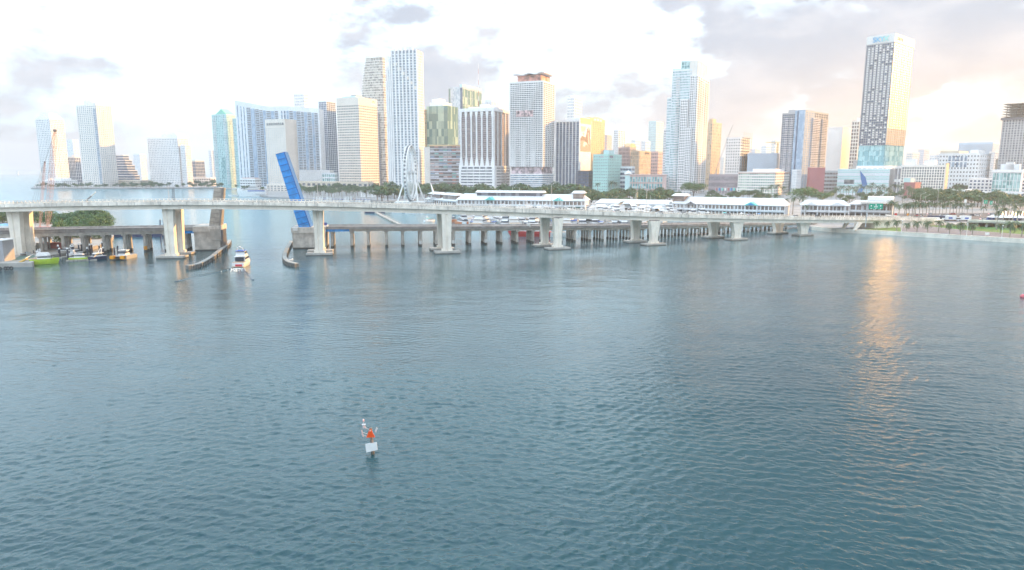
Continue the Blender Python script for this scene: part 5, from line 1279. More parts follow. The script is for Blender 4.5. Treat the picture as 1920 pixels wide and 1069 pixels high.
for k in range(42):
    t = 2*math.pi*k/42; m.tube(WP(t, RW, -1.6), WP(t, RW, 1.6), 0.18, n=4); m.tube(WP(t, RW-2.4, 1.6), WP(t+math.pi/42, RW, 1.6), 0.14, n=4); m.tube(WP(t, RW-2.4, -1.6), WP(t+math.pi/42, RW, -1.6), 0.14, n=4)
m.build('rim_bracing', white_p, r, kind='stuff')
for k in range(42):
    t = 2*math.pi*k/42
    for off in (-1.6, 1.6): MB().tube(hub + wn*off*1.3, WP(t, RW-2.4, off), 0.13, n=4).build('spoke', white_p, r)
gm = MB(); gm.lathe((0,0,0), [(0.25,0.3),(0.95,0.0),(1.05,-0.7),(1.0,-1.5),(0.6,-1.9)], 8); gmesh = gm.mesh('gondola', g_dark)
for k in range(42):
    c = WP(2*math.pi*k/42, RW+0.2, 0); g = link('gondola', gmesh, r); g.location = c - base
MB().tube(hub - wn*4.5, hub + wn*4.5, 1.6, n=12).build('hub', galv, r)
for off in (-1, 1):
    for s in (-1, 1):
        MB().tube(hub + wn*off*4.2, base + wn*off*11 + wu*s*17, 0.75, 0.85, 6).build('leg', white_p, r)
MB().box(base.x-16, base.x+16, base.y-8, base.y+10, 2, 4.2).build('platform', white_p, r)
# ---- BOATS
hull_w = mat('white_gelcoat', (0.80, 0.80, 0.80), 0.25, var=0.03, vscale=0.8); hull_b = mat('navy_hull', (0.03, 0.05, 0.12), 0.3); hull_r = mat('red_hull', (0.45, 0.05, 0.05), 0.4); tint = mat('tinted_glass', (0.03, 0.04, 0.06), 0.1)
teak = mat('teak_deck', (0.38, 0.28, 0.19), 0.8); boat_blue = mat('blue_canvas', (0.05, 0.12, 0.42), 0.8); lime = mat('lime_hull', (0.42, 0.60, 0.05), 0.35, var=0.05, vscale=0.5)
BOATM = {'w': hull_w, 'b': hull_b, 'r': hull_r, 'l': lime, 'o': mat('orange_hull', (0.62,0.22,0.10), 0.5), 'g': mat('grey_hull', (0.40,0.42,0.44), 0.4), 's': mat('silver_hull', (0.55,0.58,0.62), 0.3)}
def hull_mesh(L, B, H, m, stripe=None, transom=0.9):
    mb = MB(); secs = []; n = 10
    for k in range(n+1):
        t = k/n; x = -L/2 + L*t
        w = B/2*(transom + (1-transom)*min(1, t*3)) * (1 if t < 0.55 else max(0.02, 1-((t-0.55)/0.45)**1.9))
        sh = H*(1+0.35*max(0, t-0.4)**1.3); wl = w*(0.86 if t < 0.7 else 0.86-0.5*(t-0.7)/0.3); rake = 0.0 if t < 0.9 else 0.0
        xx = x - (0 if t < 1 else 0)
        secs.append([Vector((xx - (L*0.06 if t > 0.99 else 0), -wl*0.7, -0.5)), Vector((xx - (L*0.05 if t > 0.99 else 0), -wl, 0.05)), Vector((xx, -w, sh*0.6)), Vector((xx, -w*1.02, sh)), Vector((xx, w*1.02, sh)), Vector((xx, w, sh*0.6)), Vector((xx - (L*0.05 if t > 0.99 else 0), wl, 0.05)), Vector((xx - (L*0.06 if t > 0.99 else 0), wl*0.7, -0.5))])
    mb.loft(secs); return mb.mesh('hull', m, recalc=True)
def tier(mb, x0, x1, w, z0, h, slope0=0.25, slope1=0.5, mi=0):
    """raked cabin block"""
    mb.hexa([(x0,-w/2,z0),(x1,-w/2*0.92,z0),(x1,w/2*0.92,z0),(x0,w/2,z0),(x0+slope0*h,-w/2*0.9,z0+h),(x1-slope1*h*1.6,-w/2*0.8,z0+h),(x1-slope1*h*1.6,w/2*0.8,z0+h),(x0+slope0*h,w/2*0.9,z0+h)], mi)
def boat(name, label, L, B, H, tiers=2, hull='w', group=None, mast=0.0, canvas=None, loc=(0,0,-500), rz=0.0, arch=True, low=None):
    r = thing(name, label, 'boat', loc, group, local=True, rz=rz)
    link('hull', hull_mesh(L, B, H, BOATM[hull]), r)
    d = MB(); d.box(-L*0.47, L*0.30, -B*0.44, B*0.44, H*1.0, H*1.04); d.build('deck', teak if L > 9 else hull_w, r)
    x0, x1, z, w = -L*0.26, L*0.24, H*1.02, B*0.82
    for k in range(tiers):
        h = (1.9 if L > 10 else 1.3) if k < 2 else 1.5
        c = MB(); tier(c, x0, x1, w, z, h); cab = c.build('cabin', hull_w, r)
        g = MB(); tier(g, x0+0.25, x1+0.04, w*1.015, z+h*0.42, h*0.38, 0.25, 0.5); g.build('window_band', tint, cab).location = (0,0,0)
        ro = MB(); ro.box(x0-0.6, x1-h*0.9, -w*0.5, w*0.5, z+h, z+h+0.16); ro.build('cabin_roof', hull_w if not (canvas and k == tiers-1) else canvas, cab).location = (0,0,0)
        z += h+0.16; x0 += (x1-x0)*0.10; x1 -= (x1-x0)*0.24; w *= 0.86
    if arch and tiers:
        a = MB(); a.tube((x0,-w*0.4,z),(x0-0.6,-w*0.3,z+1.3),0.12,n=5); a.tube((x0,w*0.4,z),(x0-0.6,w*0.3,z+1.3),0.12,n=5); a.tube((x0-0.6,-w*0.3,z+1.3),(x0-0.6,w*0.3,z+1.3),0.12,n=5)
        ra = a.build('radar_arch', hull_w, r); 
        MB().lathe((x0-0.6,0,z+1.3),[(0.1,0),(0.4,0.15),(0.4,0.4),(0.1,0.5)],8).build('radome', hull_w, ra)
    if mast:
        MB().tube((0,0,H),(0,0,H+mast),0.12,0.07,6).build('mast', hull_w, r); MB().tube((0.1,0,H+1.6),(-L*0.35,0,H+1.5),0.10,n=6).build('boom', boat_blue, r)
        MB().tube((0,0,H+mast),(L*0.47,0,H*1.2),0.025,n=3).build('forestay', galv, r)
    rl = MB()
    for s in (-1, 1):
        for k in range(5):
            x = L*(0.05+0.09*k); y = s*B/2*max(0.1, 1-max(0,(x/L+0.5-0.55)/0.45)**1.9)*0.95; rl.tube((x,y,H),(x,y,H*1.25+0.6),0.03,n=3)
    rl.build('bow_rail', galv, r, kind='stuff'); return r
PB = [boat('motor_yacht', 'p', 20, 5.2, 2.0, 3), boat('sport_fisher', 'p', 15, 4.6, 1.8, 2, canvas=None), boat('cabin_cruiser', 'p', 11, 3.6, 1.4, 1, canvas=boat_blue), boat('sailing_boat', 'p', 12, 3.4, 1.2, 1, mast=15, arch=False), boat('motor_yacht', 'p', 28, 6.4, 2.6, 3)]
BR_ = random.Random(3)
def moor(k, px, py, rz, label, group, sc=1.0): 
    g = ground(px, py, 0); return dup(PB[k], (g.x, g.y, 0), rz, sc, label, group)
glab = 'white motor boat in the tight rows of the marina seen under the highway bridge'
for row, (py, x0, x1, n) in enumerate(((426,880,1195,17),(421,862,1215,20),(415.5,870,1250,21),(411,875,1330,22),(405.5,900,1360,18))):
    for k in range(n):
        px = x0+(x1-x0)*(k+0.5+BR_.uniform(-0.25,0.25))/n; kk = BR_.choice((0,0,1,1,2,3,4)); 
        lab = {0:'white motor yacht in the packed marina rows behind the low bridge',1:'white sport boat in the packed marina rows behind the low bridge',2:'small cruiser with blue canopy in the packed marina rows',3:'white sailing boat with tall mast in the packed marina rows',4:'long white yacht in the packed marina rows behind the low bridge'}[kk]
        moor(kk, px, py+BR_.uniform(-1,1), R(BR_.choice((-95,85,100,-80)))+BR_.uniform(-0.25,0.25), lab, 'boats packed in the marina', BR_.uniform(1.0,1.35))
for k in range(15):
    px = 1100+k*21+BR_.uniform(-6,6); moor(BR_.choice((0,1,4)), px, 400.3+0.3*k*0.1, R(BR_.choice((0,180,20)))+BR_.uniform(-0.3,0.3), 'white yacht moored against the market quay just above the bridge rail', 'yachts at the market quay', BR_.uniform(0.7,1.0))
for px in (961, 974): moor(3, px, 398, R(95), 'sailing boat with tall bare mast before the long arcade, ' + ('left of the pair' if px < 970 else 'right of the pair'), None, (1.15,1.15,1.35))
for k in range(22):
    moor(BR_.choice((1,2,2)), 592+k*4.9+BR_.uniform(-1.5,1.5), 377.6+0.05*k, R(90)+BR_.uniform(-0.5,0.5), 'tiny white boat in the row along the park quay', 'boats along the park quay', 0.85)
def place(b, px, py, label=None): 
    g = ground(px, py, 0); b.location = (g.x, g.y, 0); return b
# orange-hulled boats on the left marina pontoon and boats seen under the low bridge
place(boat('tour_boat', 'orange tour boat with dark canopy at the near end of the marina', 17, 5, 2.2, 1, 'o', rz=R(-60), canvas=dark_w), 868, 422)
place(boat('tour_boat', 'second orange boat further back at the left end of the marina', 14, 4.4, 2.0, 1, 'o', rz=R(-50), canvas=dark_w), 846, 416.5)
place(boat('tour_boat', 'long red-hulled boat visible between the low bridge columns', 24, 6, 3.0, 2, 'r', rz=R(178)), 993, 443.5)
place(boat('speed_boat', 'white speedboat with dark waterline between the low bridge columns', 15, 4, 2.6, 0, 'w', rz=R(10), arch=False), 1056, 444)
place(boat('speed_boat', 'small white boat with blue canopy at the jetty', 9, 3, 1.2, 1, 'w', rz=R(40), canvas=turq), 806, 416)
place(boat('super_yacht', 'sleek silver superyacht with swept mast behind the bridge rail', 62, 10, 4.6, 3, 's', rz=R(6)), 828, 390)
b = MB(); g = ground(814, 390, 0); b.tube((g.x,g.y,13),(g.x-3,g.y,24),1.3,0.5,6); yb = b.build('yacht_mast', hull_w); tag(yb, 'tall swept white mast rising above the silver superyacht', 'mast')
dk = boat('speed_boat', 'dark speedboat moored at the end of the jetty', 18, 5, 2.2, 1, 'b', rz=R(0)); place(dk, 704, 400)
for px, py, l_ in ((745,400,'left'),(770,401.5,'middle'),(800,400.5,'right')): place(boat('small_boat', 'little white launch anchored beyond the jetty, %s of the three' % l_, 9, 3, 1.2, 1, 'w', rz=R(BR_.uniform(-40,40))), px, py)
# jetty with posts
a, b_ = ground(705, 398, 1.4), ground(760, 425, 1.4); ax = Ax(a, b_); r = thing('jetty', 'narrow grey jetty with posts running towards the low bridge', 'jetty', a)
m = MB(); ax.box(m, 0, ax.L, -0.9, 0.9, 0.6, 1.3); m.build('walkway', concrete, r)
for k in range(24):
    for s in (-1.0, 1.0): 
        c = ax.P(ax.L*k/23, s, 0); MB().tube((c.x,c.y,-1),(c.x,c.y,2.6),0.18,n=6).build('post', old_conc, r)
# white ferry by the hotel quay
r = boat('ferry', 'big white high-sided ferry moored at the hotel quay', 40, 11, 9.0, 3, 'w', rz=R(183)); place(r, 473, 368.5)
m = MB(); m.box(-19, 4, 5.55, 5.75, 7.2, 8.6); m.box(-19, 4, -5.75, -5.55, 7.2, 8.6); m.build('blue_window_band', boat_blue, r, kind='stuff')
m = MB(); m.box(-19, -6, 5.0, 5.72, 3.0, 3.8); m.build('side_lettering', grey_w, r)
place(boat('small_boat', 'small low boat by the bow of the white ferry', 14, 4, 1.4, 0, 'w', rz=R(180), arch=False), 437, 367.5)
for p_ in PB:
    for c_ in list(p_.children):
        for d_ in list(c_.children): bpy.data.objects.remove(d_)
        bpy.data.objects.remove(c_)
    bpy.data.objects.remove(p_)
# ================================================================== LEFT DOCK, CHANNEL, NEAR BOATS
# white motor yacht heading away through the channel
r = boat('motor_yacht', 'white motor yacht with blue bimini heading away through the channel', 14.0, 4.9, 1.9, 2, 'w', rz=R(97), canvas=boat_blue); place(r, 455.5, 497.5)
m = MB(); m.box(-7.2, -7.03, -1.5, 1.0, 0.5, 1.3); m.build('red_stern_panel', mat('red_panel', (0.55,0.05,0.08), 0.5), r)
m = MB(); m.box(-8.0, -6.9, -2.1, 2.1, 0.35, 0.55); m.build('swim_platform', teak, r)
m = MB(); m.box(-4.6, -4.2, -1.6, 1.6, 2.2, 3.6); m.build('aft_doors', tint, r)
# its wake
foam = mat('wake_foam', (0.72,0.78,0.80), 0.6, var=0.2, vscale=1.5); wl = mat('wake_ripple', (0.03,0.07,0.10), 0.08)
g = ground(455.5, 499, 0); fw = Vector((math.cos(R(97)), math.sin(R(97)), 0)); sd = Vector((-fw.y, fw.x, 0))
wake = thing('boat_wake', 'thin spreading wake lines behind the white channel yacht', 'wake', g)
for s in (-1, 1):
    secs = []
    for k in range(16):
        t = k/15; c = g - fw*(6+30*t) + sd*s*(1.5+11*t) + Vector((0,0,0.10)); w = 0.45+0.7*t; h = 0.26*(1-0.6*t)
        secs.append([c - sd*w + Vector((0,0,-0.35)), c + Vector((0,0,h)), c + sd*w + Vector((0,0,-0.35))])
    MB().loft(secs, cap=True).build('wake_ridge', wl, wake, recalc=True, smooth=True)
wr = random.Random(8); m = MB()
for k in range(70):
    t = wr.random(); c = g - fw*(7.6+7*t*t) + sd*wr.gauss(0, 0.9+1.2*t) + Vector((0,0,0.22)); a = wr.uniform(0.08,0.26)
    m.lathe(c, [(a,-0.25),(a*0.8,0.03),(a*0.2,0.08)], 5)
m.build('foam', foam, wake, kind='stuff')
# channel fenders (curved concrete and timber walkways)
timber = mat('fender_timber', (0.18,0.175,0.165), 0.9, var=0.3, vscale=1.0); cap_c = mat('fender_cap', (0.34,0.34,0.32), 0.9, var=0.15, vscale=0.5)
def fender(label, pix, w=1.6, rail=True):
    P_ = [ground(a, b, 1.5) for a, b in pix]
    r = thing('channel_fender', label, 'fender', (P_[0].x, P_[0].y, 0))
    def sm(t):
        x = t*(len(P_)-1); i = min(int(x), len(P_)-2); f_ = x-i; p0, p1, p2, p3 = P_[max(i-1,0)], P_[i], P_[i+1], P_[min(i+2,len(P_)-1)]
        return 0.5*((2*p1)+(p2-p0)*f_+(2*p0-5*p1+4*p2-p3)*f_*f_+(3*p1-p0-3*p2+p3)*f_**3)
    n = 28; pts_ = [sm(k/n) for k in range(n+1)]; s1, s2 = [], []
    for k in range(n+1):
        d = (pts_[min(k+1,n)]-pts_[max(k-1,0)]); d.z = 0; d.normalize(); q = Vector((-d.y, d.x, 0))*w/2
        s1.append([pts_[k]+q*1.1+Vector((0,0,z_)) if z_ > -0.3 else pts_[k]+q+Vector((0,0,z_)) for z_ in ()] or [pts_[k]-q+Vector((0,0,-0.25)), pts_[k]+q+Vector((0,0,-0.25)), pts_[k]+q+Vector((0,0,0.12)), pts_[k]-q+Vector((0,0,0.12))])
        s2.append([pts_[k]-q*0.8+Vector((0,0,-2.6)), pts_[k]+q*0.8+Vector((0,0,-2.6)), pts_[k]+q*0.8+Vector((0,0,-0.24)), pts_[k]-q*0.8+Vector((0,0,-0.24))])
    MB().loft(s1).build('walkway_cap', cap_c, r, recalc=True); MB().loft(s2).build('timber_wall', timber, r, recalc=True)
    for k in range(0, n+1, 1):
        d = (pts_[min(k+1,n)]-pts_[max(k-1,0)]); d.z = 0; d.normalize(); q = Vector((-d.y, d.x, 0))*w/2
        for s in (-1, 1):
            c = pts_[k]+q*s; MB().tube((c.x,c.y,-1.2),(c.x,c.y,1.45),0.2,n=6).build('pile', timber, r)
        if rail and k < 14 and k % 1 == 0: c = pts_[k]; MB().tube((c.x,c.y,1.6),(c.x,c.y,2.7),0.05,n=4).build('rail_post', galv, r)
fender('curved channel fender walkway left of the channel opening', [(351,498),(372,494),(395,482),(413,468),(427,457),(430,450)])
fender('hooked channel fender right of the channel opening', [(556,494),(541,490),(533.5,481),(538,466),(546,452)], rail=False)
c = ground(546, 489, 1.5); wd = thing('driftwood_crates', 'bleached white debris lying on the hooked fender', 'debris', c)
for k in range(6): MB().obox(c, Vector((math.cos(k),math.sin(k),0)), Vector((-math.sin(k),math.cos(k),0)), -0.8, 0.8, -0.25+0.3*(k%3), 0.1+0.3*(k%3), 1.62+0.12*k, 1.75+0.12*k).build('plank', white_p, wd)

# ---- dock
DK = 1.5
simple_b = MB()
gb = ground(-8, 490, DK); r = thing('dock_office', 'plain grey clad dock building cut by the left picture edge', 'building', gb)
hz = zat(452, gb.y)-0.0
MB().box(gb.x-14, wpx(7, gb.y, 4), gb.y, gb.y+6, DK, hz).build('wall', mat('grey_cladding', (0.36,0.36,0.38), 0.6, var=0.08, vscale=0.3), r)
for k in range(3): MB().box(gb.x-14, wpx(7, gb.y, 4)+0.06, gb.y-0.08, gb.y, DK+1.8+2.2*k, DK+1.9+2.2*k).build('cladding_joint', grey_w, r)
MB().box(gb.x-14, wpx(7, gb.y, 4)+0.3, gb.y-0.3, gb.y+6.3, hz, hz+0.4).build('roof_edge', white_p, r)
def container(label, px, py, rz, m_, L=6.1, n=1):
    g = ground(px, py, DK); r = thing('shipping_container', label, 'container', g, local=True, rz=rz)
    b = MB(); b.box(-L/2, L/2, -1.22, 1.22, 0.15, 2.75); b.build('body', m_, r)
    m = MB()
    for k in range(int(L/0.35)):
        x = -L/2+0.2+0.35*k
        for s in (-1, 1): m.box(x, x+0.16, s*1.22-0.05, s*1.22+0.05, 0.3, 2.62)
    m.build('corrugation', m_, r, kind='stuff')
    for s in (-1, 1): m = MB(); m.box(L/2-0.02, L/2+0.05, s*0.62-0.55, s*0.62+0.55, 0.25, 2.65); d = m.build('door', m_, r); MB().tube((L/2+0.08, s*0.3, 0.3),(L/2+0.08, s*0.3, 2.6),0.03,n=4).build('lock_rod', galv, d)
rust = mat('rust_container', (0.40,0.11,0.075), 0.7, var=0.2, vscale=0.5); cream_c = mat('cream_container', (0.66,0.60,0.50), 0.7, var=0.1, vscale=0.5)
container('rust red shipping container under the low bridge', 101, 466, R(-15), rust, 12.2); container('cream shipping container beside the red one', 79, 467, R(-35), cream_c, 6.1); container('second cream container behind the first', 88, 463.5, R(-35), cream_c, 6.1)
# lime green workboat
r = boat('patrol_boat', 'lime green workboat with white wheelhouse at the dock corner', 9.6, 3.8, 2.0, 1, 'l', rz=R(18)); place(r, 86, 494.5)
m = MB(); tier(m, -2.6, 1.6, 2.9, 3.5, 1.0); m.build('flying_bridge', hull_w, r)
m = MB(); m.box(-2.0, -1.7, -1.2, -0.9, 4.4, 6.0); m.build('mast_post', hull_w, r); m = MB(); m.box(-2.0,-1.7,0.9,1.2,4.4,6.0); m.build('mast_post', hull_w, r)
m = MB(); m.box(-5.2, -4.7, -1.4, -0.4, 0.2, 1.9); m.build('outboard_motor', lime, r); m = MB(); m.box(-5.2,-4.7,0.4,1.4,0.2,1.9); m.build('outboard_motor', lime, r)
place(boat('patrol_boat', 'smaller lime green boat among the capped pilings', 8.5, 2.8, 1.2, 1, 'l', rz=R(15)), 152, 488)
place(boat('patrol_boat', 'grey patrol boat with dark hull in front of the pilings', 8, 2.8, 1.4, 1, 'b', rz=R(250)), 181.5, 487)
place(boat('patrol_boat', 'white cabin boat inside the pilings near the islet shore', 9, 3, 1.4, 1, 'w', rz=R(190)), 126, 476)
place(boat('patrol_boat', 'white console boat in the middle of the capped pilings', 8, 2.8, 1.2, 1, 'w', rz=R(80)), 143, 479)
# catamaran with orange bows
g = ground(232.5, 485, 0); r = thing('catamaran', 'grey catamaran with two orange bow squares tied to pilings', 'boat', (g.x,g.y,0), local=True, rz=R(-90))
for s in (-1, 1):
    o_ = link('hull', hull_mesh(10.5, 1.6, 1.3, BOATM['g']), r); o_.location = (0, s*2.1, 0)
    m = MB(); m.box(3.9, 5.35, s*2.1-0.8, s*2.1+0.8, 0.45, 1.75); m.build('orange_bow_square', orange_p, r)
MB().box(-4.6, 3.9, -2.8, 2.8, 1.3, 1.6).build('deck', BOATM['g'], r)
m = MB(); tier(m, -2.0, 1.6, 3.2, 1.6, 1.9); cb = m.build('wheelhouse', hull_w, r); m = MB(); tier(m, -1.9, 1.65, 3.26, 2.5, 0.6); m.build('window_band', tint, cb)
MB().box(-1.9, 1.0, -1.7, 1.7, 3.5, 3.7).build('wheelhouse_roof', hull_w, r); MB().tube((-0.6,0,3.7),(-0.6,0,6.2),0.06,n=5).build('mast', hull_w, r)
# pilings with white caps
pile_m = mat('dark_piling', (0.055,0.055,0.075), 0.8, var=0.2, vscale=1.0)
pr = MB(); pr.tube((0,0,-1.5),(0,0,4.2),0.32,0.30,8); pmesh = pr.mesh('shaft', pile_m); pc = MB(); pc.lathe((0,0,4.2),[(0.42,0),(0.42,0.25),(0.1,0.75)],8); pcmesh = pc.mesh('cap', white_p)
def piling(px, py, h=1.0, cap=True, lab='dark mooring piling with white cone cap beside the small boats', grp='capped pilings at the dock'):
    g = ground(px, py, 0); r = thing('mooring_piling', lab, 'piling', (g.x,g.y,0), grp, local=True); r.scale = (1,1,h)
    link('shaft', pmesh, r)
    if cap: link('cap', pcmesh, r)
for k_, (px, py, h) in enumerate(((111,481,1.05),(113,484,0.9),(128,485,0.95),(134,479,0.95),(137,478.5,1.05),(139,481,1.0),(149,477,1.0),(154,476,1.0),(158,474,1.15),(165,484,0.95),(170,479,1.05),(173.5,478,1.05),(193,476,1.15),(187,475,0.8),(195,482,0.9))): piling(px, py, h, True, 'dark white-capped mooring piling at the dock, number %s along' % nth(k_).replace(' from the left', ' of the row'))
for px, py, h, l_ in ((216,485.5,1.15,'left'),(222,482,1.15,'right')): piling(px, py, h, False, 'plain dark piling at the catamaran bow, %s of the two' % l_, None)
# floating pontoons
for (x0,y0,x1,y1,l_) in ((112,483,170,474,'long grey floating pontoon behind the capped pilings'),(124,488.5,182,486,'short floating pontoon under the green boat')):
    ax = Ax(ground(x0,y0,0.4), ground(x1,y1,0.4)); p_ = thing('pontoon', l_, 'pontoon', ax.P(0,0,0))
    n = 8
    for k in range(n): m = MB(); ax.box(m, ax.L*k/n+0.05, ax.L*(k+1)/n-0.05, -1.0, 1.0, -0.3, 0.5); m.build('deck_section', sand_m, p_)
# dock edge tyres and bulkhead blocks
ax = Ax(ground(-60,504,0), ground(62,500,0)); r = thing('dock_bulkhead', 'pale concrete bulkhead edge with black tyre fenders at the bottom of the dock', 'bulkhead', ax.P(ax.L/2,0,0))
MB().obox(ax.o, ax.u, ax.n, -20, ax.L, -0.5, 1.2, -1.2, 1.75).build('wall', concrete, r)
tyre = mat('tyre_rubber', (0.03,0.03,0.032), 0.85)
for px in (-20,-10,0,3,13,18,24):
    c = ground(px, 503.5-px*0.03, 0.7)
    secs = []
    for k in range(13):
        t = 2*math.pi*k/12; cc = Vector((c.x+0.55*math.cos(t), c.y-0.75, 0.75+0.55*math.sin(t))); o_ = Vector((math.cos(t),0,math.sin(t)))
        secs.append([cc+o_*0.22, cc+Vector((0,-0.22,0)), cc-o_*0.22, cc+Vector((0,0.22,0))])
    MB().loft(secs, cap=False).build('tyre', tyre, r, recalc=True)
# ramp / gangway, blue tarps, parked boats on land
for k, (px, py, l_) in enumerate(((12,430,'left'),(36,429,'right'))):
    g = ground(px, py, DK); tp = thing('boat_under_tarp', 'boat stored ashore under a light blue tarpaulin, %s of the two' % l_, 'boat', g, local=True, rz=R(20*k))
    link('hull', hull_mesh(9, 3, 1.4, hull_w), tp).location = (0,0,0.8)
    m = MB(); 
    for j in range(6):
        pass
    secs = [[(x,-1.6*(1-0.03*abs(x)**1.5),2.0),(x,0,3.6-0.08*abs(x)),(x,1.6*(1-0.03*abs(x)**1.5),2.0)] for x in np.linspace(-4.3,4.0,9)]
    m.loft([[Vector(q) for q in s_] for s_ in secs]); m.build('tarpaulin', mat('tarp_blue', (0.25,0.48,0.68), 0.7, var=0.2, vscale=1), tp, recalc=True)
    for s in (-2.5, 2.0): MB().box(s-0.2, s+0.2, -1.0, 1.0, 0, 1.0).build('trestle', timber, tp)
for k, (px, py) in enumerate(((20,470),(24,462),(46,470),(33,457),(14,478))):
    b_ = boat('stored_boat', 'white boat stored on the dock behind the bridge piers', 9, 3, 1.5, 1, 'w', 'boats stored ashore', rz=R(170+15*k)); g = ground(px, py, DK); b_.location = (g.x, g.y, DK+0.5)
g0 = ground(36, 493, DK); r = thing('boarding_ramp', 'long yellow boarding ramp lying on the dock beside the lime boat', 'ramp', g0)
ax = Ax(ground(38, 493, DK), ground(62, 480, DK)); m = MB(); ax.box(m, 0, ax.L*0.5, -0.4, 0.4, DK+0.1, DK+0.5); m.build('yellow_section', mat('ramp_yellow', (0.62,0.40,0.10), 0.7), r); m = MB(); ax.box(m, ax.L*0.4, ax.L, -0.15, 0.15, DK+0.55, DK+0.8); m.build('white_pole', white_p, r)
o = MB().prism(px_poly([(22,489),(62,484),(70,478),(38,479)], DK+0.02), DK, DK+0.02).build('dock_mat', mat('dock_green', (0.12,0.20,0.17), 0.9, var=0.15, vscale=0.4)); o['label'] = 'green painted dock area'; struct(o)
for k, (px, py) in enumerate(((48,477),(54,478),(61,474),(44,480))):
    g = ground(px, py, DK); c = thing('equipment_crate', 'small grey crate by the bridge pier foot', 'crate', g, 'crates at the pier foot', local=True, rz=k); MB().box(-0.8,0.8,-0.6,0.6,0,1.0).build('box', [timber, galv, old_dark][k%3], c); MB().box(-0.85,0.85,-0.65,0.65,1.0,1.12).build('lid', galv, c)

# ---- red lattice crane
red_c = mat('crane_red', (0.42,0.09,0.10), 0.6, var=0.15, vscale=0.6); red_f = mat('faded_crane_red', (0.46,0.29,0.26), 0.7, var=0.15, vscale=0.4)
Yc = 372.0; cb = Vector((wpx(84, Yc, 5), Yc, 1.5))
r = thing('crawler_crane', 'red crawler crane with tall lattice boom behind the bridges at left', 'crane', cb)
for s in (-1, 1): MB().box(cb.x-3.6, cb.x+3.6, Yc+s*2.2-0.6, Yc+s*2.2+0.6, 1.5, 2.8).build('crawler_track', tyre, r)
MB().box(cb.x-4.2, cb.x+2.2, Yc-1.9, Yc+1.9, 2.8, 6.2).build('machinery_house', red_c, r); MB().box(cb.x+2.2, cb.x+3.8, Yc-1.9, Yc-0.3, 2.9, 5.4).build('cab', red_c, r); MB().box(cb.x-5.4, cb.x-4.2, Yc-1.8, Yc+1.8, 2.9, 5.4).build('counterweight', old_dark, r)
def lattice(A, B, w0, w1, n, th, name, m_, par):
    A, B = Vector(A), Vector(B); d = (B-A).normalized(); x = Vector((0,1,0)); x = (x - d*x.dot(d)).normalized(); y = d.cross(x); mb = MB()
    def cor(t): 
        w = (w0*(1-t)+w1*t)/2*min(1, 0.25+5*t, 0.3+6*(1-t)); c = A.lerp(B, t); return [c+x*w+y*w, c-x*w+y*w, c-x*w-y*w, c+x*w-y*w]
    for k in range(n):
        c0, c1 = cor(k/n), cor((k+1)/n)
        for i in range(4):
            mb.tube(c0[i], c1[i], th, n=4); mb.tube(c0[i], c1[(i+1)%4], th*0.6, n=3); mb.tube(c0[i], c0[(i+1)%4], th*0.6, n=3)
    return mb.build(name, m_, par)
tipb = at(103, 245, Yc); lattice((cb.x+1.5, Yc, 5.5), tipb, 2.2, 1.6, 24, 0.075, 'lattice_boom', red_f, r); ax2 = at(84, 304, Yc)
lattice((cb.x-2.5, Yc, 6.2), ax2, 1.0, 0.8, 12, 0.05, 'back_mast', red_f, r)
MB().lathe((tipb.x, tipb.y, tipb.z), [(0.3,-0.6),(0.9,-0.2),(0.9,0.4),(0.3,0.8)], 8).build('boom_head', old_dark, r); MB().lathe((ax2.x, ax2.y, ax2.z), [(0.2,-0.4),(0.7,0),(0.2,0.5)], 8).build('mast_head', old_dark, r)
for k in range(4): MB().tube((ax2.x, Yc-0.6+0.4*k, ax2.z), (at(40+6*k, 378, Yc).x, Yc-0.6+0.4*k, 5), 0.06, n=3).build('guy_cable', old_dark, r)
for k in range(2): MB().tube(tipb, ax2 + Vector((0, 0.4*k, 0)), 0.05, n=3).build('pendant_cable', old_dark, r)
MB().tube(tipb + Vector((0.8,0,0)), (tipb.x+0.8, Yc, 14), 0.05, n=3).build('hoist_cable', old_dark, r)
bA, bB = at(160, 378, 420), at(179, 360, 420); q = thing('barge_boom', 'short dark boom with white tip poking over the bridge rail', 'crane', (bA.x, bA.y, 0)); m = MB(); m.tube((bA.x-8, bA.y, 1), bA, 0.5, 0.45, 6); m.tube(bA, bA.lerp(bB, 0.6), 0.45, 0.4, 6); m.build('boom', old_dark, q); MB().tube(bA.lerp(bB, 0.6), bB, 0.42, 0.3, 6).build('tip', white_p, q)
MB().box(bA.x-14, bA.x-2, bA.y-3, bA.y+3, -0.5, 1.4).build('barge_hull', hull_b, q)
# moored dark barge behind the low bridge and grey lattice post beyond the bridge
g = ground(268, 443.5, 0); r = thing('work_barge', 'long dark barge moored behind the low bridge', 'barge', g, local=True)
MB().hexa([(-17,-4,-0.5),(15,-4,-0.5),(15,4,-0.5),(-17,4,-0.5),(-18,-4,2.2),(18,-4,2.2),(18,4,2.2),(-18,4,2.2)]).build('hull', hull_b, r); MB().box(-10, 4, -3, 3, 2.2, 3.4).build('deck_cargo', grey_w, r); MB().box(8, 12, -2, 2, 2.2, 5.0).build('deckhouse', white_p, r)
a = at(324, 375, 620); q = thing('radio_mast', 'small dark lattice mast seen above the bridge rail by the lamp post', 'mast', (a.x, a.y, 0)); lattice((a.x, a.y, 0.5), at(325, 352, 620), 2.2, 1.6, 12, 0.14, 'lattice', old_dark, q); MB().box(a.x-3, a.x+3, a.y-3, a.y+3, -1, 0.8).build('base', concrete, q)
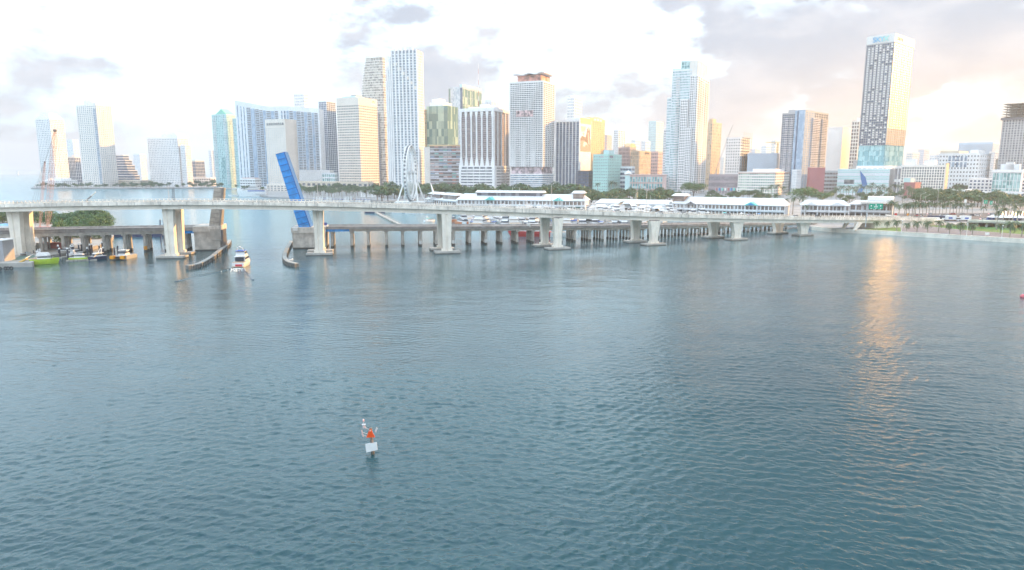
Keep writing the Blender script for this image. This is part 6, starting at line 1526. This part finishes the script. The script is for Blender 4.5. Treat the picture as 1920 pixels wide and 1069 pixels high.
for px, y0, y1, l_ in ((300,436,412,'left'),(306,436,408,'right')):
    Y_ = 345; c0 = at(px, y0, Y_); c1 = at(px, y1, Y_); q = thing('spud_pile', 'dark steel pile standing behind the low bridge, %s of the pair' % l_, 'piling', (c0.x, Y_, 0)); MB().tube((c0.x,Y_,-1),(c1.x,Y_,c1.z),0.3,n=8).build('shaft', hull_b, q); MB().tube((c1.x,Y_,c1.z),(c1.x,Y_,c1.z+0.2),0.36,n=8).build('cap', galv, q)
g = ground(417.5, 418, 0); r = thing('channel_marker', 'small green channel marker beyond the low bridge', 'marker', g); MB().tube((g.x,g.y,-1),(g.x,g.y,4.5),0.18,n=6).build('post', old_dark, r); MB().box(g.x-0.8,g.x+0.8,g.y-0.15,g.y-0.05,3.6,5.0).build('green_board', mat('marker_green',(0.03,0.42,0.25),0.5), r)
Yp = lb_pt(625).y; c = at(610.5, 424, Yp-0.5); r = thing('bridge_sign', 'small square dark blue sign on the low bridge rail', 'sign', c); MB().box(c.x-0.75,c.x+0.75,c.y-0.1,c.y,c.z+0.3,c.z+1.7).build('board', mat('sign_navy',(0.06,0.08,0.30),0.5), r); MB().tube((c.x,c.y+0.05,c.z-1),(c.x,c.y+0.05,c.z+1.6),0.06,n=5).build('post', galv, r)
c = at(991, 424, lb_pt(991).y-0.8); r = thing('control_cabinet', 'small white cabinet on the low bridge rail left of the wide pier', 'cabinet', c); MB().box(c.x-1.0,c.x+0.9,c.y-0.6,c.y+0.6,c.z-0.4,c.z+1.6).build('body', white_p, r); MB().box(c.x-1.6,c.x+1.6,c.y-0.7,c.y+0.7,c.z-0.8,c.z-0.4).build('base_slab', concrete, r)
# far causeway bridge on the horizon
r = thing('far_causeway', 'thin far-off causeway bridge on the horizon at the left edge', 'bridge', (-3000, 4600, 0))
za = zat(320, 4600); m = MB(); m.box(-4800, -3130, 4595, 4605, za-2, za); m.build('deck', blue_w, r)
for k in range(12): m = MB(); m.box(-4790+k*150, -4784+k*150, 4595, 4605, -1, za-2); m.build('pier', blue_w, r)
# ================================================================== RIGHT SHORE: ROAD, SIGNS, VEHICLES
sign_g = mat('highway_green', (0.0, 0.36, 0.22), 0.45); sign_w = mat('sign_white', (0.82,0.84,0.82), 0.5)
# overhead sign gantry at the bridge end
Ys = 372.0; s0, s1 = at(1629.5, 382, Ys), at(1655, 392.5, Ys)
r = thing('highway_sign', 'wide green overhead road sign with route shields and arrows at the bridge end', 'sign', (at(1626,405,Ys).x, Ys, 8))
wd = (s1.x-s0.x)/3
for k in range(3):
    b = MB(); b.box(s0.x+wd*k+0.04, s0.x+wd*(k+1)-0.04, Ys-0.1, Ys, s1.z, s0.z); pn = b.build('sign_panel', sign_g, r)
    cx = s0.x+wd*(k+0.5); zc = (s0.z+s1.z)/2
    for (dx, dz) in (((0, 0.35),) if k != 1 else ((0, 0.85), (-0.5, -0.15), (0.5, -0.15))):
        sh = MB(); v = [(cx+dx+0.38*math.cos(t)*1.0, Ys-0.13, zc+dz+0.42*math.sin(t)) for t in [2*math.pi*j/9 for j in range(9)]]; sh.loft([[Vector(p_) for p_ in v], [Vector(p_)+Vector((0,0.02,0)) for p_ in v]]); sh.build('route_shield', sign_w, pn, recalc=True).location = (0,0,0)
    ar = MB(); v = [(cx-0.5,Ys-0.13,zc-0.9),(cx+0.5,Ys-0.13,zc-0.9),(cx,Ys-0.13,zc-1.35)] if k != 1 else [(cx-0.5,Ys-0.13,zc-1.3),(cx+0.5,Ys-0.13,zc-1.3),(cx,Ys-0.13,zc-0.85)]
    ar.loft([[Vector(p_) for p_ in v], [Vector(p_)+Vector((0,0.02,0)) for p_ in v]]); ar.build('arrow', sign_w, pn, recalc=True).location = (0,0,0)
px_ = at(1625.5, 405, Ys).x; MB().tube((px_, Ys+0.5, 6), (px_, Ys+0.5, s0.z+0.4), 0.3, 0.24, 8).build('gantry_post', galv, r)
for dz in (0.3, -1.2): MB().tube((px_-0.3, Ys+0.5, s0.z+dz), (s1.x, Ys+0.5, s0.z+dz), 0.1, n=6).build('gantry_beam', galv, r)
for k in range(2):
    c = ground(1848+15*k, 395, 2); Y_ = c.y; z1 = zat(375+2*k, Y_); z0 = zat(382+2*k, Y_); x0, x1 = wpx(1845+11.5*k, Y_, 10), wpx(1851.5+9.5*k, Y_, 10)
    q = thing('road_sign', 'square green hanging road sign by the traffic lights, %s one' % ('left' if k == 0 else 'right'), 'sign', c); b = MB(); b.box(x0, x1, Y_-0.1, Y_, z0, z1); pn = b.build('board', sign_g, q)
    MB().box((x0+x1)/2-0.15, (x0+x1)/2+0.15, Y_-0.14, Y_-0.1, z0+0.8, z1-1.0).build('arrow_shaft', sign_w, pn).location = (0,0,0)
    MB().tube((x0-0.5*(1-k)+(x1-x0+0.5)*k, Y_+0.1, 2), (x0-0.5*(1-k)+(x1-x0+0.5)*k, Y_+0.1, z1+0.5), 0.2, n=6).build('post', galv, q)
# landing ramp / overpass wall
ax = Ax(ground(1660, 421, 2), ground(1745, 418, 2)); r = thing('road_ramp', 'low concrete ramp wall carrying the road down from the bridge', 'ramp', ax.P(0,0,2))
m = MB(); m.hexa([ax.P(0,0,2),ax.P(ax.L,0,2),ax.P(ax.L,14,2),ax.P(0,14,2),ax.P(0,0,7.6),ax.P(ax.L,0,3.2),ax.P(ax.L,14,3.2),ax.P(0,14,7.6)]); m.build('ramp_body', concrete, r)
m = MB(); m.hexa([ax.P(0,0.02,7.6),ax.P(ax.L,0.02,3.2),ax.P(ax.L,0.35,3.2),ax.P(0,0.35,7.6),ax.P(0,0.02,8.6),ax.P(ax.L,0.02,4.2),ax.P(ax.L,0.35,4.2),ax.P(0,0.35,8.6)]); m.build('barrier', hb_par, r)
ax = Ax(ground(1815, 425, 2), ground(1960, 430, 2)); r = thing('overpass', 'long low road overpass with dark openings above the lawn', 'overpass', ax.P(0,0,2))
m = MB(); ax.box(m, 0, ax.L, 0, 10, 4.6, 5.6); m.build('deck', concrete, r); m = MB(); ax.box(m, 0, ax.L, -0.05, 0.3, 5.6, 6.5); m.build('barrier', hb_par, r)
for k in range(9): m = MB(); ax.box(m, ax.L*k/8-0.5, ax.L*k/8+0.5, 1.5, 8.5, 2, 4.6); m.build('pier', concrete, r)
m = MB(); ax.box(m, 0, ax.L, 9.5, 10, 2, 4.6); m.build('back_wall', old_dark, r)
# white canopy of the station and metro rail guideway behind trees
simple('station_canopy', 'white flat canopy among trees below the institutional block', (1785,1812,1830), 356, 800, 1, 4, 2, white_w, g_grey, 0.1, 0.1)
ax = Ax(ground(1770, 372, 2), ground(1935, 374, 2)); r = thing('elevated_guideway', 'pale elevated rail guideway crossing in front of the low white building', 'guideway', ax.P(0,0,2)); m = MB(); ax.box(m, 0, ax.L, 0, 6, 8.5, 11); m.build('deck', white_arc, r)
for k in range(8): m = MB(); ax.box(m, ax.L*k/7-0.8, ax.L*k/7+0.8, 2, 4, 2, 8.5); m.build('pier', concrete, r)
# ---- vehicles
wheel_r = mat('wheel_rubber', (0.03,0.03,0.03), 0.9); carglass = mat('car_glass', (0.03,0.035,0.045), 0.1); red_l = mat('tail_red', (0.5,0.02,0.02), 0.4, emit=(1.0,0.08,0.04), estr=1.5)
def wheels(r, xs, y, rad):
    w = MB(); w.tube((0,-0.14,0),(0,0.14,0),rad,n=10); me = w.mesh('wheel', wheel_r)
    for x in xs:
        for s in (-1, 1): link('wheel', me, r).location = (x, s*y, rad)
def coach(label, px, py, rz, body, band, L=12.0, z=2.0):
    g = ground(px, py, z); r = thing('coach', label, 'bus', g, local=True, rz=rz)
    m = MB(); m.hexa([(-L/2,-1.25,0.4),(L/2,-1.2,0.4),(L/2,1.2,0.4),(-L/2,1.25,0.4),(-L/2+0.1,-1.2,3.5),(L/2-0.7,-1.15,3.4),(L/2-0.7,1.15,3.4),(-L/2+0.1,1.2,3.5)]); m.build('body', body, r)
    for s in (-1, 1): m = MB(); m.box(-L/2+0.6, L/2-2.6, s*1.25-0.03, s*1.25+0.03, 1.7, 2.7); m.build('side_windows', carglass, r)
    m = MB(); m.box(L/2-0.5, L/2-0.2, -1.05, 1.05, 1.5, 2.9); m.build('windscreen', carglass, r)
    for s in (-1, 1): m = MB(); m.box(L/2-3.6, L/2-1.2, s*1.245-0.05, s*1.245+0.05, 1.2, 2.2); m.build('painted_emblem', band, r)
    wheels(r, (-L*0.3, L*0.28), 1.15, 0.5)
def truck(label, px, py, rz, box_m, cab_m, L=8.5, z=2.0):
    g = ground(px, py, z); r = thing('box_truck', label, 'truck', g, local=True, rz=rz)
    m = MB(); m.box(-L/2, L/2-2.3, -1.25, 1.25, 0.9, 3.8); m.build('cargo_box', box_m, r); m = MB(); tier(m, L/2-2.2, L/2, 2.2, 0.6, 2.1, 0.0, 0.3); cb = m.build('cab', cab_m, r)
    m = MB(); tier(m, L/2-1.9, L/2+0.03, 2.24, 1.6, 0.75, 0.0, 0.3); m.build('cab_glass', carglass, cb)
    for s in (-1,1): m = MB(); m.box(-L*0.3, -L*0.02, s*1.25-0.04, s*1.25+0.04, 1.6, 2.7); m.build('side_panel', boat_blue, r)
    m = MB(); m.box(-L/2, L/2-0.3, -0.9, 0.9, 0.5, 0.9); m.build('chassis', wheel_r, r); wheels(r, (-L*0.3, L*0.33), 1.05, 0.48)
def car(label, px, py, rz, paint, group=None, z=2.0):
    g = ground(px, py, z); r = thing('car', label, 'car', g, group, local=True, rz=rz)
    m = MB(); secs = []
    for x, w, zt_ in ((-2.2,0.78,0.75),(-2.0,0.86,0.92),(-0.9,0.9,0.95),(0.8,0.9,0.93),(1.9,0.84,0.78),(2.2,0.72,0.62)): secs.append([Vector((x,-w,0.25)),Vector((x,w,0.25)),Vector((x,w*0.97,zt_)),Vector((x,-w*0.97,zt_))])
    m.loft(secs); m.build('body', paint, r, recalc=True); m = MB(); tier(m, -1.7, 1.1, 1.66, 0.9, 0.52, 0.7, 0.9); cb = m.build('cabin', carglass, r)
    m = MB(); m.box(-1.2, 0.2, -0.66, 0.66, 1.40, 1.45); m.build('roof', paint, cb); wheels(r, (-1.35, 1.35), 0.80, 0.32)
    for s in (-1, 1): m = MB(); m.box(-2.23,-2.18,s*0.6-0.15,s*0.6+0.15,0.55,0.7); m.build('tail_light', red_l, r); m = MB(); m.box(2.12,2.2,s*0.55-0.14,s*0.55+0.14,0.5,0.64); m.build('headlight', sign_w, r)
    return r
coach('white coach with dark windows and blue anchor-like emblem parked by the palms', 1744, 417, R(-8), white_p, boat_blue)
coach('dark blue coach behind the white coach', 1757, 414, R(-20), mat('coach_navy',(0.03,0.05,0.13),0.3), white_p)
truck('white box truck with two blue side windows, left of the two', 1784, 414.5, R(-3), white_p, white_p, 9.5); truck('white box truck near the tall white sign post, right of the two', 1806, 415, R(177), white_p, white_p, 9)
carc = [mat('car_white',(0.75,0.75,0.74),0.3), mat('car_grey',(0.25,0.26,0.28),0.3), mat('car_black',(0.02,0.02,0.025),0.25), mat('car_red',(0.45,0.03,0.03),0.3), mat('car_silver',(0.5,0.51,0.53),0.3)]
CRN = random.Random(12)
for k in range(26):
    px = 1690+k*9.5+CRN.uniform(-3,3); py = CRN.choice((402.5,405,409,412)); kk = CRN.randrange(5)
    car('%s car in traffic on the boulevard behind the palms' % ('white','grey','black','red','silver')[kk], px, py, R(CRN.choice((-4,176))), carc[kk], 'cars on the boulevard')
for k in range(7):
    i = min(range(len(stations)), key=lambda q_: abs(stations[q_]-(1180+k*62))); p_ = pts[i]-nn[i]*(1.0 if k % 2 else 8.5); u_ = (pts[i+1]-pts[i]).normalized()
    kk = CRN.randrange(5); o_ = car('%s car driving on the highway bridge near its lower end, %s' % (('white','grey','black','red','silver')[kk], nth(k)), 1000, 420, math.atan2(u_.y,u_.x)+(math.pi if k % 2 else 0), carc[kk], 'cars on the bridge'); o_.location = (p_.x, p_.y, zt[i]-1.12)
# red work barriers and orange cones strip
for k, (px, py, m_, l_) in enumerate(((1679,408,red_l,'red and white road sign board beside the royal palms'),(1702,409,orange_p,'orange diamond road work sign among the royal palms'))):
    g = ground(px, py, 2); Y_ = g.y; q = thing('road_work_sign', l_, 'sign', g); b = MB(); b.box(g.x-0.9,g.x+0.9,Y_-0.08,Y_,3.4,5.2) if k == 0 else b.add([(g.x-1.2,Y_,4.6),(g.x,Y_,3.4),(g.x+1.2,Y_,4.6),(g.x,Y_,5.8)],[(0,1,2,3)]); b.build('board', mat('board_red',(0.6,0.05,0.03),0.5) if k == 0 else orange_p, q); MB().tube((g.x,Y_+0.06,2),(g.x,Y_+0.06,5),0.06,n=5).build('post', galv, q)
bar_m = mat('barrier_orange', (0.70,0.22,0.06), 0.7)
for k in range(9):
    g = ground(1688+k*13, 410+0.1*k, 2); q = thing('traffic_barrier', 'orange plastic traffic barrier by the road ramp, '+nth(k), 'barrier', g, 'orange barriers by the ramp', local=True, rz=R(CRN.uniform(-8,8))); m = MB(); m.hexa([(-1,-0.3,0),(1,-0.3,0),(1,0.3,0),(-1,0.3,0),(-1,-0.12,1.0),(1,-0.12,1.0),(1,0.12,1.0),(-1,0.12,1.0)]); m.build('body', bar_m, q); MB().box(-0.9,0.9,-0.2,0.2,1.0,1.08).build('top_rail', sign_w, q)
# traffic lights and street lamps on the right
for k, (px, y1, yb_, Y_, arm, l_) in enumerate(((1724,364,402,520,14,'street lamp with long arm left of the palms'),(1733,368,404,500,12,'second street lamp with long arm beside the first'),(1757,354,400,560,0,'tall floodlight pole in front of the gridded hotel'),(1841,370,402,540,-12,'traffic signal pole with arm beside the green signs'),(1808,380,415,470,0,'slim white sign post by the box trucks'),(1812,437,437,470,0,'') )):
    if not l_: continue
    x = wpx(px, Y_, 8); z1 = zat(y1, Y_); q = thing('street_lamp', l_, 'street lamp', (x,Y_,2)); MB().tube((x,Y_,2),(x,Y_,z1),0.17,0.10,6).build('pole', galv, q)
    if arm: e = x+arm*0.25; a_ = MB().tube((x,Y_,z1-0.2),(e,Y_,z1+1.0),0.09,0.06,5).build('arm', galv, q); MB().box(e-0.4,e+0.4,Y_-0.2,Y_+0.2,z1+0.9,z1+1.1).build('lamp_head', sign_w, a_)
    else: MB().box(x-0.5,x+0.5,Y_-0.3,Y_+0.3,z1,z1+(0.5 if k == 2 else 2.2)).build('lamp_head', sign_w, q)
for px, py, h in ((1690,437,6.5),(1812,444,6.5),(1878,448,6.5)):
    g = ground(px, py, 2); q = thing('path_lamp', {1690:'pale path lamp at the end of the small lawn',1812:'pale path lamp between the seawall palms',1878:'pale path lamp near the white notice'}[px], 'street lamp', g); MB().tube((g.x,g.y,2),(g.x,g.y,2+h),0.10,0.07,6).build('pole', sign_w, q); MB().lathe((g.x,g.y,2+h),[(0.1,0),(0.3,0.15),(0.25,0.45),(0.05,0.55)],8).build('lantern', sign_w, q)
g = ground(1850.5, 444, 2); q = thing('notice_board', 'white notice board on the waterfront path', 'sign', g); MB().box(g.x-1.1,g.x+1.1,g.y-0.05,g.y+0.05,3.0,4.2).build('board', sign_w, q)
for s in (-0.8,0.8): MB().tube((g.x+s,g.y+0.1,2),(g.x+s,g.y+0.1,4.1),0.05,n=5).build('post', galv, q)
# lit columns and tents at far right
for k in range(8):
    px = 1879+k*6.2; g = ground(px, 408, 2); q = thing('light_column', 'small column light in the row before the glass hall, '+nth(k), 'lamp', g, 'column lights'); MB().tube((g.x,g.y,2),(g.x,g.y,6.2),0.28,n=8).build('shade', warm_l if k not in (2,5) else sign_w, q); MB().tube((g.x,g.y,2),(g.x,g.y,2.4),0.4,n=8).build('base', galv, q)
for k in range(5):
    g = ground(1862+k*16, 414+k*0.3, 2); q = thing('event_tent', 'small white event tent in the row at the right edge, '+nth(k), 'tent', g, 'event tents', local=True); MB().hexa([(-3,-3,2.4),(3,-3,2.4),(3,3,2.4),(-3,3,2.4),(-0.1,-0.1,4.2),(0.1,-0.1,4.2),(0.1,0.1,4.2),(-0.1,0.1,4.2)]).build('canopy', white_p, q)
    for sx in (-2.9,2.9):
        for sy in (-2.9,2.9): MB().tube((sx,sy,0),(sx,sy,2.4),0.06,n=4).build('pole', galv, q)
    MB().box(-2.6,2.6,1.5,2.9,0,2.2).build('stall', [boat_blue, white_p, shop_in][k%3], q)
# flags in front of the right arcade
for k in range(8):
    px = 1341+k*5.5; g = ground(px, 371, 2); q = thing('flag_pole', 'flag pole in the row behind the right arcade, '+nth(k), 'flag pole', g, 'flag poles behind the arcade'); z1 = zat(352, g.y); MB().tube((g.x,g.y,2),(g.x,g.y,z1),0.10,n=5).build('pole', sign_w, q); MB().box(g.x+0.1,g.x+2.2,g.y-0.04,g.y+0.04,z1-3.6,z1-0.3).build('flag', [red_w, awn_blue, turq, white_p][k%4], q)
# tower cranes over the skyline
def tower_crane(label, px, y0, y1, Y, jib, m_):
    x = wpx(px, Y, 60); z0, z1 = zat(y0, Y), zat(y1, Y); q = thing('tower_crane', label, 'crane', (x,Y,z0)); lattice((x,Y,z0),(x,Y,z1),2.2,2.2,16,0.25,'tower',m_,q); lattice((x-jib*0.25,Y,z1),(x+jib,Y,z1+1),1.6,1.2,12,0.2,'jib',m_,q); MB().box(x-abs(jib)*0.25-1.5,x-abs(jib)*0.25+1.5,Y-1,Y+1,z1-2,z1).build('counterweight', grey_w, q)
tower_crane('small yellow tower crane left of the dark condo tower', 1457, 300, 268, 1250, -22, mat('crane_yellow',(0.6,0.45,0.15),0.6))
a, b_ = at(1343, 318, 1080), at(1374, 234, 1080); q = thing('luffing_crane', 'thin slanting crane boom right of the tall stepped condo', 'crane', (a.x,1080,0)); lattice(a, b_, 1.6, 1.0, 22, 0.14, 'boom', galv, q); MB().tube((a.x,1080,2),a,0.8,n=6).build('mast', galv, q); MB().tube(at(1359,262,1080),(a.x-6,1080,a.z+6),0.08,n=3).build('stay_cable', galv, q)
# ================================================================== FOREGROUND MARKER, BUOY, HAZE
orange_s = mat('daymark_orange', (0.86, 0.10, 0.015), 0.5); pole_m = mat('weathered_pole', (0.20,0.17,0.15), 0.9, var=0.25, vscale=3); pale_pink = mat('bleached_red', (0.66,0.48,0.47), 0.7)
g = ground(699, 851, 0); r = thing('channel_daymark', 'orange triangular daymark with white board on a leaning post in the water', 'marker', g)
dd = g.y; px_m = dd/CP/F_PX*1.02
tilt = Vector((-0.05, 0, 1))
Pm = lambda dx, dy, z: Vector((g.x + tilt.x*z + dx, g.y + dy, z))
MB().tube(Pm(0,0,-2), Pm(0,0,3.6), 0.22, 0.20, 10).build('post', pole_m, r)
MB().tube(Pm(0,0,-0.4), Pm(0,0,0.35), 0.24, 0.24, 10, cap=False).build('tide_band', grime, r)
def plate(name, pts2, y, m_, th=0.05, par=r):
    v = [Pm(a, y, b) for a, b in pts2]; mb = MB(); mb.loft([v, [p_+Vector((0,th,0)) for p_ in v]]); return mb.build(name, m_, par, recalc=True)
plate('white_board', [(-0.78,0.30),(0.72,0.66),(0.70,1.72),(-0.80,1.46)], -0.28, white_p, 0.07)
tri = plate('orange_triangle', [(-0.62,2.35),(0.55,2.40),(0.10,3.50),(-0.10,3.50)], -0.26, orange_s, 0.06)
MB().tube(Pm(0,-0.30,3.32), Pm(0,-0.27,3.32), 0.09, n=10).build('reflector', white_p, tri).location = (0,0,0)
plate('back_board', [(0.42,3.0),(0.70,3.55),(0.86,3.40),(0.62,2.85)], 0.30, mat('pale_grey_board',(0.60,0.62,0.64),0.6), 0.05)
plate('side_board', [(-1.28,3.25),(-1.20,2.35),(-1.02,2.30),(-1.16,3.22)], 0.1, pale_pink, 0.05)
fr = MB()
for a, b in (((-0.1,2.3),(-1.1,2.6)),((-0.1,2.6),(-1.1,3.0)),((-0.1,3.3),(-0.75,3.7)),((-0.3,3.4),(-0.95,3.9)),((-0.75,3.6),(-0.85,4.5)),((-1.0,3.6),(-0.85,4.5)),((-0.6,3.4),(-0.7,3.9))): fr.tube(Pm(a[0],0,a[1]), Pm(b[0],0,b[1]), 0.035, n=5)
fr.build('bent_ladder_frame', mat('pale_steel',(0.58,0.56,0.56),0.6), r, kind='stuff')
c = Pm(-0.86,0,4.45); MB().lathe(c, [(0.04,0),(0.12,0.04),(0.12,0.26),(0.08,0.34),(0.02,0.37)], 10).build('lantern', mat('pink_lantern',(0.75,0.50,0.52),0.4), r); c2 = Pm(-0.82,0,3.7); MB().box(c2.x-0.16,c2.x+0.14,c2.y-0.14,c2.y+0.14,c2.z-0.12,c2.z+0.14).build('battery_box', pale_pink, r)
MB().box(c2.x-0.28,c2.x+0.2,c2.y-0.2,c2.y+0.2,c2.z+0.36,c2.z+0.39).build('solar_panel', mat('pale_panel',(0.55,0.56,0.6),0.3), r)
g = ground(1917.5, 557.5, 0); r = thing('mooring_buoy', 'small pinkish red round buoy at the right edge of the water', 'buoy', g)
MB().lathe((g.x,g.y,-0.2), [(0.1,-0.3),(0.55,-0.1),(0.72,0.3),(0.62,0.75),(0.35,1.05),(0.1,1.15)], 14).build('float', mat('buoy_red',(0.62,0.13,0.16),0.5), r, smooth=True); MB().tube((g.x,g.y,0.9),(g.x,g.y,1.3),0.07,n=6).build('top_eye', galv, r)
# ---- haze: one closed box of thin even air round everything
hz_m = bpy.data.materials.new('haze_air'); hz_m.use_nodes = True; t = hz_m.node_tree; t.nodes.clear()
pv = N(t, 'ShaderNodeVolumePrincipled'); pv.inputs['Color'].default_value = (0.80, 0.90, 1.0, 1); pv.inputs['Density'].default_value = 0.00017; pv.inputs['Anisotropy'].default_value = 0.2
mo = N(t, 'ShaderNodeOutputMaterial'); t.links.new(pv.outputs[0], mo.inputs['Volume'])
hzo = MB().box(-6700, 6700, -6700, 6700, -3.0, 275).build('haze', hz_m); hzo['kind'] = 'stuff'; hzo['label'] = 'thin pale evening haze over bay and city'
